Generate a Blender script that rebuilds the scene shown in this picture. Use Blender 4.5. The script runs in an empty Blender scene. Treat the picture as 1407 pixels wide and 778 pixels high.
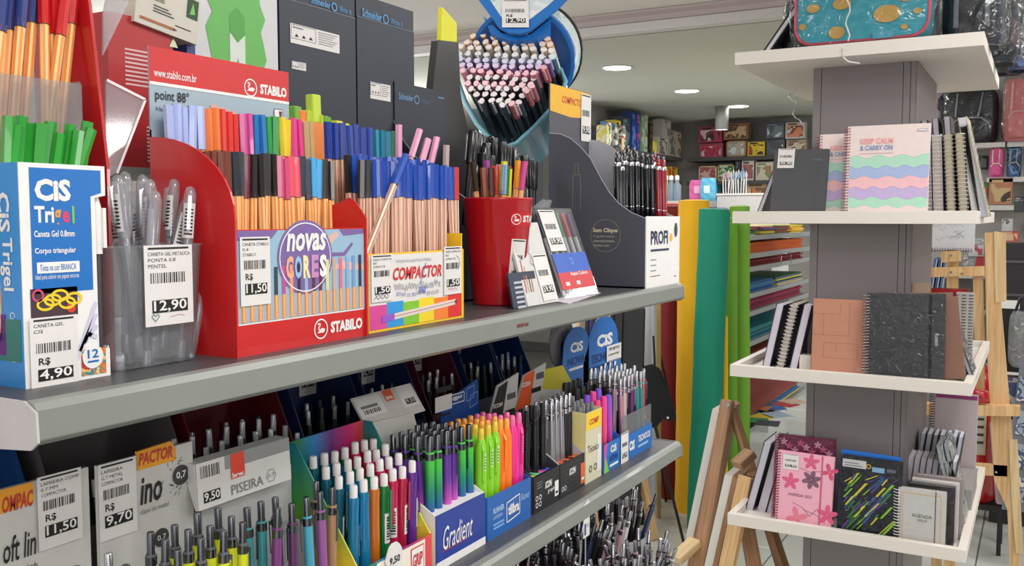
import bpy, math, random
from mathutils import Matrix, Vector
random.seed(7)
PI = math.pi
EYE = 1.5
sc = bpy.context.scene
COL = sc.collection

# ------------------------------------------------------------------ camera
cd = bpy.data.cameras.new('camera'); cam = bpy.data.objects.new('camera', cd); COL.objects.link(cam)
cd.sensor_width = 36.0; cd.lens = 1290 / 1407 * 36.0; cd.clip_start = 0.02
cam.location = (0, 0, EYE)
cam.rotation_euler = (math.radians(90 - 4.03), 0, math.radians(29.4))
sc.camera = cam

# ------------------------------------------------------------------ world, lights, exposure
w = bpy.data.worlds.new('shop_ambient'); sc.world = w; w.use_nodes = True
w.node_tree.nodes['Background'].inputs[0].default_value = (1.0, 0.98, 0.96, 1)
w.node_tree.nodes['Background'].inputs[1].default_value = 0.9
def area(name, loc, sx, sy, power, rot=(0, 0, 0), col=(1, 0.985, 0.965)):
    l = bpy.data.lights.new(name, 'AREA'); l.shape = 'RECTANGLE'; l.size = sx; l.size_y = sy
    l.energy = power; l.color = col
    o = bpy.data.objects.new(name, l); o.location = loc; o.rotation_euler = rot; COL.objects.link(o); return o
for ax_, ay_, pw_ in ((0.35, 0.3, 15), (0.35, 1.9, 15), (0.6, 3.6, 14), (-1.9, 1.0, 12), (-1.9, 3.2, 14), (1.6, 1.0, 12), (1.6, 3.0, 12)):
    area('ceiling_panel_lamp', (ax_, ay_, 2.52), 0.6, 0.6, pw_ * .95)
for ax_, ay_, pw_ in ((-1.6, 5.6, 16), (-0.6, 7.4, 16), (1.2, 5.8, 16), (2.4, 4.9, 14), (3.2, 7.4, 16), (-2.4, 7.2, 14)):
    area('back_panel_lamp', (ax_, ay_, 2.42), 0.5, 0.5, pw_)
def fill_point(loc, power, r=0.22):  # point lights added out of view to brighten the ceiling
    l = bpy.data.lights.new('ceiling_fill', 'POINT'); l.energy = power; l.shadow_soft_size = r; l.color = (1, 0.985, 0.965)
    o = bpy.data.objects.new('ceiling_fill', l); o.location = loc; COL.objects.link(o)
for bx_, by_, bp_ in ((1.6, 6.6, 48), (-4.2, 6.0, 44), (-0.9, 8.3, 0), (2.6, 3.2, 26), (-2.6, 1.6, 20), (-4.4, 3.4, 26), (0.9, -0.6, 14), (3.4, 8.4, 34)):
    if bp_: fill_point((bx_, by_, 1.75), bp_)
sc.view_settings.view_transform = 'Standard'; sc.view_settings.look = 'None'
sc.view_settings.gamma = 1.0; sc.view_settings.use_curve_mapping = False
sc.view_settings.exposure = 0.22

# ------------------------------------------------------------------ measured photo coordinates -> world points on a known plane
_F = 1290.; _t = math.radians(29.4); _p = math.radians(4.03)
_fw = (-math.sin(_t) * math.cos(_p), math.cos(_t) * math.cos(_p), -math.sin(_p))
_rt = (math.cos(_t), math.sin(_t), 0.0)
_up = (-math.sin(_t) * math.sin(_p), math.cos(_t) * math.sin(_p), math.cos(_p))
def _on(ax, px, py, v):
    a = (px - 703.5) / _F; b = -(py - 389) / _F
    r = [_fw[i] + a * _rt[i] + b * _up[i] for i in range(3)]
    t = v / r[ax]; return Vector([c * t for c in r])          # z is relative to the eye
def PX(px, py, X): return _on(0, px, py, X)
def PY(px, py, Y): return _on(1, px, py, Y)
def PZ(px, py, Z): return _on(2, px, py, Z)
class Frame:                       # a front plane; uv() gives local (x, z) on it
    def __init__(s, ax, v, o): s.ax = ax; s.v = v; s.o = Vector(o)
    def uv(s, px, py, d=0.0):
        if s.ax == 'X':
            q = PX(px, py, s.v - d); return (q.y - s.o.y, q.z - s.o.z)
        q = PY(px, py, s.v + d); return (q.x - s.o.x, q.z - s.o.z)
    def rect(s, x0, y0, x1, y1, d=0.0):    # photo corners top-left, bottom-right -> u0, w0, u1, w1
        a = s.uv(x0, y0, d); b = s.uv(x1, y1, d); return a[0], b[1], b[0], a[1]

# ------------------------------------------------------------------ materials (all procedural)
def lin(c): c = c / 255.0; return c / 12.92 if c <= 0.04045 else ((c + 0.055) / 1.055) ** 2.4
_mc = {}
def mat(rgb, rough=0.5, metal=0.0, name=None, vary=0.06, scale=60, coat=0.0, trans=0.0, emit=0.0, bump=0.0):
    key = (tuple(rgb), rough, metal, vary, scale, coat, trans, emit, bump)
    if key in _mc: return _mc[key]
    m = bpy.data.materials.new(name or 'finish_%d_%d_%d' % tuple(rgb)); m.use_nodes = True
    nt = m.node_tree; b = nt.nodes['Principled BSDF']; c = [lin(v) for v in rgb]
    b.inputs['Roughness'].default_value = rough; b.inputs['Metallic'].default_value = metal
    b.inputs['Coat Weight'].default_value = coat; b.inputs['Transmission Weight'].default_value = trans
    if emit:
        b.inputs['Emission Color'].default_value = (*c, 1); b.inputs['Emission Strength'].default_value = emit
    tc = nt.nodes.new('ShaderNodeTexCoord'); nz = nt.nodes.new('ShaderNodeTexNoise'); nz.inputs['Scale'].default_value = scale
    nz.inputs['Detail'].default_value = 2
    nt.links.new(tc.outputs['Object'], nz.inputs['Vector'])
    mx = nt.nodes.new('ShaderNodeMix'); mx.data_type = 'RGBA'
    mx.inputs['A'].default_value = (*[v * (1 - vary) for v in c], 1); mx.inputs['B'].default_value = (*[min(1, v * (1 + vary)) for v in c], 1)
    nt.links.new(nz.outputs['Fac'], mx.inputs['Factor']); nt.links.new(mx.outputs['Result'], b.inputs['Base Color'])
    if bump:
        bp = nt.nodes.new('ShaderNodeBump'); bp.inputs['Strength'].default_value = bump; bp.inputs['Distance'].default_value = 0.002
        nt.links.new(nz.outputs['Fac'], bp.inputs['Height']); nt.links.new(bp.outputs['Normal'], b.inputs['Normal'])
    _mc[key] = m; return m
def clear(tint=(235, 238, 240), gloss=0.12, key=None, crinkle=0.0, cs=40, tintmix=0.0, body=(220, 222, 226)):
    k = ('clear', tint, gloss, crinkle, cs, tintmix, body)
    if k in _mc: return _mc[k]
    m = bpy.data.materials.new('clear_plastic'); m.use_nodes = True; nt = m.node_tree; nt.nodes.clear()
    out = nt.nodes.new('ShaderNodeOutputMaterial'); tr = nt.nodes.new('ShaderNodeBsdfTransparent'); gl = nt.nodes.new('ShaderNodeBsdfGlossy')
    tr.inputs[0].default_value = (*[lin(v) for v in tint], 1); gl.inputs['Roughness'].default_value = 0.08
    fr = nt.nodes.new('ShaderNodeLayerWeight'); fr.inputs['Blend'].default_value = 0.35
    pw = nt.nodes.new('ShaderNodeMath'); pw.operation = 'POWER'; pw.inputs[1].default_value = 2.5; nt.links.new(fr.outputs['Facing'], pw.inputs[0])
    ad = nt.nodes.new('ShaderNodeMath'); ad.operation = 'MULTIPLY_ADD'; ad.inputs[1].default_value = 0.55; ad.inputs[2].default_value = gloss * .6; ad.use_clamp = True
    mx = nt.nodes.new('ShaderNodeMixShader'); nt.links.new(pw.outputs[0], ad.inputs[0]); nt.links.new(ad.outputs[0], mx.inputs[0])
    base = tr.outputs[0]
    if tintmix:
        df = nt.nodes.new('ShaderNodeBsdfDiffuse'); df.inputs[0].default_value = (*[lin(v) for v in body], 1)
        m2 = nt.nodes.new('ShaderNodeMixShader'); m2.inputs[0].default_value = tintmix
        nt.links.new(tr.outputs[0], m2.inputs[1]); nt.links.new(df.outputs[0], m2.inputs[2]); base = m2.outputs[0]
    nt.links.new(base, mx.inputs[1]); nt.links.new(gl.outputs[0], mx.inputs[2]); nt.links.new(mx.outputs[0], out.inputs[0])
    if crinkle:
        tc = nt.nodes.new('ShaderNodeTexCoord'); nz = nt.nodes.new('ShaderNodeTexNoise'); nz.inputs['Scale'].default_value = cs; nz.inputs['Distortion'].default_value = 1.5
        nt.links.new(tc.outputs['Object'], nz.inputs['Vector'])
        bp = nt.nodes.new('ShaderNodeBump'); bp.inputs['Strength'].default_value = crinkle; bp.inputs['Distance'].default_value = 0.02
        nt.links.new(nz.outputs['Fac'], bp.inputs['Height']); nt.links.new(bp.outputs['Normal'], gl.inputs['Normal'])
    _mc[k] = m; return m
def ramp_mat(stops, axis='Z', lo=0.0, hi=1.0, rough=0.4, name='gradient_print', noise=0.0):
    """colour print running along one local axis between lo and hi (metres); stops = [(pos, rgb)]"""
    k = ('ramp', tuple((p, tuple(c)) for p, c in stops), axis, round(lo, 4), round(hi, 4), rough, noise)
    if k in _mc: return _mc[k]
    m = bpy.data.materials.new(name); m.use_nodes = True; nt = m.node_tree; b = nt.nodes['Principled BSDF']; b.inputs['Roughness'].default_value = rough
    tc = nt.nodes.new('ShaderNodeTexCoord'); sp = nt.nodes.new('ShaderNodeSeparateXYZ'); mr = nt.nodes.new('ShaderNodeMapRange')
    mr.inputs['From Min'].default_value = lo; mr.inputs['From Max'].default_value = hi
    cr = nt.nodes.new('ShaderNodeValToRGB'); el = cr.color_ramp.elements
    while len(el) > 1: el.remove(el[-1])
    el[0].position = stops[0][0]; el[0].color = (*[lin(v) for v in stops[0][1]], 1)
    for p, c in stops[1:]:
        e = el.new(p); e.color = (*[lin(v) for v in c], 1)
    nt.links.new(tc.outputs['Object'], sp.inputs[0]); nt.links.new(sp.outputs[axis], mr.inputs['Value'])
    src = mr.outputs[0]
    if noise:
        nz = nt.nodes.new('ShaderNodeTexNoise'); nz.inputs['Scale'].default_value = 30; nt.links.new(tc.outputs['Object'], nz.inputs['Vector'])
        ma = nt.nodes.new('ShaderNodeMath'); ma.operation = 'MULTIPLY_ADD'; ma.inputs[1].default_value = noise
        nt.links.new(nz.outputs['Fac'], ma.inputs[0]); nt.links.new(src, ma.inputs[2]); src = ma.outputs[0]
    nt.links.new(src, cr.inputs[0]); nt.links.new(cr.outputs[0], b.inputs['Base Color'])
    _mc[k] = m; return m
def wood(rgb=(200, 165, 115), dark=(165, 125, 80), scale=6, rough=0.55, axis=(1, 1, 14)):
    k = ('wood', tuple(rgb), tuple(dark), scale)
    if k in _mc: return _mc[k]
    m = bpy.data.materials.new('pine_wood'); m.use_nodes = True; nt = m.node_tree; b = nt.nodes['Principled BSDF']; b.inputs['Roughness'].default_value = rough
    tc = nt.nodes.new('ShaderNodeTexCoord'); mp = nt.nodes.new('ShaderNodeMapping'); mp.inputs['Scale'].default_value = (scale * 6, scale * 6, scale * .35)
    nz = nt.nodes.new('ShaderNodeTexNoise'); nz.inputs['Scale'].default_value = 2; nz.inputs['Detail'].default_value = 4; nz.inputs['Distortion'].default_value = .4
    cr = nt.nodes.new('ShaderNodeValToRGB'); cr.color_ramp.elements[0].position = .3; cr.color_ramp.elements[1].position = .65
    cr.color_ramp.elements[0].color = (*[lin(v) for v in dark], 1); cr.color_ramp.elements[1].color = (*[lin(v) for v in rgb], 1)
    nt.links.new(tc.outputs['Object'], mp.inputs[0]); nt.links.new(mp.outputs[0], nz.inputs['Vector']); nt.links.new(nz.outputs['Fac'], cr.inputs[0]); nt.links.new(cr.outputs[0], b.inputs['Base Color'])
    _mc[k] = m; return m
def print_mat(cols, scale=25, rough=0.45, seed=0.0):
    """busy printed artwork: patches of several colours"""
    k = ('print', tuple(map(tuple, cols)), scale, seed)
    if k in _mc: return _mc[k]
    m = bpy.data.materials.new('printed_artwork'); m.use_nodes = True; nt = m.node_tree; b = nt.nodes['Principled BSDF']; b.inputs['Roughness'].default_value = rough
    tc = nt.nodes.new('ShaderNodeTexCoord'); mp = nt.nodes.new('ShaderNodeMapping'); mp.inputs['Location'].default_value = (seed, seed * 1.7, seed * .6)
    vz = nt.nodes.new('ShaderNodeTexNoise'); vz.inputs['Scale'].default_value = scale; vz.inputs['Detail'].default_value = 1.5; vz.inputs['Distortion'].default_value = 1.2
    cr = nt.nodes.new('ShaderNodeValToRGB'); cr.color_ramp.interpolation = 'CONSTANT'; el = cr.color_ramp.elements
    while len(el) > 1: el.remove(el[-1])
    n = len(cols); el[0].position = 0; el[0].color = (*[lin(v) for v in cols[0]], 1)
    for i in range(1, n):
        e = el.new(0.34 + 0.32 * i / n); e.color = (*[lin(v) for v in cols[i]], 1)
    nt.links.new(tc.outputs['Object'], mp.inputs[0]); nt.links.new(mp.outputs[0], vz.inputs['Vector']); nt.links.new(vz.outputs['Fac'], cr.inputs[0]); nt.links.new(cr.outputs[0], b.inputs['Base Color'])
    _mc[k] = m; return m

WHITE = mat((236, 234, 232), .5); PAPER = mat((226, 222, 220), .6); BLACK = mat((22, 22, 25), .45); INK = mat((30, 30, 34), .6)
GREY = mat((120, 120, 124), .5); CHROME = mat((200, 200, 205), .2, 1.0); DCHROME = mat((110, 112, 118), .25, 1.0)
RED = mat((206, 34, 36), .32, coat=.2); DRED = mat((165, 22, 30), .35); NAVY = mat((28, 38, 56), .45); CLEAR = clear(); MILKY = clear(tintmix=.14, gloss=.1)

# ------------------------------------------------------------------ mesh builder
_tx = {}
def text_geo(s, bold=0.0, shear=0.0):
    k = (s, bold, shear)
    if k not in _tx:
        c = bpy.data.curves.new('lettering', 'FONT'); c.body = s; c.size = 1; c.resolution_u = 2; c.offset = bold; c.shear = shear; c.fill_mode = 'FRONT'
        o = bpy.data.objects.new('lettering_source', c); me = bpy.data.meshes.new_from_object(o)
        vs = [(v.co.x, v.co.y) for v in me.vertices]; fs = [tuple(p.vertices) for p in me.polygons]
        bpy.data.meshes.remove(me); bpy.data.objects.remove(o); bpy.data.curves.remove(c)
        x0 = min(v[0] for v in vs); x1 = max(v[0] for v in vs); y0 = min(v[1] for v in vs); y1 = max(v[1] for v in vs)
        _tx[k] = ([((v[0] - x0) / (x1 - x0), (v[1] - y0) / (y1 - y0)) for v in vs], fs, (x1 - x0) / (y1 - y0))
    return _tx[k]
class MB:
    def __init__(s): s.v = []; s.f = []; s.mi = []; s.sm = []; s.mats = []; s.M = None; s.warp = None
    def add(s, vs, fs, m, smooth=False):
        if m not in s.mats: s.mats.append(m)
        k = s.mats.index(m); b = len(s.v)
        for p in vs:
            p = Vector(p)
            if s.M: p = s.M @ p
            if s.warp: p = Vector(s.warp(p))
            s.v.append(tuple(p))
        for f in fs: s.f.append(tuple(i + b for i in f)); s.mi.append(k); s.sm.append(smooth)
        return s
    def box(s, x0, x1, y0, y1, z0, z1, m):
        v = [(x, y, z) for z in (z0, z1) for y in (y0, y1) for x in (x0, x1)]
        return s.add(v, [(0, 2, 3, 1), (4, 5, 7, 6), (0, 1, 5, 4), (2, 6, 7, 3), (0, 4, 6, 2), (1, 3, 7, 5)], m)
    def prism(s, pts, a, b, m, axis='y', smooth=False):
        """polygon extruded from a to b; pts are (x,z) for axis y, (y,z) for axis x, (x,y) for axis z"""
        def P(p, t): return (p[0], t, p[1]) if axis == 'y' else (t, p[0], p[1]) if axis == 'x' else (p[0], p[1], t)
        n = len(pts); v = [P(p, a) for p in pts] + [P(p, b) for p in pts]
        s.add(v, [tuple(range(n)), tuple(range(2 * n - 1, n - 1, -1))], m)
        s.add(v, [(i, i + n, (i + 1) % n + n, (i + 1) % n) for i in range(n)], m, smooth); return s
    def cyl(s, p0, p1, r0, r1=None, n=12, m=None, smooth=True, caps=True, m2=None, phase=0.0):
        r1 = r0 if r1 is None else r1; p0 = Vector(p0); p1 = Vector(p1); d = (p1 - p0).normalized()
        a = d.orthogonal().normalized() if abs(d.z) < .999 else Vector((1, 0, 0)); b = d.cross(a)
        v = []
        for p, r in ((p0, r0), (p1, r1)):
            for i in range(n):
                t = 2 * PI * i / n + phase; v.append(p + a * (r * math.cos(t)) + b * (r * math.sin(t)))
        for i in range(n):
            s.add([v[i], v[(i + 1) % n], v[(i + 1) % n + n], v[i + n]], [(0, 1, 2, 3)], m if (m2 is None or i % 2 == 0) else m2, smooth) if m2 else None
        if not m2: s.add(v, [(i, (i + 1) % n, (i + 1) % n + n, i + n) for i in range(n)], m, smooth)
        if caps: s.add(v, [tuple(range(n - 1, -1, -1)), tuple(range(n, 2 * n))], m)
        return s
    def lathe(s, prof, n=16, m=None, smooth=True, c=(0, 0), sx=1.0, sy=1.0, closed=True):
        v = []
        for r, z in prof:
            for i in range(n):
                t = 2 * PI * i / n; v.append((c[0] + r * sx * math.cos(t), c[1] + r * sy * math.sin(t), z))
        k = len(prof); fs = [(j * n + i, j * n + (i + 1) % n, (j + 1) * n + (i + 1) % n, (j + 1) * n + i) for j in range(k - 1) for i in range(n)]
        s.add(v, fs, m, smooth)
        if closed: s.add(v, [tuple(range(n - 1, -1, -1)), tuple(range((k - 1) * n, k * n))], m)
        return s
    def tube(s, path, r, n=6, m=None, closed=False):
        P = [Vector(p) for p in path]; K = len(P); v = []; up = Vector((0.13, 0.21, 1)).normalized()
        for i, p in enumerate(P):
            a = P[(i + 1) % K] if (i < K - 1 or closed) else p; b = P[i - 1] if (i > 0 or closed) else p
            d = (a - b).normalized(); x = d.cross(up)
            if x.length < .05: x = d.cross(Vector((1, 0, 0)))
            x.normalize(); y = d.cross(x)
            for j in range(n):
                t = 2 * PI * j / n; v.append(p + x * (r * math.cos(t)) + y * (r * math.sin(t)))
        fs = [(i * n + j, i * n + (j + 1) % n, ((i + 1) % K) * n + (j + 1) % n, ((i + 1) % K) * n + j) for i in range(K if closed else K - 1) for j in range(n)]
        s.add(v, fs, m, True)
        if not closed: s.add(v, [tuple(range(n)), tuple(range((K - 1) * n, K * n))], m)
        return s
    def rect(s, x0, z0, x1, z1, m, y=-0.0003, t=None, seg=1):       # thin slab facing -y
        if seg > 1:
            for i in range(seg):
                a = x0 + (x1 - x0) * i / seg; b = x0 + (x1 - x0) * (i + 1) / seg
                s.add([(a, y, z0), (b, y, z0), (b, y, z1), (a, y, z1)], [(0, 1, 2, 3)], m)
            return s
        return s.box(x0, x1, y, y + (t or 0.0003), z0, z1, m) if t else s.add([(x0, y, z0), (x1, y, z0), (x1, y, z1), (x0, y, z1)], [(0, 1, 2, 3)], m)
    def poly(s, pts, m, y=-0.0003): return s.add([(p[0], y, p[1]) for p in pts], [tuple(range(len(pts)))], m)
    def disc(s, x, z, r, m, y=-0.0003, n=20, rz=None): return s.poly([(x + r * math.cos(2 * PI * i / n), z + (rz or r) * math.sin(2 * PI * i / n)) for i in range(n)], m, y)
    def ring(s, x, z, r, wd, m, y=-0.0003, n=24, rz=None):
        rz = rz or r; v = []
        for i in range(n):
            t = 2 * PI * i / n; c, q = math.cos(t), math.sin(t)
            v += [(x + r * c, y, z + rz * q), (x + (r - wd) * c, y, z + (rz - wd) * q)]
        return s.add(v, [(2 * i, (2 * i + 2) % (2 * n), (2 * i + 3) % (2 * n), 2 * i + 1) for i in range(n)], m)
    def line(s, pts, wd, m, y=-0.0003):
        for (x0, z0), (x1, z1) in zip(pts, pts[1:]):
            L = math.hypot(x1 - x0, z1 - z0) or 1e-6; nx = -(z1 - z0) / L * wd / 2; nz = (x1 - x0) / L * wd / 2
            s.add([(x0 + nx, y, z0 + nz), (x0 - nx, y, z0 - nz), (x1 - nx, y, z1 - nz), (x1 + nx, y, z1 + nz)], [(0, 1, 2, 3)], m)
        return s
    def text(s, t, x0, z0, x1, z1, m, y=-0.0005, bold=0.0, shear=0.0, vert=False):
        vs, fs, asp = text_geo(t, bold, shear)
        if vert: v = [(x0 + q * (x1 - x0), y, z1 - p * (z1 - z0)) for p, q in vs]       # reads downwards
        else: v = [(x0 + p * (x1 - x0), y, z0 + q * (z1 - z0)) for p, q in vs]
        return s.add(v, fs, m)
    def build(s, name, parent=None, loc=None, rot=None):
        me = bpy.data.meshes.new(name); me.from_pydata(s.v, [], s.f)
        for m in s.mats: me.materials.append(m)
        me.polygons.foreach_set('material_index', s.mi); me.polygons.foreach_set('use_smooth', s.sm); me.update()
        o = bpy.data.objects.new(name, me); COL.objects.link(o)
        if parent: o.parent = parent
        if loc: o.location = loc
        if rot: o.rotation_euler = rot
        return o
def bevel(o, wd=0.002, seg=2):
    b = o.modifiers.new('soft_edges', 'BEVEL'); b.width = wd; b.segments = seg; b.limit_method = 'ANGLE'; b.angle_limit = 0.7; return o
def W(v): return Vector((v[0], v[1], v[2] + EYE))
def thing(name, label, cat, loc, rotz=0.0, group=None, rot=None):
    """loc relative to the eye level"""
    o = bpy.data.objects.new(name, None); o.empty_display_size = .02; COL.objects.link(o); o.location = W(loc)
    o.rotation_euler = rot or (0, 0, rotz); o['label'] = label; o['category'] = cat
    if group: o['group'] = group
    return o
def tag(o, label, cat, group=None):
    o['label'] = label; o['category'] = cat
    if group: o['group'] = group
    return o
def struct(o): o['kind'] = 'structure'; return o
def lab(o, l): o['label'] = l; return o
def clone(root, loc, rot, label, group=None, world=True):
    r = root.copy(); COL.objects.link(r); r.location = loc; r.rotation_euler = rot; r['label'] = label
    if group: r['group'] = group
    for ch in root.children:
        c = ch.copy(); COL.objects.link(c); c.parent = r
        for g in ch.children:
            d = g.copy(); COL.objects.link(d); d.parent = c
    return r
R90 = PI / 2                       # things on the gondola face the aisle (+X)
def axis_rot(d, spin=0.0):         # euler that takes local +z to d
    d = Vector(d).normalized(); return (d.to_track_quat('Z', 'Y') @ __import__('mathutils').Quaternion((0, 0, 1), spin)).to_euler()

# sticker with header, bar code and price; u0,w0,u1,w1 local rectangle
def sticker(b, u0, w0, u1, w1, price, y=-0.0012, lines=(), rs=True, seg=1, doodle=None):
    W_, H_ = u1 - u0, w1 - w0
    b.rect(u0, w0, u1, w1, PAPER, y, seg=seg)
    b.rect(u0 + .08 * W_, w1 - .05 * H_, u1 - .08 * W_, w1 - .025 * H_, INK, y - .0002, seg=seg)
    for i, t in enumerate(lines): b.text(t, u0 + .08 * W_, w1 - (.13 + .075 * i) * H_, u0 + (.08 + .062 * min(len(t), 14)) * W_, w1 - (.085 + .075 * i) * H_, INK, y - .0002)
    random.seed(hash(price) & 255 if False else sum(map(ord, price)))
    x = u0 + .12 * W_
    while x < u1 - .18 * W_:
        d = W_ * random.choice((.012, .02, .03)); b.rect(x, w0 + .53 * H_, x + d, w0 + .66 * H_, INK, y - .0002); x += d + W_ * random.choice((.012, .02, .028))
    if rs: b.text('R$', u0 + .16 * W_, w0 + .36 * H_, u0 + .40 * W_, w0 + .47 * H_, INK, y - .0002, bold=.02)
    b.rect(u0 + .14 * W_, w0 + .16 * H_, u1 - .12 * W_, w0 + .32 * H_, BLACK, y - .0002, seg=seg)
    b.text(price, u0 + .17 * W_, w0 + .165 * H_, u1 - .15 * W_, w0 + .315 * H_, WHITE, y - .0004, bold=.015)
    if doodle:
        for m_, pts in doodle: b.line([(u0 + p[0] * W_, w0 + p[1] * H_) for p in pts], .0006, m_, y - .0004)
def price_tag(parent, u0, w0, u1, w1, price, **k):
    b = MB(); sticker(b, u0, w0, u1, w1, price, **k); return b.build('price_tag', parent)
def swan(b, x, z, r, m, y=-.0008):
    b.ring(x, z, r, r * .14, m, y)
    b.poly([(x - r * .55, z - r * .38), (x + r * .45, z - r * .38), (x + r * .62, z - r * .05), (x + r * .2, z + r * .08), (x - r * .12, z - r * .02), (x - r * .3, z - r * .18)], m, y)
    b.line([(x - r * .2, z - r * .15), (x - r * .36, z + r * .12), (x - r * .1, z + r * .35), (x - r * .18, z + r * .55), (x - r * .45, z + r * .45)], r * .16, m, y)
# ================================================================== ROOM
O = (0, 0, EYE)
floor_m = mat((196, 198, 192), .22, scale=3, vary=.05); grout = mat((128, 128, 122), .8)
fl = struct(MB().box(-5.4, 5.2, -1.6, 9.3, -1.56, -1.506, grout).build('floor', None, O))
tile_b = MB().box(-.397, .397, -.397, .397, -.006, 0, floor_m)
t0 = None
for i in range(8):
    for j in range(9):
        x = -3.0 + .8 * i; y = 2.2 + .8 * j
        if t0 is None: t0 = tile_b.build('floor_tile', fl, (x, y, -1.5)); bevel(t0, .002, 1)
        else:
            c = t0.copy(); c.location = (x, y, -1.5); COL.objects.link(c); c.parent = fl
ceil_n = mat((228, 224, 218), .85, scale=4, vary=.03); ceil_f = mat((196, 198, 188), .85, scale=3, vary=.04)
struct(MB().box(-5.4, 5.2, -1.6, 4.7, 1.04, 1.1, ceil_n).build('ceiling', None, O))
struct(MB().box(-5.4, 5.2, 4.66, 9.3, .95, 1.03, ceil_f).build('ceiling', None, O))
trim_m = mat((214, 212, 208), .6); trim_p = mat((196, 182, 180), .7)
b = MB(); b.prism([(4.58, .95), (4.67, .95), (4.67, 1.045), (4.6, 1.045), (4.6, 1.0), (4.58, .995)], -5.4, 5.2, trim_m, 'x')
struct(b.build('trim_1', None, O))
struct(MB().prism([(4.5, 1.038), (4.598, 1.038), (4.598, 1.0), (4.585, .998), (4.56, 1.02), (4.5, 1.028)], -5.4, 5.2, trim_p, 'x').build('trim_2', None, O))
wall_m = mat((150, 147, 142), .8, scale=4, vary=.03)
struct(MB().box(-5.4, 5.2, 9.25, 9.35, -1.5, 1.03, wall_m).build('wall_back', None, O))
struct(MB().box(-5.45, -5.4, -1.6, 9.3, -1.5, 1.1, wall_m).build('wall_left', None, O))
struct(MB().box(-3.45, -3.4, 6.9, 9.25, -1.5, .949, wall_m).build('wall_partition', None, O))
struct(MB().box(5.2, 5.25, -1.6, 9.3, -1.5, 1.1, wall_m).build('wall_right', None, O))
struct(MB().box(-5.4, 5.2, 9.22, 9.25, -1.5, -1.4, mat((90, 88, 86))).build('baseboard_back', None, O))

LED = mat((255, 252, 245), .5, emit=9.0, vary=0)
for i, (px, py) in enumerate([(848, 93), (944, 125), (1014, 146)]):
    p = PZ(px, py, .949)
    t = thing('ceiling_light', ('round recessed ceiling light nearest the camera, left of the row', 'round recessed ceiling light, middle one of the row of three', 'round recessed ceiling light farthest back in the row of three')[i], 'ceiling light', p, group='recessed ceiling lights')
    MB().lathe([(.085, -.002), (.1, -.006), (.104, 0), (.08, 0)], 28, trim_m, closed=False).build('light_rim', t)
    MB().lathe([(.0, -.004), (.086, -.004), (.086, -.001), (0, -.001)], 28, LED, closed=False).build('light_diffuser', t)
p = PY(992, 150, 8.0)
t = thing('cylinder_downlight', 'short white cylinder downlight hanging from the low ceiling', 'ceiling light', (p.x, 8.0, .95))
MB().lathe([(.052, -.20), (.056, -.20), (.056, 0), (.02, 0)], 20, mat((150, 150, 145), .5), closed=False).build('lamp_housing', t)
MB().lathe([(0, -.19), (.053, -.19)], 20, LED, closed=False).build('lamp_lens', t)

# ================================================================== GONDOLA (shelves run along Y, lip at X=-0.6)
deckm = mat((84, 84, 87), .42, .3, scale=25, vary=.05); lipm = mat((142, 146, 141), .38, .25, scale=12, vary=.05, coat=.1); dark_m = mat((38, 34, 36), .7)
Y0, Y1, XL, XB = .397, 1.74, -.6, -1.05
g = thing('shop_gondola', 'grey metal shop gondola with wide shelves of pens along the left', 'shelving', ((XL + XB) / 2, (Y0 + Y1) / 2, -1.5))
gi = lambda b, n: (setattr(b, '_', 0), b.build(n, g, (-(XL + XB) / 2, -(Y0 + Y1) / 2, 1.5)))[1]
def gi2(b, n, root, z): return b.build(n, root, (-(XL + XB) / 2, -(Y0 + Y1) / 2, -z))
SHL = {-.129: 'upper grey metal shelf deck carrying the fineliner displays', -.44: 'middle grey metal shelf deck below, carrying the boxes of mechanical pencils', -.695: 'lowest grey metal shelf deck of the gondola, mostly out of view'}
def lip_prof(z):  # (x,z)
    return [(XL - .016, z), (XL - .010, z + .0015), (XL - .004, z), (XL + .0, z - .005), (XL + .001, z - .026), (XL - .004, z - .030), (XL - .014, z - .0315), (XL - .014, z - .026), (XL - .006, z - .024), (XL - .006, z - .007), (XL - .016, z - .004)]
for n, z in (('shelf_deck', -.129), ('shelf_deck', -.44), ('shelf_deck', -.695)):
    XL = -.6 if z > -.6 else -.49
    gs = thing('metal_shelf', SHL[z], 'shelf', ((XL + XB) / 2, (Y0 + Y1) / 2, z)); gi = lambda b, n, gs=gs, z=z: gi2(b, n, gs, z)
    d = gi(MB().box(XB + .02, XL - .012, Y0 + .002, Y1 - .002, z - .012, z, deckm), n)
    b = MB().prism([(q[0], q[1]) for q in lip_prof(z)], Y0, Y1, lipm, 'y')
    l = gi(b, 'shelf_lip'); bevel(l, .001, 2)
    e = MB(); pts = [(XB + .02, z + .001), (XL - .012, z + .001), (XL + .001, z - .006), (XL + .002, z - .027), (XL - .006, z - .033), (XL - .2, z - .050), (XB + .02, z - .052)]
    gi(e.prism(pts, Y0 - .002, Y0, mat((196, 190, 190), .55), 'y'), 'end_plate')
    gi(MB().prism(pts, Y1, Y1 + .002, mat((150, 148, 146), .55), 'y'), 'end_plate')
    for k in range(3):
        gi(MB().box(XB + .02, XL - .03, Y0 + .3 + k * .35, Y0 + .33 + k * .35, z - .035, z - .012, deckm), 'shelf_rib')
    XL = -.6
gi = lambda b, n: b.build(n, g, (-(XL + XB) / 2, -(Y0 + Y1) / 2, 1.5))
gi(MB().box(XB - .006, XB, Y0 + .02, Y1 - .02, -1.4, -.13, dark_m), 'back_panel')  # dark panel added to block light and darken the space under the shelf
for y in (Y0 + .01, Y1 - .035):
    gi(MB().box(XB - .02, XB + .02, y, y + .025, -1.5, -.12, mat((150, 150, 148), .4, .4)), 'upright')
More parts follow.
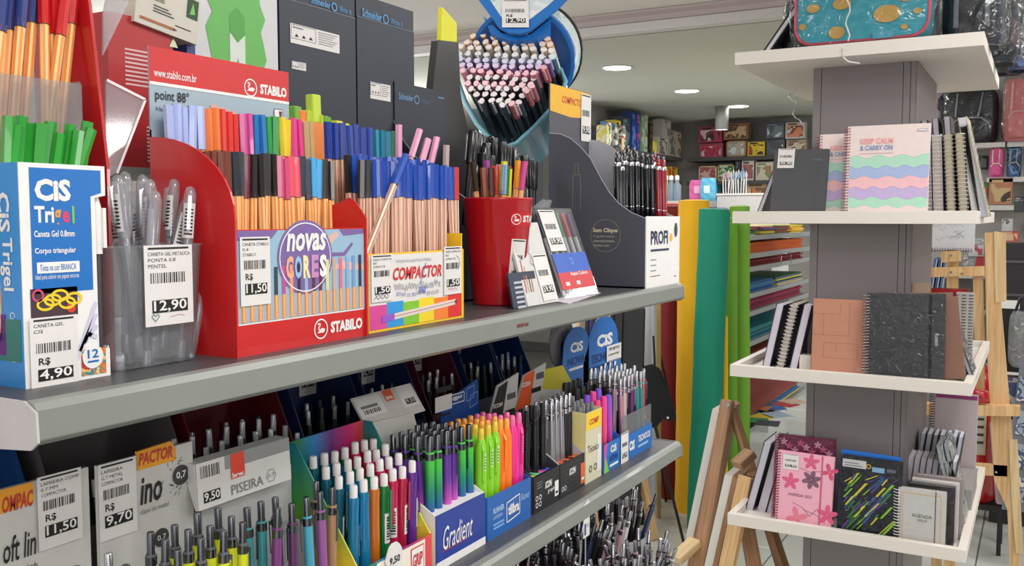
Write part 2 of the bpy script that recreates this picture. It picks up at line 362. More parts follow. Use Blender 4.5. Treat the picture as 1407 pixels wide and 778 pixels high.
gi(MB().box(XB, XL + .02, Y0, Y1, -1.5, -1.36, mat((110, 110, 112), .5)), 'base')
# small rust-red mark and scuffs on the upper lip are wear on it
b = MB()
for k, (a_, c_) in enumerate(((712, 450), (717, 449), (723, 448))):
    q = PX(a_, c_, XL + .0022); b.add([(XL + .0022, q.y, q.z), (XL + .0022, q.y + .007, q.z), (XL + .0022, q.y + .007, q.z + .004), (XL + .0022, q.y, q.z + .004)], [(0, 1, 2, 3)], mat((120, 50, 45), .8))
gi2(b, 'worn_mark', [o for o in bpy.data.objects if o.name == 'metal_shelf'][0], -.129)
rs_ = thing('metal_shelf', 'short raised rear shelf at the left end above the upper deck', 'shelf', ((XL + XB) / 2, (Y0 + Y1) / 2, .045)); gi = lambda b, n: gi2(b, n, rs_, .045)
# raised rear step on the upper deck
gi(MB().box(XB, -.83, Y0 + .002, .80, .045, .052, mat((160, 164, 160), .4, .2)), 'riser_shelf')
gi(MB().box(XB, XB + .01, Y0 + .002, .80, -.129, .045, mat((120, 122, 120), .4, .2)), 'riser_support')

# ================================================================== COLUMN WITH FOUR TRAYS
cg = mat((128, 121, 122), .5, scale=8, vary=.03); cgd = mat((118, 112, 113), .5, scale=8, vary=.03); traym = mat((226, 219, 210), .45, scale=6, vary=.02)
CX0, CX1, CY0, CY1 = -.623, -.335, 2.99, 3.55
b = MB(); b.box(CX0, CX1, CY0, CY1, -1.5, 1.04, cgd)
col = struct(b.build('boxed_column', None, O)); col['label'] = 'grey boxed column clad with panels'  # body of the grey boxed column
for x0, x1 in ((CX0 - .001, CX0 + .022), (CX0 + .024, CX1 - .034), (CX1 - .032, CX1 - .014), (CX1 - .012, CX1 + .001)):
    MB().box(x0, x1, CY0 - .006, CY0, -1.5, 1.04, cg).build('cladding_panel', col)
for y0, y1 in ((CY0 - .003, CY0 + .05), (CY0 + .053, CY1)):
    MB().box(CX1, CX1 + .005, y0, y1, -1.5, 1.04, cg).build('cladding_panel', col)
TX0, TX1, TY0, TY1 = -.815, -.15, 2.8, 3.79
TR = [.0165, -.449, -.912]
tlabs = ['white square tray shelf at eye level round the grey column', 'white rimmed tray shelf in the middle of the grey column', 'white rimmed tray shelf lowest on the grey column']
def tray(z, label):
    t = thing('column_shelf', label, 'shelf', ((TX0 + TX1) / 2, (TY0 + TY1) / 2, z - .036), group=None)
    ox, oy = -(TX0 + TX1) / 2, -(TY0 + TY1) / 2
    def part(n, x0, x1, y0, y1, z0, z1, m=traym):
        o = MB().box(x0 + ox, x1 + ox, y0 + oy, y1 + oy, z0, z1, m).build(n, t); bevel(o, .0015, 2)
    part('rim', TX0, TX1, TY0, TY0 + .022, 0, .036); part('rim', TX0, TX1, TY1 - .022, TY1, 0, .036)
    part('rim', TX0, TX0 + .022, TY0 + .0225, TY1 - .0225, 0, .0358); part('rim', TX1 - .022, TX1, TY0 + .0225, TY1 - .0225, 0, .0358)
    part('board', TX0 + .0225, CX0 - .003, TY0 + .0225, TY1 - .0225, .004, .016); part('board', CX1 + .006, TX1 - .0225, TY0 + .0225, TY1 - .0225, .004, .016)
    part('board', CX0 - .003, CX1 + .006, TY0 + .0225, CY0 - .007, .004, .016); part('board', CX0 - .003, CX1 + .006, CY1 + .001, TY1 - .0225, .004, .016)
    return t
for z, l in zip(TR, tlabs): tray(z, l)
DZ = [z - .02 for z in TR]      # board tops
t = thing('column_shelf', 'thick white square shelf at the top of the grey column', 'shelf', ((TX0 + TX1) / 2, (TY0 + TY1) / 2, .452))
ox, oy = -(TX0 + TX1) / 2, -(TY0 + TY1) / 2
TTOP = .488
for nm, x0, x1, y0, y1 in (('board', TX0, TX1, TY0, CY0 - .007), ('board', TX0, TX1, CY1 + .001, TY1), ('board', TX0, CX0 - .003, CY0 - .0065, CY1 + .0005), ('board', CX1 + .006, TX1, CY0 - .0065, CY1 + .0005)):
    MB().box(x0 + ox, x1 + ox, y0 + oy, y1 + oy, 0, TTOP - .452, traym).build(nm, t)
# curled white ribbons hanging from the shelf above
def curl(pts, Y, label, grp=None, r=.0022):
    P = [PY(px, py, Y + .012 * math.sin(i * 1.9)) for i, (px, py) in enumerate(pts)]; c = P[0]
    o = MB().tube([p - c for p in P], r, 6, mat((226, 224, 220), .4)).build('curly_ribbon', None, W(c)); tag(o, label, 'ribbon', grp)
curl([(1089, 95), (1084, 100), (1087, 108), (1091, 118), (1089, 127), (1083, 132), (1087, 137), (1094, 140), (1093, 148), (1089, 156), (1093, 162), (1099, 165), (1102, 170)], 3.35, 'curly white plastic cord hanging below the top shelf')
curl([(1158, 66), (1157, 74), (1160, 80), (1166, 85), (1181, 87)], 2.79, 'short white ribbon end hanging over the front of the top shelf')
# ================================================================== PEN PROTOTYPES (origin at the foot, axis +z, clip towards -y)
PROTO = {}
CAPM = lambda c: mat(c, .32, coat=.3, vary=.03)
def put(key, make, foot, d, label, cat='pen', group=None, spin=0.0, name=None):
    """place one pen: foot position relative to the eye, axis direction d"""
    loc = W(foot); rot = axis_rot(d, spin)
    if key not in PROTO:
        n = thing(name or make[0], label, cat, foot, group=group); n.rotation_euler = rot; make[1](n); PROTO[key] = n; return n
    return clone(PROTO[key], loc, rot, label, group)
def fineliner(cap, body=(236, 150, 60), stripe=(250, 205, 150), L=.166):
    def mk(t):
        b = MB(); b.cyl((0, 0, 0.006), (0, 0, L - .036), .0040, n=12, m=mat(body, .35, coat=.2), m2=mat(stripe, .4), smooth=False)
        b.cyl((0, 0, 0), (0, 0, .006), .003, .0040, n=12, m=CAPM(cap)); b.build('barrel', t)
        b = MB(); b.cyl((0, 0, L - .042), (0, 0, L), .0046, .0047, n=6, m=CAPM(cap), smooth=False); b.cyl((0, 0, L - .0425), (0, 0, L - .042), .0049, n=6, m=BLACK, smooth=False)
        b.build('cap', t)
    return ('fineliner_pen', mk)
def click_pencil(body, metal=DCHROME, L=.142, r=.0050, wide_top=None, lead=True, band=None, clip=True):
    def mk(t):
        bm = body if not isinstance(body, tuple) else mat(body, .35, coat=.2)
        b = MB(); b.lathe([(.0008, 0), (.0012, .004), (r * .6, .012), (r, .024), (r, L - .022), (r * .9, L - .020)], 12, bm); b.build('barrel', t)
        b = MB(); b.lathe([(r * .8, L - .022), (r * .7, L - .019), (r * .7, L - .001), (r * .6, L)], 10, metal); b.build('push_button', t)
        if clip:
            b = MB(); b.box(-.0011, .0011, -r - .003, -r - .0022, L - .058, L - .024, metal); b.box(-.0013, .0013, -r - .0024, 0, L - .028, L - .024, metal); b.cyl((0, 0, L - .030), (0, 0, L - .022), r * 1.07, n=10, m=metal); b.build('pocket_clip', t)
        if band:
            b = MB(); b.lathe([(r * 1.02, L - .064), (r * 1.02, L - .024)], 12, mat(band, .5), closed=False); b.build('label_band', t)
    return ('mechanical_pencil', mk)
def color_pencil_clear(col, code=True):
    """translucent barrel, white eraser under a clear tip, ribbed grip, white bar code label"""
    def mk(t):
        tc = clear(tuple(min(255, int(c * .8 + 60)) for c in col), .1, tintmix=.5, body=tuple(min(255, int(c * 1.1 + 14)) for c in col)); L = .15
        MB().lathe([(.0068, .045), (.0065, .060), (.0062, L - .030), (.0066, L - .018), (.0060, L - .014)], 12, tc).build('barrel', t)
        MB().lathe([(.0014, 0), (.003, .012), (.0068, .02), (.0070, .045)], 12, mat(tuple(int(c * .5 + 75) for c in col), .6)).build('grip', t)
        MB().lathe([(.0026, .046), (.0026, L - .02)], 8, mat(tuple(int(c * .75 + 30) for c in col), .4)).build('lead_tube', t)
        MB().lathe([(.0046, L - .014), (.0046, L - .002), (.0038, L)], 12, mat((232, 228, 226), .5)).build('eraser', t)
        MB().box(-.0016, .0016, -.0102, -.0084, L - .065, L - .018, tc).build('pocket_clip', t)
        if code:
            b = MB(); 
            b.warp = lambda p: (p[0] * 1.0, -math.sqrt(max(0, .0069 ** 2 - p[0] ** 2)) + p[1], p[2])
            x0 = -.005; b.rect(x0, .068, .0045, .104, PAPER, 0, seg=4)
            for k in range(9): b.rect(-.0033, .072 + k * .0032, .0033, .0735 + k * .0032 + (.0008 if k % 3 else 0), INK, -.0003, seg=3)
            b.build('barcode_label', t)
    return ('color_pencil', mk)
def neon_pencil(col, top=(240, 170, 40)):
    def mk(t):
        m = mat(col, .38, coat=.2, vary=.02)
        MB().lathe([(.001, 0), (.0018, .008), (.0072, .018), (.0082, .06), (.0079, .12), (.0052, .131)], 14, m).build('barrel', t)
        MB().lathe([(.0044, .128), (.0046, .138), (.0038, .145), (.0026, .146)], 12, mat(top, .4, coat=.2)).build('push_button', t)
        MB().prism([(-.0078, .126), (-.0120, .118), (-.0114, .075), (-.0104, .073), (-.0102, .112), (-.0078, .116)], -.0015, .0015, m, 'x').build('pocket_clip', t)
        b = MB(); b.warp = lambda p: (p[0], -math.sqrt(max(0, .0084 ** 2 - p[0] ** 2)) + p[1], p[2])
        if True: b.rect(.0012, .088, .0052, .113, PAPER, 0, seg=3); [b.rect(.0018, .091 + k * .004, .0047, .0925 + k * .004, INK, -.0003, seg=2) for k in range(5)]; b.build('barcode_label', t)
    return ('mechanical_pencil', mk)
GB = lambda a, c: ramp_mat([(0, c), (.35, c), (.6, a), (1, a)], 'Z', 0, .12, .35)
def gel_pen():
    def mk(t):
        cl = clear((240, 242, 246), .12, tintmix=.2)
        MB().lathe([(.0030, 0), (.0042, .004), (.0044, .02), (.0042, .108), (.003, .11)], 12, cl).build('barrel', t)
        b = MB(); b.lathe([(.0041, .0), (.0045, .001), (.0045, .016), (.0041, .017)], 12, mat((205, 205, 210), .3, .5)); b.build('tail_plug', t)
        MB().lathe([(.0016, .012), (.0018, .10)], 8, mat((196, 196, 204), .35, .2)).build('ink_refill', t)
        b = MB(); b.lathe([(.0054, .104), (.0056, .110), (.0056, .150), (.0040, .156), (.001, .158)], 12, cl); b.prism([(-.0052, .15), (-.0092, .148), (-.0092, .118), (-.0074, .116), (-.0072, .144)], -.0016, .0016, cl, 'x'); b.build('cap', t)
        b = MB(); b.warp = lambda p: (p[0], -math.sqrt(max(0, .0060 ** 2 - p[0] ** 2)) + p[1], p[2])
        b.rect(-.005, .110, .005, .142, PAPER, 0, seg=4)
        for k in range(8): b.rect(-.0036, .113 + k * .0032, .0036, .1145 + k * .0032, INK, -.0003, seg=3)
        b.build('barcode_label', t)
    return ('gel_pen', mk)
def big_cap_pen(col=(24, 24, 28)):
    def mk(t):
        m = mat(col, .22, coat=.4)
        MB().cyl((0, 0, 0), (0, 0, .10), .0048, n=10, m=m).build('barrel', t)
        MB().lathe([(.0068, .095), (.0076, .098), (.0076, .145), (.0068, .1475)], 10, m).build('cap', t)
        MB().box(-.0016, .0016, -.0106, -.0094, .102, .143, CHROME).build('pocket_clip', t)
    return ('liner_pen', mk)
def profi(col):
    def mk(t):
        m = mat(col, .2, coat=.5)
        MB().lathe([(.0012, 0), (.0055, .012), (.0069, .03), (.0069, .112), (.0067, .114)], 14, m).build('barrel', t)
        MB().lathe([(.0071, .110), (.0073, .112), (.0073, .1155), (.0067, .117)], 14, CHROME).build('metal_ring', t)
        b = MB(); b.lathe([(.0048, .117), (.0048, .131), (.0042, .1315)], 10, m); b.lathe([(.0036, .1315), (.0036, .137), (.0028, .138)], 10, DCHROME); b.build('push_button', t)
        b = MB(); b.prism([(-.0071, .113), (-.0085, .112), (-.0080, .072), (-.0067, .070), (-.0070, .105)], -.0012, .0012, CHROME, 'x'); b.build('pocket_clip', t)
        MB().lathe([(.0070, .032), (.0070, .0335)], 14, CHROME, closed=False).build('trim_ring', t)
    return ('mechanical_pencil', mk)

# display box standing on a deck: local x along the shelf, front at y=0 facing the aisle
def tray_box(t, Wd, D, hf, hb, out, inn, cut='slope', wall=.0015, top=None, floor=None, side_mat=None):
    """base with front, back and two side panels, open above"""
    MB().box(0, Wd, 0, wall, 0, hf, out).build('front_panel', t)
    b = MB(); b.box(0, Wd, D - wall, D, 0, hb, inn); b.build('back_panel', t)
    for x in (0, Wd - wall):
        if cut == 'slope': pts = [(wall, 0), (D - wall, 0), (D - wall, hb), (D * .86, hb), (wall, hf)]
        else: pts = [(wall, 0), (D - wall, 0), (D - wall, hb)] + [(D - wall - (D - 2 * wall) * math.sin(k / 8 * PI / 2) , hf + (hb - hf) * math.cos(k / 8 * PI / 2) ** (.8)) for k in range(1, 9)]
        MB().prism(pts, x, x + wall, side_mat or out, 'x').build('side_panel', t)
    MB().box(wall, Wd - wall, wall, D - wall, .0, .002, inn).build('base_panel', t)
    if floor is not None: MB().box(wall, Wd - wall, wall, D - wall, floor - .0012, floor, inn).build('pen_insert', t)

# ================================================================== UPPER SHELF
UZ = -.129
# ---- blue gel pen box
t = thing('gel_pen_box', 'bright blue and white gel pen carton with price 4,90 at the shelf end', 'pen box', (-.659, .428, UZ), R90)
F = Frame('X', -.659, (0, .428, UZ)); BL = mat((20, 110, 190), .35, vary=.02); BLs = mat((40, 140, 210), .35, vary=.02)
q = [F.uv(*p) for p in [(38, 537), (152, 515), (151, 475), (131, 478), (130, 272), (146, 270), (146, 229), (35, 222)]]
Wd = q[1][0]; H = q[6][1]; nx = q[4][0]; nz0, nz1 = q[3][1], q[4][1]
MB().prism([(0, 0), (Wd, 0), (Wd, nz0 - .002), (nx, nz0), (nx, nz1), (Wd, nz1 + .002), (Wd, H), (0, H)], 0, .001, WHITE).build('front_panel', t)
b = MB(); b.box(0, .001, .0012, .05, 0, H, BLs); b.M = Matrix.Rotation(-PI / 2, 4, 'Z')
b.text('CiS', -.026, H - .052, -.012, H - .022, WHITE, y=-.0004, bold=.03, vert=True)
b.text('Trigel', -.026, H - .096, -.010, H - .056, WHITE, y=-.0004, bold=.02, vert=True)
b.text('Caneta Gel 0.8', -.016, H - .150, -.010, H - .112, WHITE, y=-.0004, vert=True)
b.box(-.034, -.004, -.0006, 0, .02, .052, mat((40, 120, 110))); b.box(-.040, -.022, -.0008, 0, .024, .055, mat((90, 40, 120)))
b.M = None; b.build('side_panel', t)
MB().box(.001, Wd - .001, .0495, .0505, 0, H, BLs).build('back_panel', t); MB().box(Wd - .001, Wd, .0012, .05, 0, nz0, WHITE).build('side_panel', t)
MB().box(.001, Wd - .001, .0012, .0495, H - .001, H, WHITE).build('top_panel', t)
MB().box(nx - .02, Wd - .003, .02, .021, .001, H - .002, mat((40, 44, 60))).build('inner_panel', t)
b = MB(); px = lambda x, y: F.uv(x, y)
def T(b, s, x0, y0, x1, y1, m, F=F, y=-.0006, **k): r = F.rect(x0, y0, x1, y1); b.text(s, *r, m, y=y, **k)
def Rr(b, x0, y0, x1, y1, m, F=F, y=-.0003): r = F.rect(x0, y0, x1, y1); b.rect(*r, m, y)
a0 = F.uv(39, 229); a1 = F.uv(128, 398)
b.poly([(a0[0], a1[1]), (a1[0], a1[1]), (a1[0], nz1 + .001), (Wd - .004, nz1 + .004), (Wd - .004, H - .0035), (a0[0], H - .0035)], BL)
T(b, 'CiS', 46, 245, 97, 277, WHITE, bold=.045); T(b, 'Tri', 46, 283, 74, 306, WHITE, bold=.03)
T(b, 'g', 74, 288, 84, 313, mat((244, 150, 60)), bold=.03); T(b, 'e', 85, 290, 95, 306, mat((230, 60, 110)), bold=.03); T(b, 'l', 98, 283, 102, 307, mat((120, 190, 80)), bold=.03)
T(b, 'Caneta Gel 0.8mm', 46, 317, 102, 325, WHITE, bold=.02); T(b, 'Corpo triangular', 47, 341, 104, 349, WHITE, bold=.02)
Rr(b, 50, 361, 109, 373, WHITE, y=-.0006); T(b, 'Tinta na cor BRANCA', 54, 364, 104, 370, BL, y=-.0009); T(b, 'Ideal para colorir em papeis escuros', 48, 378, 108, 383, WHITE)
b.build('lettering', t)
b = MB(); r = F.rect(41, 398, 107, 432); b.rect(*r, mat((70, 50, 60)), -.0003)
for k in range(5): b.ring(r[0] + .012 + .006 * k, r[1] + .010 + .003 * (k % 3), .0075, .002, mat((235, 205, 40), .4), -.0006 - .0001 * k, rz=.005)
b.ring(r[0] + .006, r[3] - .005, .005, .0018, mat((200, 70, 120)), -.0006); b.disc(r[2] - .006, r[1] + .006, .004, mat((210, 60, 40)), -.0007)
for k in range(4):
    a, c_ = F.uv(105 + k * 5, 495 - k * 12), F.uv(131, 415 + k * 16); b.line([(min(a[0], nx - .001), a[1]), (nx - .002, c_[1])], .0035, mat((205, 200, 225)), -.0006)
r = F.rect(111, 478, 146, 512); b.rect(r[0], r[1], r[2], r[3] - .002, print_mat([(220, 120, 50), (60, 140, 140), (240, 190, 120), (190, 60, 50)], 90), -.0003)
c_ = F.uv(127, 490); b.disc(c_[0], c_[1], .0095, WHITE, -.0008); b.text('12', c_[0] - .005, c_[1] - .001, c_[0] + .005, c_[1] + .006, BL, -.0011, bold=.02); b.rect(c_[0] - .005, c_[1] - .0045, c_[0] + .005, c_[1] - .003, BL, -.0011)
b.build('printed_picture', t)
r = F.rect(38, 438, 107, 532); price_tag(t, *r, '4,90', y=-.0018, lines=('CANETA GEL', 'CIS'))
b = MB(); b.lathe([(.004, 0), (.0042, nz1 - .03), (.0038, nz1 - .028)], 10, mat((62, 62, 72), .4), c=(nx + .005, .008)); b.build('pen_barrel', t)
b = MB(); b.lathe([(.0052, nz1 - .045), (.0056, nz1 - .010), (.003, nz1 + .001)], 12, WHITE, c=(nx + .0052, .0075)); b.box(nx + .0075, nx + .0105, .0005, .003, nz1 - .040, nz1 - .008, WHITE); b.build('pen_cap', t)

# ---- tall red stand behind with clear pockets (orange fineliners with blue and red caps, green ones below)
t = thing('pen_stand', 'tall glossy red stand with clear pockets behind the blue gel pen carton', 'display stand', (-.735, .36, UZ), R90)
rp = MB(); rp.box(0, .165, .06, .064, .0, .36, RED); rp.build('back_panel', t)
q = PX(147, 100, -.70); w_ = q.y - .36
MB().prism([(-.035, 0), (.06, 0), (.06, .36), (-.012, .36), (-.035, .17)], w_ - .003, w_, mat((186, 26, 32), .22, coat=.4), 'x').build('side_panel', t)
MB().box(0, .165, -.03, .06, 0, .004, RED).build('base', t)
a = PX(0, 100, -.715); c_ = PX(112, 112, -.715)
pk = MB(); xz = c_.y - .36
pk.box(0, xz, -.020, -.0185, .09, a.z + .129, MILKY); pk.box(xz - .0015, xz, -.0185, .058, .09, c_.z + .129, MILKY); pk.box(0, xz, -.0195, .058, .088, .09, MILKY); pk.build('clear_pocket', t)
def ray_dir(p, q): return (q - p).normalized()
def pen_px(key, make, top, bot, X, L, label, group, cat='pen', Xb=None, spin=0.0, name=None):
    """pen whose top and visible lower point were measured in the photo, standing in plane X (top) / Xb (bottom)"""
    p1 = PX(*top, X); p0 = PX(*bot, Xb if Xb is not None else X); d = (p1 - p0).normalized(); foot = p1 - d * L
    return put(key, make, foot, d, label, cat, group, spin, name)
ORG = (236, 150, 60)
for i, (x, c, tx, yb) in enumerate([(4, 'b', -14, 40), (14, 'b', 2, 38), (30, 'b', 18, 34), (46, 'b', 34, 30), (60, 'r', 62, 30), (72, 'r', 76, 45), (86, 'r', 66, 50), (100, 'r', 84, 35)]):
    cc = (28, 50, 120) if c == 'b' else (205, 25, 30)
    pen_px('fs' + c, fineliner(cc), (x + (x - tx) * .25, yb - 68), (tx, yb + 130), -.725 - .008 * (i % 2), .166, 'orange fineliner with %s cap in the tall red stand' % ('dark blue' if c == 'b' else 'bright red'), 'fineliners in the top pocket of the red stand', spin=.3 * i)
for i, (x, y, xb) in enumerate([(12, 160, 10), (30, 160, 26), (22, 172, 16), (42, 170, 38), (56, 170, 52), (70, 168, 62), (82, 184, 74), (97, 172, 88), (108, 180, 100), (120, 168, 112), (125, 178, 106)]):
    pen_px('fsg', fineliner((44, 152, 52)), (x, y), (xb, y + 60), -.690 - .007 * (i % 2), .166, 'bright green capped fineliner behind the blue gel pen carton', 'green capped fineliners at the left', spin=.2 * i)
# ---- clear angled dividers right of the red stand
t = thing('acrylic_divider', 'clear acrylic divider leaning right of the tall red stand', 'display stand', PX(152, 250, -.74), R90)
F2 = Frame('X', -.74, PX(152, 250, -.74)); 
pts = [F2.uv(*p) for p in [(146, 245), (146, 110), (199, 137), (160, 238)]]
MB().prism(pts, 0, .0018, clear(gloss=.16, tintmix=.22), 'y').build('divider_panel', t)
b = MB(); b.line([pts[1], pts[2], pts[3]], .0025, mat((235, 225, 225), .2), -.001); b.build('divider_edge', t)
pts = [F2.uv(*p) for p in [(146, 75), (146, 20), (150, 0), (182, 0)]]
MB().prism(pts, .004, .006, clear(gloss=.16, tintmix=.22), 'y').build('divider_panel', t)

# ---- clear pot with gel pens
t = thing('clear_pot', 'clear plastic pot holding transparent gel pens with price 12,90', 'pen pot', (-.70, .555, UZ))
def rsq(hx, hy, r, z, n=5):
    o = []
    for cx, cy, a0 in ((hx - r, hy - r, 0), (-hx + r, hy - r, 90), (-hx + r, -hy + r, 180), (hx - r, -hy + r, 270)):
        for k in range(n): a = math.radians(a0 + 90 * k / (n - 1)); o.append((cx + r * math.cos(a), cy + r * math.sin(a), z))
    return o
b = MB(); v = []; N = 20
LV = [(.036, .046, .001), (.037, .047, .003), (.041, .053, .103), (.0425, .0545, .105), (.040, .052, .105), (.0355, .0455, .006)]
for hx, hy, z in LV: v += rsq(hx, hy, .016, z)
b.add(v, [(j * N + i, j * N + (i + 1) % N, (j + 1) * N + (i + 1) % N, (j + 1) * N + i) for j in range(5) for i in range(N)], MILKY, True); b.add(v[:N], [tuple(range(N))], MILKY)
b.build('pot_wall', t)
F = Frame('X', -.6565, (0, .555, UZ)); b = MB(); b.M = Matrix.Translation((.0435, 0, 0)) @ Matrix.Rotation(R90, 4, 'Z')
r = F.rect(196, 338, 265, 442); G_ = mat((40, 130, 90))
sticker(b, *r, '12,90', y=-.001, lines=('CANETA GEL METALICA', 'PONTA 0.8', 'PENTEL'), rs=False, doodle=[(G_, [(.2, .06), (.12, .12), (.16, .15), (.2, .12), (.24, .15), (.28, .12), (.2, .06)]), (mat((200, 150, 160)), [(.5, .1), (.7, .12), (.8, .1)])]); b.build('price_tag', t)
tops = [(160, 240), (172, 236), (196, 240), (186, 262), (214, 262), (206, 246), (240, 246), (236, 262), (262, 256), (258, 272), (284, 262), (290, 272), (300, 286), (272, 252), (152, 256), (168, 264)]
bots = [(190, 480), (170, 485), (200, 485), (178, 490), (192, 492), (216, 486), (222, 492), (245, 486), (238, 492), (206, 490), (252, 488), (228, 490), (262, 486), (268, 480), (212, 484), (240, 482)]
for i, (a, c_) in enumerate(zip(tops, bots)):
    X = -.683 - .012 * (i % 4)
    c2 = (min(max(c_[0], 176), 262) * .6 + a[0] * .4 if i % 3 else c_[0], c_[1])
    pen_px('gel', gel_pen(), a, (max(170, min(266, c2[0])), c2[1]), X, .158, 'transparent gel pen with clear cap leaning in the clear pot', 'gel pens in the clear pot', spin=.5 * i)

# ---- red fineliner display
SY0, SY1, SX = .619, .806, -.638
t = thing('fineliner_display', 'red card display of orange fineliners with lilac front picture and price 11,50', 'display box', (SX, SY0, UZ), R90)
F = Frame('X', SX, (0, SY0, UZ)); Wd = SY1 - SY0; hf = F.uv(325, 316)[1]
MB().box(0, Wd, 0, .002, 0, hf, RED).build('front_panel', t)
hd = .106; hz = .291
pts = [(-.003, 0), (hd, 0), (hd, .212)] + [(hd - (hd + .003) * math.sin(k / 10 * PI / 2), .128 + .077 * math.cos(k / 10 * PI / 2)) for k in range(0, 11)]
MB().prism(pts, -.002, 0, RED, 'x').build('side_panel', t); MB().prism([(-.003, 0), (hd, 0), (hd, .138), (.05, .140), (.030, .146), (.020, .150), (.012, .146), (-.003, .128)], Wd, Wd + .002, RED, 'x').build('side_panel', t)
MB().box(0, Wd, .002, hd, 0, .003, RED).build('base_panel', t); MB().box(0, Wd, .060, .062, .003, .085, RED).build('step_riser', t)
MB().box(0, Wd, .062, hd, .062, .064, RED).build('step_tread', t)
# header card
FH = Frame('X', SX - hd, (0, SY0, UZ)); zr = FH.uv(205, 111)[1]
b = MB(); b.box(-.001, Wd + .002, hd, hd + .0015, 0, hz, mat((160, 180, 192), .4)); b.build('header_card', t)
b = MB(); b.rect(-.001, zr, Wd + .002, hz, RED, hd - .0004); b.rect(-.001, zr - .003, Wd + .002, zr, WHITE, hd - .0005); 
b.text('www.stabilo.com.br', .004, hz - .028, .056, hz - .020, WHITE, hd - .0008, bold=.01)
swan(b, .130, hz - .024, .0095, WHITE, hd - .0008); b.text('STABILO', .144, hz - .029, Wd - .002, hz - .018, WHITE, hd - .0008, bold=.05)
b.text('point 88°', .005, zr - .0195, .046, zr - .0065, INK, hd - .0008, bold=.01); b.text('A fineliner nº1 do mundo', .005, zr - .0275, .048, zr - .023, INK, hd - .0008)
b.rect(.165, zr - .034, .178, zr - .010, WHITE, hd - .0008); b.poly([(.172, zr - .012), (.177, zr - .012), (.1745, zr - .026)], mat((90, 40, 60)), hd - .0011); b.line([(.165, zr - .034), (.165, zr - .010), (.178, zr - .010), (.178, zr - .034), (.165, zr - .034)], .0006, INK, hd - .0011)
for k in range(3): b.poly([(.075 + k * .012, zr - .02 - k * .002), (.085 + k * .012, zr - .018 - k * .002), (.082 + k * .012, zr - .014 - k * .002), (.073 + k * .012, zr - .015 - k * .002)], mat((220, 170, 160)), hd - .0007)
b.build('lettering', t)
# front picture
SKY = mat((150, 184, 208), .4); LIL = mat((122, 98, 160), .4); LGREY = mat((168, 178, 190), .4)
zb0 = F.uv(325, 446)[1]; zt0 = hf - .001
b = MB(); b.rect(.001, zb0 - .0018, Wd - .001, zt0, WHITE, -.0004); b.rect(.001, zb0, Wd - .001, zt0, SKY, -.0007); b.rect(.001, zb0, Wd - .001, zb0 + .022, LGREY, -.0009)
b.poly([(.001, zt0), (.055, zt0), (.046, zt0 - .008), (.001, zt0 - .009)], LIL, -.0009); b.poly([(.145, zt0), (Wd - .001, zt0), (Wd - .001, zt0 - .005), (.152, zt0 - .007)], LIL, -.0009)
b.poly([(.13, zt0 - .024), (.152, zt0 - .024), (.165, zt0 - .014), (.168, zt0 - .016), (.154, zt0 - .028), (.134, zt0 - .028)], LIL, -.0009)
b.poly([(.13, zt0 - .040), (.15, zt0 - .033), (Wd - .002, zt0 - .038), (Wd - .002, zt0 - .045), (.15, zt0 - .042)], mat((220, 178, 170)), -.0009)
b.poly([(.12, zt0 - .010), (.14, zt0 - .002), (.145, zt0 - .006), (.125, zt0 - .02)], mat((220, 178, 170)), -.0009)
cx, cz = F.uv(419, 352); b.disc(cx, cz - .001, .040, LIL, -.0012, 32, rz=.037); b.ring(cx, cz - .001, .0375, .0012, WHITE, -.0014, 36, rz=.0345)
b.text('novas', cx - .028, cz + .005, cx + .030, cz + .023, WHITE, -.0018, bold=.03, shear=.2)
for k, (ch, cc) in enumerate(zip('CORES', [(240, 170, 140), (150, 190, 225), (245, 225, 170), (200, 140, 190), (245, 245, 240)])):
    b.text(ch, cx - .029 + k * .0122, cz - .022, cx - .0185 + k * .0122, cz + .001, mat(cc), -.0018, bold=.05)
cols = [(120, 40, 50), (90, 150, 70), (70, 110, 150), (180, 60, 70), (50, 60, 70), (190, 80, 150), (235, 150, 110), (50, 40, 60), (150, 170, 210), (90, 40, 60), (100, 30, 70), (225, 215, 140), (200, 170, 140), (225, 110, 140), (130, 170, 215), (110, 160, 210), (40, 50, 80)]
for k, cc in enumerate(cols):
    x = .0065 + k * .0106; zh = zb0 + .0215 + k * .0007; b.rect(x, zb0 + .0005, x + .0046, zb0 + .0235, mat(ORG), -.0013); b.rect(x + .0018, zb0 + .0005, x + .0028, zb0 + .0235, mat((250, 205, 150)), -.0015)
    b.rect(x, zb0 + .0235, x + .0046, (zb0 + .048 + k * .0006) if k > 3 else zb0 + .028, mat(cc), -.0013)
b.build('printed_picture', t)
b = MB(); z1 = zb0 - .012; swan(b, .115, z1 - .004, .0105, WHITE, -.0008); b.text('STABILO', .130, z1 - .010, Wd - .005, z1 + .002, WHITE, -.0008, bold=.05); b.build('lettering', t)
r = F.rect(327, 326, 370, 417); price_tag(t, *r, '11,50', y=-.0022, lines=('CANETA STABILO', '0.4', 'STABILO'))

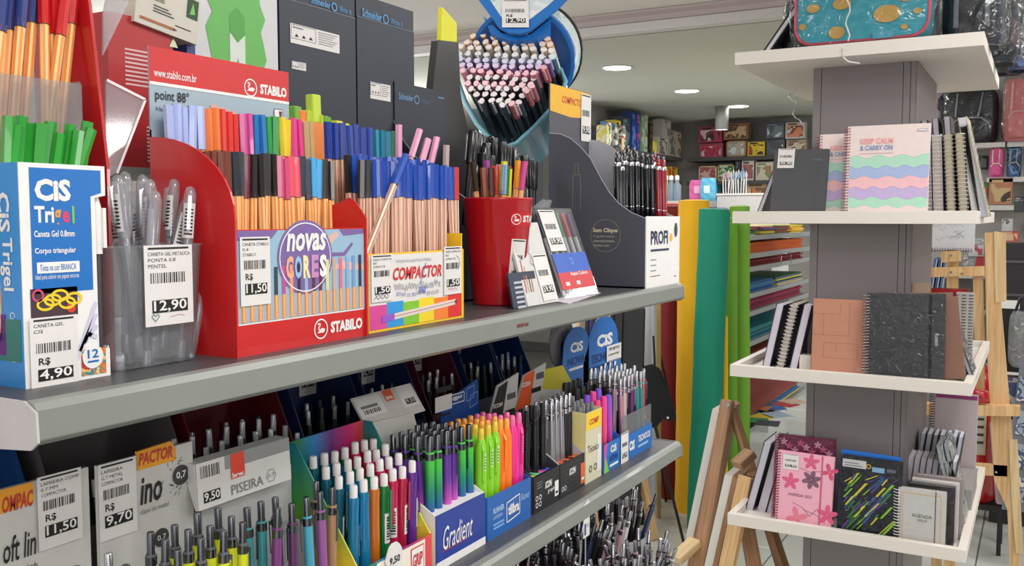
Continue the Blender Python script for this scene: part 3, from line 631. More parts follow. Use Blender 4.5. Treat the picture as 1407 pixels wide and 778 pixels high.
BRN = (122, 62, 48)
def row(cols_, y0, y1, X, ztop, grp, place, body='org', L=.166, jit=.0012, seed=1):
    random.seed(seed); n = len(cols_)
    for i, (cn, cc) in enumerate(cols_):
        y = y0 + (y1 - y0) * (i + .5) / n; lean = random.uniform(-.04, .04) if body == 'org' else random.uniform(-.06, .06)
        d = Vector((random.uniform(-.03, .01), lean, 1)).normalized(); top = Vector((X + random.uniform(-jit, jit), y, ztop + random.uniform(-.002, .002)))
        bc = {'org': (ORG, (250, 205, 150)), 'nat': ((236, 205, 180), (196, 138, 120))}[body]
        put('f' + body + cn, fineliner(cc, *bc), top - d * L, d, '%s fineliner with %s cap in the %s' % ('orange' if body == 'org' else 'cream striped', cn, place), 'pen', grp, spin=random.uniform(-.2, .2))
R1 = [('brown', BRN)] * 5 + [('charcoal', (50, 56, 66))] * 2 + [('maroon', (110, 22, 44))] + [('black', (38, 32, 34))] * 4 + [('rose pink', (214, 84, 130))] * 2 + [('coral', (240, 88, 110))] * 2 + [('navy', (32, 40, 66))] * 2 + [('sky blue', (84, 176, 232))] * 2 + [('black', (38, 32, 34))] * 2
row(R1, .617, .812, -.686, .062, 'front row of the red fineliner display', 'front row, red display', seed=3)
R2 = [('lavender', (176, 190, 238))] * 5 + [('orange', (238, 120, 40))] * 2 + [('scarlet', (226, 62, 54))] * 3 + [('violet pink', (208, 72, 154))] * 2 + [('blue', (40, 120, 190))] * 2 + [('green', (54, 160, 80))] * 2 + [('yellow', (240, 208, 30))] * 2 + [('magenta', (222, 48, 134))] * 2 + [('tan', (196, 162, 116))] * 2
row(R2, .620, .828, -.727, .107, 'back row of the red fineliner display', 'raised back row, red display', seed=4)

# ---- open box of highlighters behind
t = thing('highlighter_box', 'long open carton with yellow, orange and red edge behind the fineliners', 'box', (-.80, .80, UZ), R90)
Wd = PX(525, 186, -.80).y - .80; zt = PX(460, 172, -.80).z + .129
for x0, x1, c in ((0, .06, (200, 205, 80)), (.06, .11, (228, 214, 60)), (.11, .16, (238, 140, 70)), (.16, Wd, (226, 60, 50))): MB().box(x0, x1, -.0015, 0, 0, zt, mat(c)).build('front_panel', t)
MB().box(0, Wd, .06, .0615, 0, zt, mat((226, 120, 60))).build('back_panel', t); MB().box(Wd, Wd + .0015, -.0015, .0615, 0, zt, mat((226, 60, 50))).build('side_panel', t); MB().box(-.0015, 0, -.0015, .0615, 0, zt, mat((228, 214, 60))).build('side_panel', t)
def highlighter(c, cap):
    def mk(t):
        MB().box(-.0075, .0075, -.006, .006, 0, .085, mat(c, .35, coat=.2)).build('barrel', t)
        o = MB().box(-.0085, .0085, -.0065, .0065, .085, .122, mat(cap, .35, coat=.2)).build('cap', t); bevel(o, .002, 2)
    return ('highlighter', mk)
for i, (px, py, c, nm, sp) in enumerate([(404, 146, (120, 180, 60), 'green', .2), (412, 152, (245, 130, 50), 'orange', .1), (421, 152, (190, 214, 60), 'lime', .4), (430, 130, (200, 224, 70), 'upright lime', 0), (438, 158, (190, 220, 70), 'lime', .5), (446, 160, (110, 180, 60), 'green', .3), (462, 166, (220, 222, 70), 'yellow', .2), (474, 170, (222, 224, 70), 'yellow', .6)]):
    p = PX(px, py, -.83); d = Vector((0, .03 * (i % 3 - 1), 1)).normalized()
    put('hl' + nm, highlighter(c, c), p - d * .122, d, '%s highlighter sticking out of the long open carton' % nm, 'highlighter', 'highlighters in the open carton', spin=R90 + sp)

# ---- multicolour display with cream striped pens
CY_0, CY_1, CXF = .822, 1.018, -.645
t = thing('striped_pen_display', 'white rainbow-striped card display of cream striped pens with scribbles on its front', 'display box', (CXF, CY_0, UZ), R90)
F = Frame('X', CXF, (0, CY_0, UZ)); Wd = CY_1 - CY_0; YEL = mat((244, 196, 40)); hf = .088
MB().box(0, Wd, 0, .002, 0, hf, YEL).build('front_panel', t); MB().box(0, .0015, .002, .10, 0, hf + .02, YEL).build('side_panel', t); MB().box(Wd - .0015, Wd, .002, .10, 0, hf + .02, YEL).build('side_panel', t)
MB().box(.0015, Wd - .0015, .1, .102, 0, .15, YEL).build('back_panel', t); MB().box(.0015, Wd - .0015, .002, .1, 0, .003, YEL).build('base_panel', t)
b = MB(); b.rect(.001, .003, Wd - .006, hf - .002, PAPER, -.0004)
for k, c in enumerate([(216, 70, 150), (50, 150, 220), (130, 196, 50), (244, 214, 40), (244, 130, 50), (222, 50, 44)]):
    x0 = .001 + k * (Wd - .007) / 6; b.rect(x0, .003, x0 + (Wd - .007) / 6, .030 + .002 * (k % 2), mat(c), -.0007)
b.line([(.03, .014), (Wd - .02, .022)], .007, mat((228, 214, 206)), -.0010); b.line([(.03, .0142), (Wd - .02, .0222)], .0012, mat((190, 150, 140)), -.0012); b.line([(.022, .0132), (.046, .0155)], .0075, mat((150, 90, 200)), -.0013); b.disc(Wd - .02, .022, .003, mat((150, 40, 40)), -.0014)
b.text('COMPACTOR', .044, .056, .144, .071, mat((206, 40, 44)), -.0010, bold=.03, shear=.25)
b.build('printed_picture', t)
b = MB(); random.seed(5)
for k in range(14):
    x = .046 + .0068 * k; m_ = mat(random.choice([(60, 70, 140), (90, 90, 110), (150, 90, 130), (60, 60, 70)])); z = .046 + .003 * random.random()
    b.line([(x + .001 * j, z + .004 * math.sin(j * 1.7 + k)) for j in range(7)], .0005, m_, -.0012)
for k in range(9):
    x = .05 + .010 * k; m_ = mat(random.choice([(60, 90, 170), (120, 120, 150), (150, 90, 130)])); z = .036 + .004 * random.random()
    b.line([(x + .0012 * j, z + .003 * math.cos(j * 2.1 + k)) for j in range(8)], .0005, m_, -.0012)
b.line([(.098, .05), (.106, .066), (.11, .074)], .001, mat((50, 90, 180)), -.0014)
for k in range(5): b.line([(.095 + k * .003, .038), (.097 + k * .003, .046)], .0012, mat((50, 90, 200)), -.0014)
for k in range(8): b.line([(.05 + .009 * k + .0012 * j, .078 + .002 * math.cos(j * 2.1 + k)) for j in range(8)], .0005, mat((130, 140, 170)), -.0012)
b.build('scribbles', t)
price_tag(t, .003, .034, .042, hf - .001, '1,50', y=-.0020, lines=('CANETA COMPACTOR', 'NEO', 'COMPACTOR'), rs=False, doodle=[(INK, [(.1 + .1 * k, .06 + .05 * (k % 2)) for k in range(8)]), (mat((90, 60, 120)), [(.15 + .09 * k, .12 + .04 * ((k + 1) % 2)) for k in range(8)])])
price_tag(t, Wd - .048, .032, Wd - .008, hf + .004, '1,50', y=-.0020, lines=('CANETA COMPACTOR', 'NEO', 'COMPACTOR'), rs=False, doodle=[(mat((200, 80, 90)), [(.2 + .08 * k, .08 + .06 * (k % 2)) for k in range(8)]), (INK, [(.7, .8), (.85, .75), (.9, .6), (.75, .5)])])
BLU = (30, 76, 176)
row([('black', (30, 32, 38))] * 2 + [('blue', BLU)] * 19 + [('red', (212, 44, 48))], .838, 1.040, -.668, .0645, 'front row of the rainbow striped display', 'front row, rainbow display', body='nat', seed=6)
row([('black', (30, 32, 38))] * 1 + [('blue', BLU)] * 17, .838, 1.015, -.690, .0715, 'second row of the rainbow striped display', 'second row, rainbow display', body='nat', seed=7, jit=.0005)
row([('deep blue', (34, 66, 160))] * 7 + [('teal', (30, 130, 160))] * 3 + [('dark green', (36, 128, 76))], .845, .985, -.725, .109, 'raised back row of the rainbow striped display', 'back row, rainbow display', body='nat', seed=8, jit=.0005)
for i, (tp, bt) in enumerate([((548, 189), (548, 215)), ((572, 193), (562, 225)), ((584, 206), (576, 235)), ((597, 204), (590, 235))]):
    pen_px('pinkm', fineliner((238, 170, 205), (236, 205, 180), (196, 138, 120)), tp, bt, -.715, .150, 'cream pen with pale pink cap at the right of the rainbow display', 'pink capped pens', spin=.3 * i)
pen_px('fnatblue', fineliner(BLU, (236, 205, 180), (196, 138, 120)), (546, 243), (505, 345), -.649, .135, 'blue capped cream pen leaning across the front of the rainbow display', None)
pen_px('fnatgrey', fineliner((190, 176, 170), (236, 205, 180), (196, 138, 120)), (613, 216), (612, 250), -.70, .15, 'cream pen with pale grey cap left of the red cup', None)

# ---- red cup
pc = PX(684, 268, -.70); CYc = pc.y
t = thing('pen_cup', 'glossy red plastic cup full of coloured fineliners', 'pen cup', (-.70, CYc, UZ))
RC = mat((186, 20, 36), .18, coat=.6, vary=.02)
# radii from the photo widths
rt_, rb_ = .0515, .0365; Hc = .157
MB().lathe([(rb_ - .003, .004), (rb_, 0), (rb_ + .0005, .003), (rt_, Hc - .004), (rt_ + .001, Hc - .002), (rt_ + .0005, Hc), (rt_ - .002, Hc - .001), (rb_ - .002, .005)], 48, RC, closed=False).build('cup_body', t)
MB().lathe([(0, .004), (rb_ - .002, .004)], 32, RC, closed=False).build('cup_base', t)
def cone_warp(ang):
    def f(p):
        r = rb_ + (rt_ - rb_) * p[2] / Hc + .0006 - p[1]; a = p[0] / .044 + ang
        return (r * math.sin(a + PI / 2), -r * math.cos(a + PI / 2), p[2])
    return f
b = MB(); b.warp = cone_warp(-.38)
b.rect(-.012, .115, .058, .136, mat((200, 36, 44), .3), -.0002, seg=14); swan(b, -.004, .1255, .0078, WHITE, -.0006)
for k, ch in enumerate('STABILO'): b.text(ch, .007 + k * .0068 + (.002 if ch == 'I' else 0), .121, .0130 + k * .0068 - (.002 if ch == 'I' else 0), .131, WHITE, -.0006, bold=.05)
b.build('wrap_label', t)
b = MB(); b.warp = cone_warp(-.78); b.M = Matrix.Rotation(.06, 4, 'Y')
sticker(b, .002, .030, .030, .098, '11,50', y=-.0006, lines=(), rs=False, seg=6); b.build('price_tag', t)
CUP = [(655, 224, 'lemon yellow', (226, 226, 60), .0), (648, 228, 'deep olive', (60, 48, 30), 0), (664, 236, 'brown', (150, 84, 50), 0), (674, 236, 'dark brown', (84, 44, 34), 0), (668, 230, 'pale blue', (120, 160, 210), 0), (680, 240, 'salmon', (226, 130, 90), 0), (678, 234, 'red', (218, 36, 44), 0), (688, 233, 'orange', (240, 140, 40), 0), (697, 234, 'green', (32, 130, 62), 0), (706, 234, 'vermilion', (226, 66, 44), 0), (712, 235, 'red', (218, 36, 44), 0), (719, 227, 'amber', (246, 164, 50), 0), (724, 228, 'magenta', (216, 80, 150), 0), (730, 236, 'lilac', (196, 140, 210), .1), (668, 226, 'violet', (150, 60, 150), 0), (700, 238, 'yellow', (240, 208, 30), 0)]
for i, (px, py, nm, cc, _) in enumerate(CUP):
    X = -.672 - .016 * ((i * 7) % 4)
    p1 = PX(px, py, X); dy_ = math.sqrt(max(.0001, .041 ** 2 - (X + .70) ** 2)); p1.y = min(max(p1.y, CYc - dy_), CYc + dy_)
    p0 = Vector((-.70 + (X + .70) * .4, CYc + (p1.y - CYc) * .45, UZ + .01)); d = (p1 - p0).normalized(); 
    put('cup' + nm, fineliner(cc), p1 - d * .16, d, 'fineliner with %s cap in the red cup' % nm, 'pen', 'fineliners in the red cup', spin=.4 * i)
# ================================================================== UPPER SHELF, BACK ROWS
NV = mat((30, 38, 54), .4, vary=.04)
# two tall navy cartons
XS = -.86
for i, (x0, x1, lbl) in enumerate([(385, 489, 'tall dark navy carton with two white info stickers, left of its pair'), (491, 569, 'tall dark navy carton with one white sticker, right of its pair')]):
    o = PX(x0, 100, XS); Y_0, Y_1 = o.y, PX(x1, 100, XS).y; Wd = Y_1 - Y_0
    t = thing('navy_carton', lbl, 'box', (XS, Y_0, UZ), R90); F = Frame('X', XS, (0, Y_0, UZ)); H = .47 if i == 0 else F.uv(566, 15)[1]
    hz = F.uv(x1, 25 if i == 0 else 44)[1]
    o = MB().box(0, Wd, 0, .09, 0, hz - .001, NV).build('carton_body', t)
    MB().box(0, Wd, .001, .02, hz, H, NV).build('header_flap', t)
    MB().box(0, Wd, -.0006, 0, hz - .0015, hz - .0004, mat((110, 118, 130))).build('fold_line', t)
    b = MB(); LB = mat((90, 150, 200))
    if i == 0: z = F.uv(440, 4)[1]; b.text('Schneider', .06, z - .004, .10, z + .005, LB, bold=.02); b.ring(.108, z, .006, .002, LB); b.text('Write it', .118, z - .004, .144, z + .004, LB)
    else: z = F.uv(515, 20)[1] - .002; b.text('Schneider', .012, z - .006, .058, z + .006, LB, bold=.02); b.ring(.068, z, .007, .002, LB); b.text('Write it', .080, z - .005, .110, z + .004, LB)
    b.build('lettering', t)
    for (a0, b0, a1, b1) in ([(398, 31, 466, 74), (400, 83, 420, 98)] if i == 0 else [(508, 112, 536, 140)]):
        r = F.rect(a0, b0, a1, b1); b = MB(); b.rect(*r, PAPER, -.0008); w_, h_ = r[2] - r[0], r[3] - r[1]
        b.line([(r[0] + .02 * w_, r[1] + .25 * h_), (r[0] + .5 * w_, r[1] + .25 * h_), (r[0] + .5 * w_, r[1] + .95 * h_), (r[0] + .02 * w_, r[1] + .95 * h_), (r[0] + .02 * w_, r[1] + .25 * h_)], .0006, INK, -.001)
        if w_ > .04: b.text('Segurança', r[0] + .05 * w_, r[3] - .25 * h_, r[0] + .25 * w_, r[3] - .12 * h_, INK, -.001, bold=.03)
        for k in range(6): b.rect(r[0] + .55 * w_, r[3] - (.15 + .12 * k) * h_, r[0] + (.95 - .05 * (k % 3)) * w_, r[3] - (.11 + .12 * k) * h_, GREY, -.001)
        for k in range(3): b.poly([(r[0] + (.08 + .14 * k) * w_, r[1] + .35 * h_), (r[0] + (.16 + .14 * k) * w_, r[1] + .35 * h_), (r[0] + (.12 + .14 * k) * w_, r[1] + .52 * h_)], INK, -.001)
        b.build('info_sticker', t)
# white carton with green highlighter shape
o = PX(262, 60, XS); Y_0, Y_1 = o.y, PX(383, 60, XS).y - .002; t = thing('highlighter_carton', 'large white carton printed with a green wavy shape and highlighter outline', 'box', (XS, Y_0, UZ), R90)
F = Frame('X', XS, (0, Y_0, UZ)); Wd = Y_1 - Y_0
MB().box(0, Wd, 0, .07, 0, .52, mat((206, 206, 208), .4)).build('carton_body', t)
b = MB(); GR = mat((98, 176, 84), .4)
L_ = [F.uv(*p) for p in [(283, -40), (285, 0), (291, 15), (282, 35), (286, 55), (290, 76), (300, 120), (340, 140), (360, 100), (366, 84), (362, 62), (358, 45), (364, 28), (357, 8), (352, -40)]]; b.poly(L_, GR, -.0006)
a = F.uv(315, 50); c_ = F.uv(336, 50); z1 = F.uv(325, 10)[1]; z0 = F.uv(325, 50)[1]
b.poly([(a[0], z0 - .06), (c_[0], z0 - .06), (c_[0], z0 + .003), ((a[0] + c_[0]) / 2, z0 - .008), (a[0], z0 + .003)], mat((214, 220, 214)), -.0009)
b.poly([(a[0], z0 + .004), ((a[0] + c_[0]) / 2, z0 - .006), (c_[0], z0 + .004), (c_[0], z1 - .01), ((a[0] + c_[0]) / 2, z1), (a[0], z1 - .01)], mat((84, 160, 72)), -.0009)
b.poly([((a[0] + c_[0]) / 2 - .004, z0 - .04), ((a[0] + c_[0]) / 2 + .004, z0 - .04), ((a[0] + c_[0]) / 2, z0 - .026)], mat((100, 140, 90)), -.0011)
b.build('printed_picture', t)
# red carton and small cartons upper left
o = PX(150, 120, -.84); t = thing('red_carton', 'dark red carton with small white print behind the clear dividers', 'box', (-.84, o.y, .052), R90)
F = Frame('X', -.84, (0, o.y, .052)); Wd = F.uv(257, 60)[0]; H = F.uv(180, 22)[1]
MB().box(0, Wd - .02, 0, .08, 0, H, mat((176, 28, 34), .35)).build('carton_body', t)
b = MB()
for k in range(9): z = H - .036 - .0045 * k; b.rect(.020, z, .020 + .045 - .006 * (k % 3), z + .0018, mat((226, 190, 190)), -.0004)
for k in range(10): z = H - .115 - .004 * k; b.rect(.045, z, .045 + .03 - .004 * (k % 3), z + .0016, mat((226, 190, 190)), -.0004)
a = F.uv(238, 60); b.poly([(a[0] - .006, a[1] - .004), (a[0] + .006, a[1] - .004), (a[0], a[1] + .006)], mat((210, 220, 190)), -.0006)
b.build('printed_text', t)
o = PX(184, 18, -.835); t = thing('eco_carton', 'small tilted off-white carton with a printed wooden pencil on top of the red carton', 'box', (-.835, o.y, o.z - .008), rot=(0, math.radians(8), R90))
b = MB().box(0, .085, 0, .05, 0, .05, mat((206, 200, 188), .5)); b.build('carton_body', t)
b = MB(); b.line([(.006, .007), (.05, .007)], .003, mat((170, 100, 60)), -.0005); b.poly([(.05, .0085), (.05, .0055), (.056, .007)], INK, -.0005); b.line([(.052, .012), (.074, .012)], .001, INK, -.0005); b.ring(.012, .032, .005, .0012, mat((60, 70, 60))); b.text('Caneta', .022, .030, .036, .036, mat((40, 80, 50))); b.rect(.066, .026, .082, .048, mat((40, 70, 40))); b.poly([(.07, .03), (.078, .032), (.074, .044)], mat((120, 190, 90)), -.0006)
for k in range(3): b.rect(.022, .018 + k * .003, .05 - .004 * k, .0195 + k * .003, mat((70, 76, 70)))
b.build('printed_text', t)
o = PX(252, 45, -.85); t = thing('blue_carton', 'narrow dark blue carton wedged beside the green printed carton', 'box', (-.845, o.y, .052), R90)
MB().box(0, .012, 0, .05, 0, .178, mat((44, 60, 130), .4)).build('carton_body', t)
b = MB(); b.disc(.006, .10, .004, WHITE); b.build('printed_mark', t)

# giant demo highlighter
XH = -.90; o = PX(612, 100, XH); t = thing('giant_highlighter', 'oversized black display marker with yellow chisel tip standing upright', 'display prop', (XH, o.y, UZ), R90)
F = Frame('X', XH, (0, o.y, UZ)); U = lambda x, y: F.uv(x, y)
bp = [U(602, 55), U(630, 58), U(633, 130), U(650, 215)]; zb = 0
pts = [(U(588, 200)[0], .02), (bp[3][0] + .01, .02), bp[3], bp[2], bp[1], bp[0], U(596, 110), U(588, 190)]
bevel(MB().prism(pts, 0, .014, mat((34, 34, 36), .3), 'y').build('marker_body', t), .003, 2)
MB().prism([(pts[0][0] + .0, 0), (pts[1][0], 0), (pts[1][0], .02), (pts[0][0], .02)], 0, .018, mat((34, 34, 36), .3)).build('marker_foot', t)
pts = [U(607, 56), U(629, 58), U(629, 32), U(609, 9)]
bevel(MB().prism(pts, .002, .010, mat((226, 222, 30), .4), 'y').build('chisel_tip', t), .002, 2)
# navy display with black liners
XD = -.86; o = PX(541, 150, XD); YD = o.y; t = thing('liner_display', 'dark navy curved display of black capped liner pens behind the red cup', 'display box', (XD + .10, YD, UZ), R90)
F = Frame('X', XD, (0, YD, UZ)); Wd = PX(612, 150, XD).y - YD; Hh = F.uv(545, 113)[1]; D = .10
MB().box(0, Wd, D - .002, D, 0, Hh, NV).build('back_panel', t); MB().box(0, .37, 0, .002, 0, .10, NV).build('front_panel', t); MB().box(Wd, .37, D - .002, D, 0, .12, NV).build('back_panel', t); MB().box(.368, .37, 0, D, 0, .10, NV).build('side_panel', t)
FS = Frame('Y', YD, (XD + .10, 0, UZ)); zc = [FS.uv(*p) for p in [(541, 165), (556, 195), (575, 220), (600, 243), (640, 272)]]
prof = [(D - .002, 0), (.002, 0), (.002, .10)] + [(min(D - .002, max(.002, -p[0])), max(p[1], .10)) for p in reversed(zc)] + [(D - .002, max(q[1] for q in zc))]
MB().prism(prof, 0, .002, NV, 'x').build('side_panel', t)
b = MB(); b.M = Matrix.Rotation(-PI / 2, 4, 'Z'); b.line([(p[0], p[1]) for p in zc], .0015, mat((170, 176, 186)), -.0006); b.build('edge_line', t)
MB().box(0, .37, 0, D, 0, .003, NV).build('base_panel', t)
b = MB(); z = F.uv(575, 138)[1]; LB = mat((110, 150, 190)); b.text('Schneider', .010, z - .004, .048, z + .006, LB, y=D - .0026, bold=.02); b.ring(.057, z, .007, .0018, LB, D - .0026); b.text('Write it', .068, z - .004, .095, z + .004, mat((80, 100, 130)), y=D - .0026); b.rect(Wd - .025, Hh - .012, Wd - .008, Hh - .010, LB, D - .0026); b.build('lettering', t)
LNP = [(634, 176), (643, 178), (653, 182), (662, 185), (648, 195), (657, 198), (668, 197), (678, 190), (672, 200), (683, 200), (690, 195), (698, 200), (706, 203), (700, 210), (712, 211), (720, 214), (728, 218), (686, 212), (694, 217), (734, 222), (664, 210), (676, 214)]
for i, (px, py) in enumerate(LNP):
    X = -.775 - .013 * (i % 5); p = PX(px, py, X); d = Vector((.02 * (i % 3 - 1), -.02 + .012 * (i % 4), 1)).normalized()
    L = .1475; foot = p - d * L
    put('liner', big_cap_pen(), foot, Vector((.0, .18, 1)).normalized() if i < 6 else d, 'black liner pen with silver clip behind the red cup', 'pen', 'black liner pens behind the red cup', spin=PI / 2 + .3 * (i % 3))

# ---- wallets of pens leaning, white cards
def wallet(x0, x1, Xb, lean, H, label, front):
    o = PX(x0, 390, Xb); t = thing('pen_wallet', label, 'pen set', (Xb, o.y, UZ + .001), rot=(-lean, 0, R90)); Wd = PX(x1, 390, Xb).y - o.y
    front(t, Wd, H); return t
def w_color(t, Wd, H):
    MB().box(0, Wd, 0, .009, 0, H, clear(gloss=.14, tintmix=.08)).build('clear_case', t)
    b = MB(); b.box(.004, Wd - .004, -.0008, -.0002, .014, .066, mat((206, 50, 56), .4)); b.box(.004, Wd - .004, -.0009, -.0002, .042, .074, mat((40, 90, 190), .4)); b.text('Aqua Colors', Wd * .35, .034, Wd * .85, .042, WHITE, -.0014, bold=.02); b.ring(Wd * .5, .060, .006, .002, mat((110, 160, 230)), -.0014)
    for k in range(2): b.rect(Wd * (.15 + .3 * k), .020, Wd * (.25 + .3 * k), .026, WHITE, -.0014)
    b.build('front_label', t)
    for k, c in enumerate([(60, 60, 90), (120, 60, 140), (40, 130, 170), (40, 150, 90), (220, 50, 70), (110, 60, 120)]):
        x = .010 + (Wd - .02) * k / 5.0; b = MB(); b.cyl((x, .0045, .006), (x, .0045, H - .008), .0036, n=8, m=mat((214, 206, 206), .4)); b.cyl((x, .0045, H - .05), (x, .0045, H - .008), .0038, n=8, m=CAPM(c)); lab(b.build('pen', t), 'slim pen with a coloured cap')
    price_tag(t, .005, .078, Wd * .46, H - .004, '59,90', y=-.0016, rs=False)
def w_navy(t, Wd, H):
    MB().box(0, Wd, 0, .009, 0, H, clear(gloss=.14, tintmix=.05)).build('clear_case', t)
    for k in range(6):
        x = .008 + (Wd - .016) * k / 5.0; b = MB(); b.cyl((x, .0045, .004), (x, .0045, H - .006), .0038, n=8, m=mat((46, 44, 96), .3, coat=.3)); b.cyl((x, .0045, H - .06), (x, .0045, H - .055), .0041, n=8, m=CHROME); b.build('pen', t)
    MB().prism([(Wd * .4, H), (Wd * .8, H), (Wd * .95, H + .014), (Wd * .85, H + .016)], .003, .0042, clear(gloss=.2, tintmix=.15)).build('hang_tab', t)
def w_white(t, Wd, H):
    MB().box(0, Wd, 0, .004, 0, H, mat((208, 206, 204), .4)).build('card', t)
    b = MB()
    for k, c in enumerate([(196, 90, 80), (220, 150, 120), (70, 60, 60), (190, 120, 70)]): b.line([(.006 + .007 * k, .02), (.012 + .006 * k, H * .55 - .01 * k)], .0022, mat(c), -.0006)
    b.line([(.03, H * .9), (.035, H * .7), (.045, H * .6), (.04, H * .5), (.055, H * .45)], .001, GREY, -.0006); b.ring(.04, H * .72, .010, .001, GREY, -.0006)
    b.build('printed_picture', t); price_tag(t, Wd * .5, .004, Wd * .97, H * .6, '59,90', y=-.0012, rs=False)
def w_dark(t, Wd, H):
    MB().box(0, Wd, 0, .003, 0, H, mat((44, 56, 76), .4)).build('card', t); b = MB()
    for k in range(7): b.rect(.012, H - .016 - .007 * k, .012 + (Wd - .03) * (.9 - .2 * (k % 3)), H - .013 - .007 * k, mat((190, 196, 206)), -.0005)
    b.build('printed_text', t)
wallet(706, 742, -.640, .20, .050, 'short dark blue printed card leaning beside the red cup', w_dark)
wallet(726, 768, -.636, .30, .125, 'white pen set card with printed pencils leaning beside the red cup', w_white)
wallet(750, 790, -.668, .30, .150, 'clear wallet of navy blue pens, left of the colourful wallet', w_navy)
wallet(757, 797, -.682, .30, .150, 'clear wallet of navy blue pens, directly behind the colourful wallet', w_navy)
wallet(776, 823, -.645, .36, .152, 'clear wallet of coloured pens with a blue and red label', w_color)
q = [PZ(*p, UZ + .0015) for p in [(727, 407), (782, 417), (825, 402), (771, 398)]]; c_ = q[0]
b = MB(); v = [p - c_ for p in q]; b.add(v + [p - Vector((0, 0, .0012)) for p in v], [(0, 1, 2, 3), (4, 5, 1, 0), (5, 6, 2, 1), (6, 7, 3, 2), (7, 4, 0, 3)], mat((226, 222, 232), .45))
o = b.build('paper_card', None, W(c_)); tag(o, 'white folded paper card lying flat on the upper shelf', 'card')
b = MB(); b.add([v[0].lerp(v[3], .4) + Vector((0, 0, .0003)), v[0].lerp(v[3], .55) + Vector((0, 0, .0003)), v[1].lerp(v[2], .75) + Vector((0, 0, .0003)), v[1].lerp(v[2], .7) + Vector((0, 0, .0003))], [(0, 1, 2, 3)], mat((150, 140, 200))); b.build('printed_stripe', o)

# ---- big grey pencil display at the end
PY0, PY1, PXF, PXB = 1.583, 1.760, -.616, -.811
t = thing('pencil_display', 'big charcoal display box with white front and wavy side at the shelf end', 'display box', (PXF, PY0, UZ), R90)
D = PXF - PXB; Wd = PY1 - PY0; CH = mat((82, 82, 92), .45, vary=.03); F = Frame('X', PXF, (0, PY0, UZ)); hf = .130
FS = Frame('Y', PY0, (PXF, 0, UZ)); FB = Frame('X', PXB, (0, PY0, UZ))
MB().box(0, Wd, 0, .002, 0, hf, WHITE).build('front_panel', t)
Hb = FB.uv(783, 124)[1] + .004; zh = FB.uv(783, 152)[1]
MB().box(0, Wd, D, D + .002, 0, Hb, CH).build('back_panel', t)
cv = [FS.uv(*p) for p in [(755, 183), (770, 184), (784, 190), (798, 202), (811, 217), (827, 247), (838, 265), (851, 280), (868, 292), (887, 300)]]
prof = [(D, 0), (.002, 0)] + [(max(.002, -p[0]), p[1]) for p in reversed(cv)] + [(D, cv[0][1])]
MB().prism(prof, 0, .002, CH, 'x').build('side_panel', t); MB().prism(prof, Wd - .002, Wd, mat((198, 198, 208), .5), 'x').build('side_panel', t)
MB().box(0, Wd, .002, D, 0, .003, CH).build('base_panel', t); MB().box(.002, Wd - .002, .002, D, hf - .012, hf - .009, BLACK).build('pen_insert', t)
b = MB(); b.M = Matrix.Rotation(-PI / 2, 4, 'Z'); LG = mat((196, 196, 204)); b.line(cv, .0013, LG, -.0006)
m_ = mat((150, 146, 110)); a = FS.uv(787, 290); c_ = FS.uv(798, 240); b.line([(a[0], a[1]), (a[0], c_[1]), (c_[0], c_[1]), (c_[0], a[1])], .0008, m_, -.0006); k1 = FS.uv(790, 225); k2 = FS.uv(795, 225); b.line([(k1[0], c_[1]), (k1[0], k1[1]), (k2[0], k1[1]), (k2[0], c_[1])], .0008, m_, -.0006)
cc = FS.uv(832, 324); b.ring(cc[0], cc[1], .030, .0009, m_, -.0006, 36)
b.text('Sem Clique', cc[0] - .025, cc[1] + .004, cc[0] + .024, cc[1] + .014, mat((222, 208, 176)), -.0008, bold=.03)
for k, s_ in enumerate(['O grafite avança', 'automaticamente', 'durante o uso.']): b.text(s_, cc[0] - .024, cc[1] - .004 - .008 * k, cc[0] + (.018, .018, .008)[k], cc[1] + .001 - .008 * k, mat((200, 190, 170)), -.0008)
b.build('lettering', t)
b = MB(); b.poly([(.001, zh - .008), (Wd * .5, zh - .013), (Wd - .001, zh - .008), (Wd - .001, Hb - .001), (.001, Hb - .001)], mat((240, 184, 60)), D - .0006)
b.text('COMPACTOR', Wd * .28, (zh + Hb) / 2 - .010, Wd * .82, (zh + Hb) / 2 + .004, mat((206, 80, 40)), D - .001, bold=.02, shear=.2); b.build('header_print', t)
price_tag(t, Wd * .76, zh - .055, Wd + .004, Hb - .004, '9,90', y=D - .002, rs=False)
b = MB(); r = F.rect(894, 322, 918, 344); b.text('PROFI', Wd * .12, hf - .052, Wd * .62, hf - .026, mat((32, 40, 84)), -.0006, bold=.03); b.disc(Wd * .72, hf - .040, .008, mat((236, 180, 40)), -.0006)
b.rect(Wd * .12, hf - .064, Wd * .66, hf - .060, mat((50, 56, 90)), -.0006)
for k in range(4): b.rect(Wd * .12, hf - .080 - .010 * k, Wd * (.28 + .12 * (k == 3)), hf - .0785 - .010 * k, GREY, -.0006)
b.disc(Wd * .87, hf - .026, .009, mat((60, 66, 64)), -.0006, rz=.014); b.rect(Wd * .82, .014, Wd * .9, .016, GREY, -.0006); b.build('lettering', t)
PR = [(848, 208, 'b'), (857, 206, 'b'), (866, 208, 'b'), (874, 208, 'b'), (882, 210, 'b'), (889, 212, 'b'), (896, 212, 'b'), (853, 214, 'b'), (879, 214, 'b'), (862, 200, 'b'), (871, 202, 'b'), (904, 214, 'r'), (911, 215, 'r'), (899, 208, 'r')]
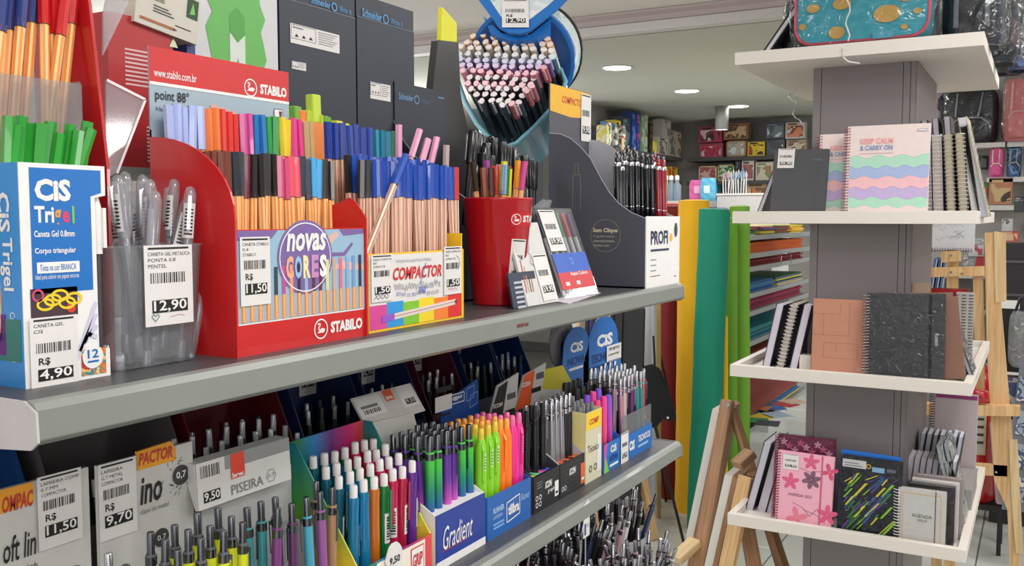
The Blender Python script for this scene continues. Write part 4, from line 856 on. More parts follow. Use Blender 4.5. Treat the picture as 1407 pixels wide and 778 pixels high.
for i, (px, py, c) in enumerate(PR):
    X = -.705 - .016 * (i % 3) if i > 7 else -.688
    while PX(px, py, X).y > 1.742: X += .004
    p = PX(px, py, X); L = .138; d = Vector((-.03, .02, 1)).normalized()
    put('profi' + c, profi((24, 26, 34) if c == 'b' else (150, 20, 40)), p - d * L, d, '%s mechanical pencil with silver clip standing in the big charcoal display' % ('glossy black' if c == 'b' else 'dark red'), 'pencil', 'pencils in the charcoal display', spin=R90 + .2 * (i % 3))
p = PX(856, 190, -.70); o = MB().box(-.005, .005, 0, .001, -.05, .0, mat((226, 190, 150), .6)).build('tester_strip', None, W(p), (0, 0, R90)); tag(o, 'peach coloured paper strip among the black pencils', 'paper strip')

# ---- marker tower: drum, trough, fascia and about a hundred pastel markers
XM = -.995; o = PX(700, 120, XM)
t = thing('marker_tower', 'blue and white tiered marker stand with round drum and trough', 'display stand', (XM, o.y, UZ), R90)
F = Frame('X', XM, (0, o.y, UZ)); BB = mat((36, 112, 190), .35); TB = clear((170, 206, 216), .16, tintmix=.7, body=(128, 178, 196)); DW = print_mat([(214, 222, 216), (200, 214, 220), (222, 226, 228), (170, 200, 200)], 14)
loc = lambda v: (lambda q: Vector((q.y, -q.x, q.z)))(v - Vector((XM, o.y, UZ)))
CA, SA = .24, .42
dm = (Vector(_rt) * CA - Vector(_up) * SA + Vector(_fw) * .87).normalized()
_anc = PX(700, 120, XM + .055)
def tip_at(px, py, f=0.0):
    r = PX(px, py, XM); return r * (((_anc - dm * f).dot(dm)) / r.dot(dm))
dc = tip_at(718, 84, -.055); c0 = loc(dc); R_ = .108
ad_ = (Vector(_fw) * .9 + Vector(_up) * .38 + Vector(_rt) * .20).normalized(); ax_l = Vector((ad_.y, -ad_.x, ad_.z))
def drumax(q): return c0 + ax_l * q
b = MB(); b.cyl(drumax(0), drumax(.12), R_, R_, 40, DW, caps=False); b.build('drum_wall', t)
b = MB(); b.cyl(drumax(-.008), drumax(.012), R_ + .004, R_ + .004, 40, BB); b.build('drum_rim', t); b = MB(); b.cyl(drumax(.112), drumax(.124), R_ + .004, R_ + .004, 40, BLACK); b.build('drum_rim', t)
b = MB(); b.cyl(drumax(-.010), drumax(-.0085), R_ - .004, R_ - .004, 40, mat((24, 70, 130), .3)); b.build('drum_face', t)
MB().box(drumax(.1).x - .02, drumax(.1).x + .02, drumax(.1).y - .02, drumax(.1).y + .01, 0, drumax(.1).z, mat((60, 64, 70), .4)).build('rear_post', t); MB().box(drumax(.1).x - .09, drumax(.1).x + .05, drumax(.1).y - .05, drumax(.1).y + .05, 0, .004, BB).build('foot_plate', t)
def slab(pts, f0, f1, m, name, sc_=1.0):
    A = [loc(tip_at(x, y, f0)) for x, y in pts]; B = [p + (loc(tip_at(700, 100, f1)) - loc(tip_at(700, 100, f1 + 1))) * (f1 - f0) for p in A]
    dl = Vector((dm.y, -dm.x, dm.z)); B = [p + dl * (f0 - f1) for p in A]; n = len(A); b = MB(); b.add(A + B, [tuple(range(n)), tuple(range(2 * n - 1, n - 1, -1))] + [(i, i + n, (i + 1) % n + n, (i + 1) % n) for i in range(n)], m); return b.build(name, t)
slab([(648, -14), (790, -14), (765, 12), (728, 42), (716, 46), (700, 45), (686, 38), (664, 8)], .03, .024, BB, 'upper_fascia')
slab([(664, -14), (776, -14), (752, 8), (722, 31), (712, 34), (702, 33), (692, 28), (676, 4)], .0310, .0302, DW, 'fascia_print')
slab([(664, 22), (690, 46), (728, 48), (756, 26), (752, 44), (738, 54), (700, 56), (674, 46)], .012, -.10, BB, 'upper_tray')
A_ = tip_at(690, 38, .032); Bx = tip_at(727, 38, .032); Cx = tip_at(690, 0, .032); ux = (Bx - A_); uz = (Cx - A_)
b = MB(); sticker(b, 0, 0, ux.length, uz.length, '12,90', y=-.0008); MM = Matrix(((ux.normalized().y, 0, uz.normalized().y), (-ux.normalized().x, 0, -uz.normalized().x), (ux.normalized().z, 0, uz.normalized().z))); nrm = Vector((-dm.y, dm.x, -dm.z)); AL = loc(A_)
b.v = [tuple(AL + MM @ Vector((x, 0, z)) + nrm * (-y)) for x, y, z in b.v]; b.build('price_tag', t)
U_ = [(628, 108), (634, 125), (640, 142), (655, 170), (675, 193), (692, 203), (710, 197), (735, 174), (757, 150), (772, 130), (777, 112), (770, 95)]
dl = Vector((dm.y, -dm.x, dm.z)); fr = [loc(tip_at(x, y, -.045)) for x, y in U_]; bk = [p + dl * .11 for p in fr]; n = len(U_)
b = MB(); b.add(fr + bk, [(i, i + 1, i + 1 + n, i + n) for i in range(n - 1)], TB, True); b.build('trough', t)
b = MB(); b.tube(fr, .0050, 8, mat((120, 176, 194), .35)); b.build('trough_rim', t); b = MB(); b.add(bk, [tuple(range(n))], TB); b.build('trough_back', t)
mid = bk[5]; MB().box(mid.x - .012, mid.x + .012, mid.y - .005, mid.y + .01, 0, mid.z + .01, mat((206, 210, 214), .4)).build('front_post', t)
def dual(col, tip):
    def mk(t):
        o = MB().prism([(-.0045, -.0036), (.0045, -.0036), (.0045, .0036), (-.0045, .0036)], 0, .11, mat((58, 58, 66), .35), 'z').build('barrel', t); 
        b = MB(); pts = [(.0068 * math.cos(a) * (1.12 if abs(math.cos(a)) > .6 else 1), .0060 * math.sin(a)) for a in [2 * PI * k / 10 for k in range(10)]]
        b.prism(pts, .108, .152, mat(col, .35, coat=.2), 'z', smooth=True); b.build('cap', t)
        MB().prism([(p[0] * .93, p[1] * .93) for p in pts], .152, .1535, mat(tip, .5), 'z').build('cap_end', t)
        MB().box(-.002, .002, -.0085, -.0046, .120, .1515, mat(tip, .4)).build('clip', t)
    return ('dual_marker', mk)
ROWS = [  # y px, x0, x1, n, colour name, colour, tip
    (50, 650, 752, 8, 'ochre', (196, 140, 80), (246, 220, 196)), (58, 643, 756, 10, 'peach', (222, 176, 140), (246, 224, 210)), (66, 634, 758, 11, 'ivory', (220, 206, 190), (240, 232, 224)),
    (75, 632, 757, 11, 'pale grey', (190, 190, 196), (226, 228, 232)), (83, 632, 752, 11, 'lilac grey', (150, 146, 180), (216, 212, 234)), (91, 634, 740, 10, 'lavender', (150, 120, 170), (224, 204, 232)), (99, 636, 736, 9, 'pink', (222, 140, 160), (244, 196, 206)),
    (107, 644, 734, 8, 'dark grey', (70, 70, 78), (232, 226, 230)), (115, 642, 728, 8, 'rose', (210, 130, 150), (246, 206, 214)), (122, 646, 722, 7, 'charcoal', (50, 50, 58), (236, 230, 232)), (130, 654, 716, 6, 'black', (44, 44, 50), (238, 226, 228)), (139, 662, 712, 5, 'smoke', (84, 84, 90), (240, 230, 232))]
ROWN = ['first', 'second', 'third', 'fourth', 'fifth', 'sixth', 'seventh', 'eighth', 'ninth', 'tenth', 'eleventh', 'bottom']
random.seed(12)
for ri, (y, x0, x1, n, nm, c, tip) in enumerate(ROWS):
    for k in range(n):
        px = x0 + (x1 - x0) * k / (n - 1) + random.uniform(-1.5, 1.5); py = y + random.uniform(-1.5, 1.5) + (.03 * (px - 690))
        top = tip_at(px, py)
        put('dm' + nm, dual(c, tip), top - (-dm) * .1535, -dm, '%s capped marker, %s row of the marker trough' % (nm, ROWN[ri]), 'marker', 'markers in the blue trough', spin=random.uniform(0, 6.28))
for i, (px, py, nm, c, tip) in enumerate([(747, 92, 'coral pink', (214, 120, 130), (246, 190, 196)), (760, 78, 'teal', (70, 120, 140), (200, 226, 230)), (752, 84, 'violet', (110, 90, 150), (214, 196, 230)), (733, 100, 'pale rose', (200, 130, 140), (240, 206, 210)), (724, 124, 'blush', (206, 120, 130), (244, 196, 200)), (730, 118, 'dusty pink', (196, 120, 130), (240, 200, 204)), (703, 142, 'salmon', (190, 100, 100), (240, 196, 196)), (690, 144, 'graphite', (60, 60, 66), (236, 230, 232))]):
    top = tip_at(px, py, .012 + .004 * (i % 3)); put('dn' + nm, dual(c, tip), top + dm * .1535, -dm, '%s capped marker at the right edge of the marker trough' % nm, 'marker', 'markers in the blue trough', spin=1.2 * i)
# ================================================================== MIDDLE SHELF (deck z = -0.44)
LZ = -.44; XF = -.640
def disp(name, label, cat, y0, y1, D, hf, hb, out, inn, xf=XF, **k):
    t = thing(name, label, cat, (xf, y0, LZ), R90); tray_box(t, y1 - y0, D, hf, hb, out, inn, **k); return t, y1 - y0
def grid(keys, y0, y1, rows, label, cat, group, L, zt, jit=.001, lean=.03, seed=0, dz=0.0, spin=0.0):
    """rows: list of (X, [keys...]) ; keys index into dict of (color name, prototype)"""
    random.seed(seed)
    for ri, (X, ks) in enumerate(rows):
        n = len(ks)
        for i, k in enumerate(ks):
            if k is None or k == ' ': continue
            nm, pr, key = keys[k]; y = y0 + (y1 - y0) * (i + .5) / n
            d = Vector((random.uniform(-lean, lean), random.uniform(-lean, lean), 1)).normalized()
            top = Vector((X + random.uniform(-jit, jit), y + random.uniform(-jit, jit), zt + dz * ri + random.uniform(-.002, .002)))
            put(key, pr, top - d * L, d, label % nm, cat, group, spin=spin + random.uniform(-.5, .5))
CREAM = mat((206, 204, 200), .5); 
# header card helper: slanted price header at the back of a display. local x 0..W, y=D
def header(t, Wd, y, z0, z1, m, lean=.0, thick=.004, x0=0.0, x1=None):
    b = MB(); x1 = Wd if x1 is None else x1
    b.box(x0, x1, y, y + thick, z0, z1, m); return b.build('header_card', t)

# 1 soft line display, far left
t, Wd = disp('pencil_display', 'white card display with orange header corner and price 11,50 at the far left', 'display box', .402, .528, .09, .03, .09, CREAM, CREAM)
HX = .088; FH = Frame('X', XF - HX, (0, .402, LZ)); zt = FH.uv(60, 658)[1]
header(t, Wd, HX, .002, zt, CREAM)
b = MB(); a = FH.uv(46, 690); b.poly([(0, a[1] - .006), (a[0], a[1]), (a[0], zt), (0, zt)], mat((236, 160, 40)), HX - .0006); 
c_ = FH.uv(0, 690); b.text('OMPAC', FH.uv(1, 670)[0], zt - .020, FH.uv(46, 670)[0] - .001, zt - .006, mat((190, 56, 44)), HX - .0010, bold=.03, shear=.2)
b.text('oft lin', FH.uv(2, 720)[0], zt - .062, FH.uv(48, 720)[0], zt - .040, INK, HX - .0008, shear=.2, bold=.01); b.text('emborrachada', FH.uv(4, 740)[0], zt - .074, FH.uv(50, 740)[0], zt - .068, INK, HX - .0008)
b.build('lettering', t)
r = FH.rect(48, 652, 112, 738, 0); price_tag(t, r[0], r[1], r[2], r[3] - .003, '11,50', y=HX - .0022, lines=('LAPISEIRA COMP', '0.7 MM', 'COMPACTOR'))
KK = {'g': ('dark grey', click_pencil((70, 72, 78), DCHROME), 'clgrey'), 's': ('silver', click_pencil((150, 150, 156), CHROME), 'clsilver'), 'k': ('black', click_pencil((34, 34, 38), DCHROME), 'clblack')}
grid(KK, .405, .526, [(-.660, 'gs g'), (-.682, 'kgks')], '%s mechanical pencil with metal button below the 11,50 sign', 'pencil', 'pencils below the 11,50 sign', .142, -.290, seed=21, dz=.004)

# 2 "ino" display with yellow banded pencils
t, Wd = disp('pencil_display', 'off-white card display with orange header corner and price 9,70', 'display box', .537, .645, .09, .03, .09, CREAM, CREAM)
FH = Frame('X', XF - HX, (0, .537, LZ)); zt = FH.uv(160, 634)[1]; header(t, Wd, HX, .002, zt, CREAM)
b = MB(); a = FH.uv(188, 640); e_ = FH.uv(250, 640); b.prism([(a[0], zt - .014), (e_[0] - .008, zt - .014), (e_[0] - .008, zt - .002), (e_[0] - .014, zt + .006), (a[0], zt + .004)], HX - .001, HX + .002, mat((236, 160, 40)))
b.text('PACTOR', a[0] + .001, zt - .010, e_[0] - .012, zt + .002, mat((190, 56, 44)), HX - .0014, bold=.03, shear=.2)
b.text('ino', a[0] + .002, zt - .048, FH.uv(222, 660)[0], zt - .022, INK, HX - .0010, bold=.02, shear=.2); b.text('clipe de metal', a[0] + .002, zt - .058, FH.uv(230, 660)[0], zt - .052, GREY, HX - .001)
c_ = (FH.uv(248, 662)[0], zt - .030); b.disc(c_[0], c_[1], .010, mat((60, 60, 62)), HX - .001); b.text('0,7', c_[0] - .006, c_[1] - .004, c_[0] + .006, c_[1] + .004, WHITE, HX - .0014, bold=.02)
random.seed(3)
for k in range(26): 
    an = random.uniform(0, 6.28); rr = random.uniform(.012, .021); x = c_[0] + rr * math.cos(an); z = c_[1] + rr * math.sin(an); b.line([(x, z), (x + random.uniform(-.004, .004), z + random.uniform(-.004, .004))], .0007, mat((90, 90, 92)), HX - .001) if x < Wd - .003 else None
b.disc(Wd * .62, zt - .085, .009, mat((60, 60, 62)), HX - .001); b.text('0,7', Wd * .62 - .005, zt - .088, Wd * .62 + .005, zt - .082, WHITE, HX - .0014)
b.build('lettering', t)
r = FH.rect(132, 642, 187, 728); price_tag(t, r[0], r[1], r[2], zt + .001, '9,70', y=HX - .0022, lines=('LAPISEIRA', 'G.T METAL', 'COMPACTOR'))
KK['y'] = ('yellow banded', click_pencil((96, 98, 104), DCHROME, band=(226, 230, 40)), 'clyellow'); KK['w'] = ('white banded', click_pencil((96, 98, 104), DCHROME, band=(224, 220, 220)), 'clwhite')
grid(KK, .545, .650, [(-.652, 'yyyy'), (-.668, 'yyyy'), (-.686, 'wyyy')], '%s steel mechanical pencil below the 9,70 sign', 'pencil', 'yellow banded pencils', .142, -.291, seed=22, dz=.005)

# 3 display with grey and red header, coloured slim pencils
t, Wd = disp('pencil_display', 'grey and white card display with red square logo and price 9,50, left one', 'display box', .652, .785, .09, .03, .10, mat((190, 190, 190)), mat((176, 178, 178)))
FH = Frame('X', -.715, (0, .652, LZ)); zt = FH.uv(330, 622)[1]; z0 = FH.uv(275, 702)[1]; hy = .075
MB().box(.002, Wd - .002, .0865, .0885, .10, z0 + .012, mat((190, 190, 190))).build('back_panel', t); h0 = FH.uv(270, 650)[0] + .000; h1 = FH.uv(400, 640)[0]
b = MB(); b.prism([(hy, z0), (hy + .003, z0), (hy + .022, zt), (hy + .003, zt)], h0, h1, mat((224, 222, 220), .5), 'x'); b.build('header_card', t)
b = MB(); b.M = Matrix.Translation((0, hy, z0)) @ Matrix.Rotation(-math.atan2(.003, zt - z0), 4, 'X'); Hh = math.hypot(.003, zt - z0)
b.rect(h0 + .001, Hh * .70, h1 - .001, Hh, mat((150, 150, 150)), -.0006); x = h0 + .046; b.rect(x, Hh * .45, x + .019, Hh, mat((228, 70, 46)), -.0009); b.text('brw.', x + .001, Hh * .47, x + .018, Hh * .58, WHITE, -.0012, bold=.04)
b.text('PISEIRA', h0 + .045, Hh * .10, h0 + .090, Hh * .32, GREY, -.0009); b.ring(h0 + .102, Hh * .25, .0075, .0008, GREY, -.0009, 6); b.text('0,7', h0 + .097, Hh * .2, h0 + .107, Hh * .3, GREY, -.0009)
b.rect(h0 + .001, 0, h0 + .038, Hh, PAPER, -.0008); xx = h0 + .006
random.seed(4)
while xx < h0 + .030: d_ = random.choice((.0006, .001, .0015)); b.rect(xx, Hh * .66, xx + d_, Hh * .92, INK, -.001); xx += d_ + random.choice((.0006, .001, .0015))
b.rect(h0 + .008, Hh * .12, h0 + .030, Hh * .36, BLACK, -.001); b.text('9,50', h0 + .009, Hh * .13, h0 + .029, Hh * .34, WHITE, -.0012, bold=.02); b.build('lettering', t)
KB = {'t': ('teal', click_pencil((56, 140, 146), DCHROME, .136, .0052), 'brteal'), 'p': ('purple', click_pencil((120, 56, 120), DCHROME, .136, .0052), 'brpurple'), 'm': ('dark plum', click_pencil((90, 44, 90), DCHROME, .136, .0052), 'brplum'), 'c': ('cyan', click_pencil((70, 160, 184), DCHROME, .136, .0052), 'brcyan'), 'v': ('violet', click_pencil((150, 84, 150), DCHROME, .136, .0052), 'brviolet'), 'k': ('kraft brown', click_pencil((170, 130, 96), DCHROME, .136, .0052), 'brkraft')}
grid(KB, .660, .785, [(-.660, [None, 'p', 'm', 'c', 'v', 'k']), (-.682, ['t', 't', 'p', None, None, 'k'])], '%s slim mechanical pencil below the grey and red header', 'pencil', 'slim coloured pencils', .136, -.292, seed=23, dz=.002)

# 4 rainbow display with translucent colour pencils
RB = ramp_mat([(0, (24, 60, 50)), (.12, (36, 120, 60)), (.32, (30, 130, 190)), (.55, (110, 50, 130)), (.8, (200, 40, 110)), (1, (226, 80, 60))], 'X', 0, .14, .35)
RBY = ramp_mat([(0, (240, 130, 40)), (.3, (240, 210, 60)), (.6, (90, 180, 70)), (1, (30, 130, 150))], 'Z', 0, .18, .35)
t, Wd = disp('pencil_display', 'rainbow gradient card display of translucent coloured mechanical pencils', 'display box', .795, .935, .105, .052, .182, RB, RB, side_mat=RBY)
b = MB(); b.rect(.030, .010, .125, .050, mat((240, 230, 214)), -.0004); b.rect(.095, .014, .122, .046, mat((206, 40, 40)), -.0008); b.rect(.0965, .0155, .1205, .0445, WHITE, -.0010); b.text('GRIP', .098, .022, .119, .038, mat((206, 50, 50)), -.0014, bold=.03, shear=.2)
b.build('lettering', t)
b = MB(); random.seed(9); b.prism([(.060 + .016 * math.cos(a) + random.uniform(-.001, .001), .048 + .018 * math.sin(a)) for a in [2 * PI * k / 14 for k in range(14)]], -.003, -.0015, PAPER); b.text('9,50', .050, .040, .070, .050, BLACK, -.0034, bold=.03); b.build('price_tag', t)
CC = {n: (nm, color_pencil_clear(c), 'cpc' + n) for n, nm, c in [('b', 'translucent blue', (20, 130, 180)), ('o', 'translucent orange', (214, 120, 30)), ('g', 'translucent green', (20, 130, 60)), ('m', 'translucent magenta', (206, 30, 90)), ('r', 'translucent crimson', (200, 30, 70)), ('v', 'translucent violet', (110, 50, 160)), ('t', 'translucent petrol', (14, 100, 120))]}
grid(CC, .806, .936, [(-.664, list('bbogmrv')), (-.684, list('tbbgmrv')), (-.703, list('ttbgrmv')), (-.722, list('ttbgmrv'))], '%s pencil with white eraser in the rainbow display', 'pencil', 'translucent pencils in the rainbow display', .15, -.300, seed=24, dz=.008, lean=.02)

# 5 white display with gradient pencils
BLD = mat((34, 60, 150), .35)
t, Wd = disp('pencil_display', 'white and royal blue display of green and purple gradient pencils, price 9,50', 'display box', .945, 1.062, .105, .070, .120, BLD, WHITE, side_mat=WHITE, floor=.070)
b = MB(); b.box(0, Wd, -.0006, 0, 0, .010, WHITE); b.text('Gradient', Wd * .12, .022, Wd * .72, .052, WHITE, -.0008, shear=.3); b.line([(Wd * .1, .022), (Wd * .6, .022)], .001, mat((200, 60, 60)), -.0008); b.build('lettering', t)
FH = Frame('X', -.745, (0, .945, LZ)); a = FH.uv(501, 600); zt = FH.uv(560, 566)[1]; zz = FH.uv(505, 640)[1]
b = MB(); b.prism([(-.010, .09), (Wd - .004, .09), (Wd - .004, zt - .035), (Wd - .016, zt - .004), (.010, zt), (-.004, zt - .012), (-.010, zt - .04)], .105, .108, mat((214, 212, 208), .5)); b.build('header_card', t)
b = MB(); b.prism([(.1045, zt - .006), (.108, zt - .006), (.132, zt + .030), (.130, zt + .031)], -.002, Wd + .012, mat((206, 202, 198), .5), 'x'); b.build('folded_flap', t)
b = MB(); b.rect(-.008, zt - .042, .016, zt - .020, PAPER, .1040); b.rect(-.005, zt - .036, .013, zt - .026, BLACK, .1036); b.text('9,50', -.004, zt - .035, .012, zt - .027, WHITE, .1032, bold=.02); b.build('price_tag', t)
b = MB(); b.M = Matrix.Translation((0, .1215, zt + .014)) @ Matrix.Rotation(-math.atan2(.024, .036), 4, 'X'); b.rect(.0, -.012, .052, .016, PAPER, -.003); b.rect(.052, -.004, Wd, .018, mat((150, 148, 142)), -.002); b.rect(.060, .002, .080, .018, mat((220, 96, 60)), -.003); b.text('brw.', .062, .004, .078, .010, WHITE, -.0035, bold=.04)
b.rect(.09, -.014, .125, .018, PAPER, -.003); b.rect(.098, -.010, .120, -.002, BLACK, -.0034); b.text('9,50', .099, -.009, .119, -.003, WHITE, -.0038); b.rect(.005, .0, .04, .004, GREY, -.0034)
for k in range(9): b.rect(.008 + .004 * k, -.008, .0095 + .004 * k + .0008 * (k % 2), -.002, INK, -.0034)
b.build('lettering', t)
G1 = click_pencil(ramp_mat([(0, (34, 70, 170)), (.3, (34, 70, 170)), (.55, (40, 140, 110)), (.8, (70, 190, 70)), (1, (80, 200, 80))], 'Z', 0, .12, .3), DCHROME, .135, .0058)
G2 = click_pencil(ramp_mat([(0, (230, 100, 190)), (.3, (214, 90, 190)), (.6, (110, 56, 160)), (1, (80, 46, 140))], 'Z', 0, .12, .3), DCHROME, .135, .0058)
GG = {'g': ('green to blue', G1, 'grad1'), 'p': ('purple to pink', G2, 'grad2')}
grid(GG, .952, 1.062, [(-.660, list('ggppgg')), (-.679, list('pgppgp')), (-.698, list('pggppg')), (-.717, list('ppgpgp'))], '%s gradient mechanical pencil with dark button', 'pencil', 'gradient pencils', .135, -.276, seed=25, dz=-.001, lean=.02)

# 6 blue display with neon pencils
BT = mat((30, 96, 176), .35); 
t, Wd = disp('pencil_display', 'bright blue display of lime, orange and pink neon pencils', 'display box', 1.068, 1.192, .100, .060, .092, BT, mat((26, 70, 140), .4), floor=.030)
b = MB(); b.line([(Wd * .42, .012), (Wd * .72, .016), (Wd * .72, .044), (Wd * .42, .040), (Wd * .42, .012)], .0016, WHITE, -.0006); b.text('tilibra', Wd * .45, .021, Wd * .70, .036, WHITE, -.0008, bold=.04)
b.text('RUNNER', Wd * .12, .034, Wd * .36, .042, mat((170, 200, 235)), -.0006, bold=.03); b.text('LAPISEIRA', Wd * .12, .026, Wd * .33, .031, mat((170, 200, 235)), -.0006)
for k in range(2): b.rect(Wd * .12, .012 + .005 * k, Wd * .36, .015 + .005 * k, mat((120, 170, 225)), -.0006)
b.text('Runner', Wd * .76, .032, Wd * .96, .042, mat((170, 200, 235)), -.0006, shear=.2)
b.build('lettering', t)
FH = Frame('X', -.80, (0, 1.068, LZ)); q = [FH.uv(*p) for p in [(600, 660), (606, 556), (655, 520), (660, 640)]]
t2 = t; b = MB(); b.prism([(p[0], max(.062, p[1])) for p in q], .158, .160, mat((28, 78, 156), .35)); b.build('header_card', t)
b = MB(); 
def Tq(s, x0, y0, x1, y1, m, **k): r = FH.rect(x0, y0, x1, y1); b.text(s, *r, m, y=.1574, **k)
Tq('tilibra', 620, 552, 633, 542, WHITE, bold=.04); r = FH.rect(618, 556, 636, 538); b.line([(r[0], r[1]), (r[2], r[1]), (r[2], r[3]), (r[0], r[3]), (r[0], r[1])], .0015, WHITE, .1574)
r = FH.rect(640, 548, 650, 532); 
for dx, dz_ in ((0, 0), (.010, -.012)): b.line([(r[0] + dx, r[1] + dz_), (r[2] + dx, r[1] + .004 + dz_), (r[2] + dx - .002, r[3] + dz_), (r[0] + dx - .002, r[3] - .004 + dz_), (r[0] + dx, r[1] + dz_)], .0015, mat((130, 170, 220)), .1574)
b.build('lettering', t)
r = FH.rect(595, 568, 618, 540); b = MB(); b.rect(*r, PAPER, .156); b.rect(r[0] + .004, r[1] + .006, r[2] - .002, r[1] + .014, BLACK, .1556); b.rect(r[0] + .003, r[3] - .008, r[2] - .003, r[3] - .005, INK, .1556); b.build('price_tag', t)
NE = {n: (nm, neon_pencil(c, tp), 'neon' + n) for n, nm, c, tp in [('l', 'lime green', (140, 214, 40), (226, 200, 60)), ('o', 'neon orange', (255, 130, 30), (250, 170, 70)), ('p', 'hot pink', (236, 50, 150), (240, 110, 170)), ('y', 'yellow green', (170, 214, 40), (240, 160, 50))]}
grid(NE, 1.070, 1.192, [(-.656, list('llloopp')), (-.676, list('yloooppp'[:7])), (-.696, list('yyooopp')), (-.716, list('yoyoopp'))], '%s mechanical pencil in the bright blue display', 'pencil', 'neon pencils in the bright blue display', .146, -.286, seed=26, dz=-.001, lean=.02, spin=-.1)

# 7 black display
KM = mat((28, 28, 32), .4)
t, Wd = disp('pencil_display', 'black display box with white lettering and black pencils inside', 'display box', 1.202, 1.286, .10, .055, .110, KM, KM, side_mat=mat((60, 60, 64)), floor=.050)
b = MB(); b.text('ICON', Wd * .42, .030, Wd * .68, .041, WHITE, -.0006, bold=.04, shear=.2); b.text('graph', Wd * .52, .020, Wd * .78, .028, WHITE, -.0006)
for k in range(4): b.ring(Wd * (.1 + .13 * (k % 2)), .012 + .010 * (k // 2), .004, .0012, WHITE, -.0006)
for k in range(3): b.rect(Wd * .1, .036 + .004 * k, Wd * .3, .0375 + .004 * k, GREY, -.0006)
b.rect(Wd * .80, .010, Wd * .95, .034, WHITE, -.0006); b.rect(Wd * .83, .014, Wd * .92, .018, INK, -.0009); b.build('lettering', t)
b = MB(); 
for k, c in enumerate([(236, 220, 80), (110, 200, 150), (220, 90, 170), (70, 90, 190)]): b.add([(Wd * (.1 + .2 * k), .01, .0515), (Wd * (.3 + .2 * k), .01, .0515), (Wd * (.5 + .12 * k), .05, .0515), (Wd * (.1 + .15 * k), .05, .0515)], [(0, 1, 2, 3)], mat(c))
b.build('printed_picture', t)
FH = Frame('X', -.775, (0, 1.202, LZ)); q = [FH.uv(*p) for p in [(666, 598), (683, 530), (712, 512), (708, 572)]]
b = MB(); b.prism(q, .134, .137, mat((200, 198, 196), .5)); b.prism([(q[0][0], q[0][1]), (q[3][0], q[3][1]), (q[3][0], .09), (q[0][0], .09)], .134, .136, mat((200, 198, 200), .5)); b.build('header_card', t)
b = MB(); qa = [FH.uv(*p) for p in [(668, 590), (684, 532), (697, 523), (688, 580)]]; b.poly(qa, mat((34, 34, 36)), .1334); r = FH.rect(677, 562, 689, 552); b.text('ICON', *r, WHITE, .133, bold=.03)
r = FH.rect(690, 586, 699, 572); b.rect(r[0], r[1] - .03, r[2], r[1], mat((226, 90, 160)), .1334); r = FH.rect(693, 572, 706, 560); b.rect(*r, BLACK, .133)
r = FH.rect(696, 550, 707, 538)
for k in range(6): b.rect(r[0] + .005 * k, r[1], r[0] + .005 * k + .0025, r[3], INK, .133)
b.build('lettering', t)
IK = {'k': ('black', click_pencil((26, 26, 30), BLACK, .15, .0052), 'iconk'), 'g': ('black with green ring', click_pencil((26, 26, 30), BLACK, .15, .0052, band=None), 'iconk')}
def ring_pen(c):
    mk0 = click_pencil((26, 26, 30), BLACK, .15, .0052)[1]
    def mk(t): mk0(t); MB().lathe([(.0054, .028), (.0054, .036)], 12, mat(c, .4), closed=False).build('colour_ring', t)
    return ('mechanical_pencil', mk)
IK['g'] = ('black pencil with mint ring', ring_pen((110, 200, 150)), 'icong'); IK['b'] = ('black pencil with blue ring', ring_pen((90, 140, 220)), 'iconb'); IK['k'] = ('plain black pencil', click_pencil((26, 26, 30), BLACK, .15, .0052), 'iconk')
grid(IK, 1.206, 1.284, [(-.662, 'kgb'), (-.682, 'kkk'), (-.702, 'kkk'), (-.72, 'kkk')], '%s in the black display box', 'pencil', 'pencils in the black display box', .150, -.288, seed=27, dz=-.006, lean=.02)

# 8 black grid display with orange inside, silver pencils
OR = mat((226, 96, 46), .4)
t, Wd = disp('pencil_display', 'black grid-printed display with orange insert and silver pencils', 'display box', 1.288, 1.378, .10, .055, .110, KM, OR, side_mat=mat((196, 196, 198)), floor=.050)
b = MB()
for k in range(12): b.rect(.004 + k * .007, .004, .0046 + k * .007, .052, mat((90, 90, 94)), -.0003)
for k in range(7): b.rect(.002, .006 + k * .007, Wd - .014, .0066 + k * .007, mat((90, 90, 94)), -.0003)
b.text('ICON', Wd * .36, .030, Wd * .62, .041, WHITE, -.0006, bold=.04, shear=.2); b.rect(Wd * .83, .006, Wd * .99, .040, OR, -.0006); b.rect(Wd * .86, .012, Wd * .96, .016, WHITE, -.0009)
for k in range(2): b.ring(Wd * (.1 + .1 * k), .014, .004, .001, WHITE, -.0006)
b.build('lettering', t)
b = MB(); 
for k in range(3): b.add([(Wd * (.2 + .25 * k) + .006 * math.cos(a), .012 + .003 * math.sin(a), .0506) for a in [2 * PI * j / 10 for j in range(10)]], [tuple(range(10))], BLACK)
b.build('punched_hole', t)
FH = Frame('X', -.775, (0, 1.288, LZ)); q = [FH.uv(*p) for p in [(704, 575), (719, 516), (750, 498), (741, 556)]]
b = MB(); b.prism(q, .134, .137, mat((200, 198, 196), .5)); b.prism([q[0], q[3], (q[3][0], .09), (q[0][0], .09)], .134, .136, mat((200, 198, 200), .5)); b.build('header_card', t)
b = MB(); qa = [FH.uv(*p) for p in [(706, 568), (720, 516), (734, 508), (727, 560)]]; b.poly(qa, OR, .1334); r = FH.rect(716, 533, 727, 523); b.text('ICON', *r, WHITE, .133, bold=.03)
r = FH.rect(729, 541, 742, 530); b.rect(*r, BLACK, .133); r = FH.rect(736, 522, 746, 510)
for k in range(6): b.rect(r[0] + .005 * k, r[1], r[0] + .005 * k + .0025, r[3], INK, .133)
b.build('lettering', t)
SK = {'s': ('silver', click_pencil(mat((170, 170, 174), .3, .6), CHROME, .142, .0050), 'iconsil'), 'k': ('black', click_pencil((26, 26, 30), CHROME, .142, .0050), 'iconblk')}
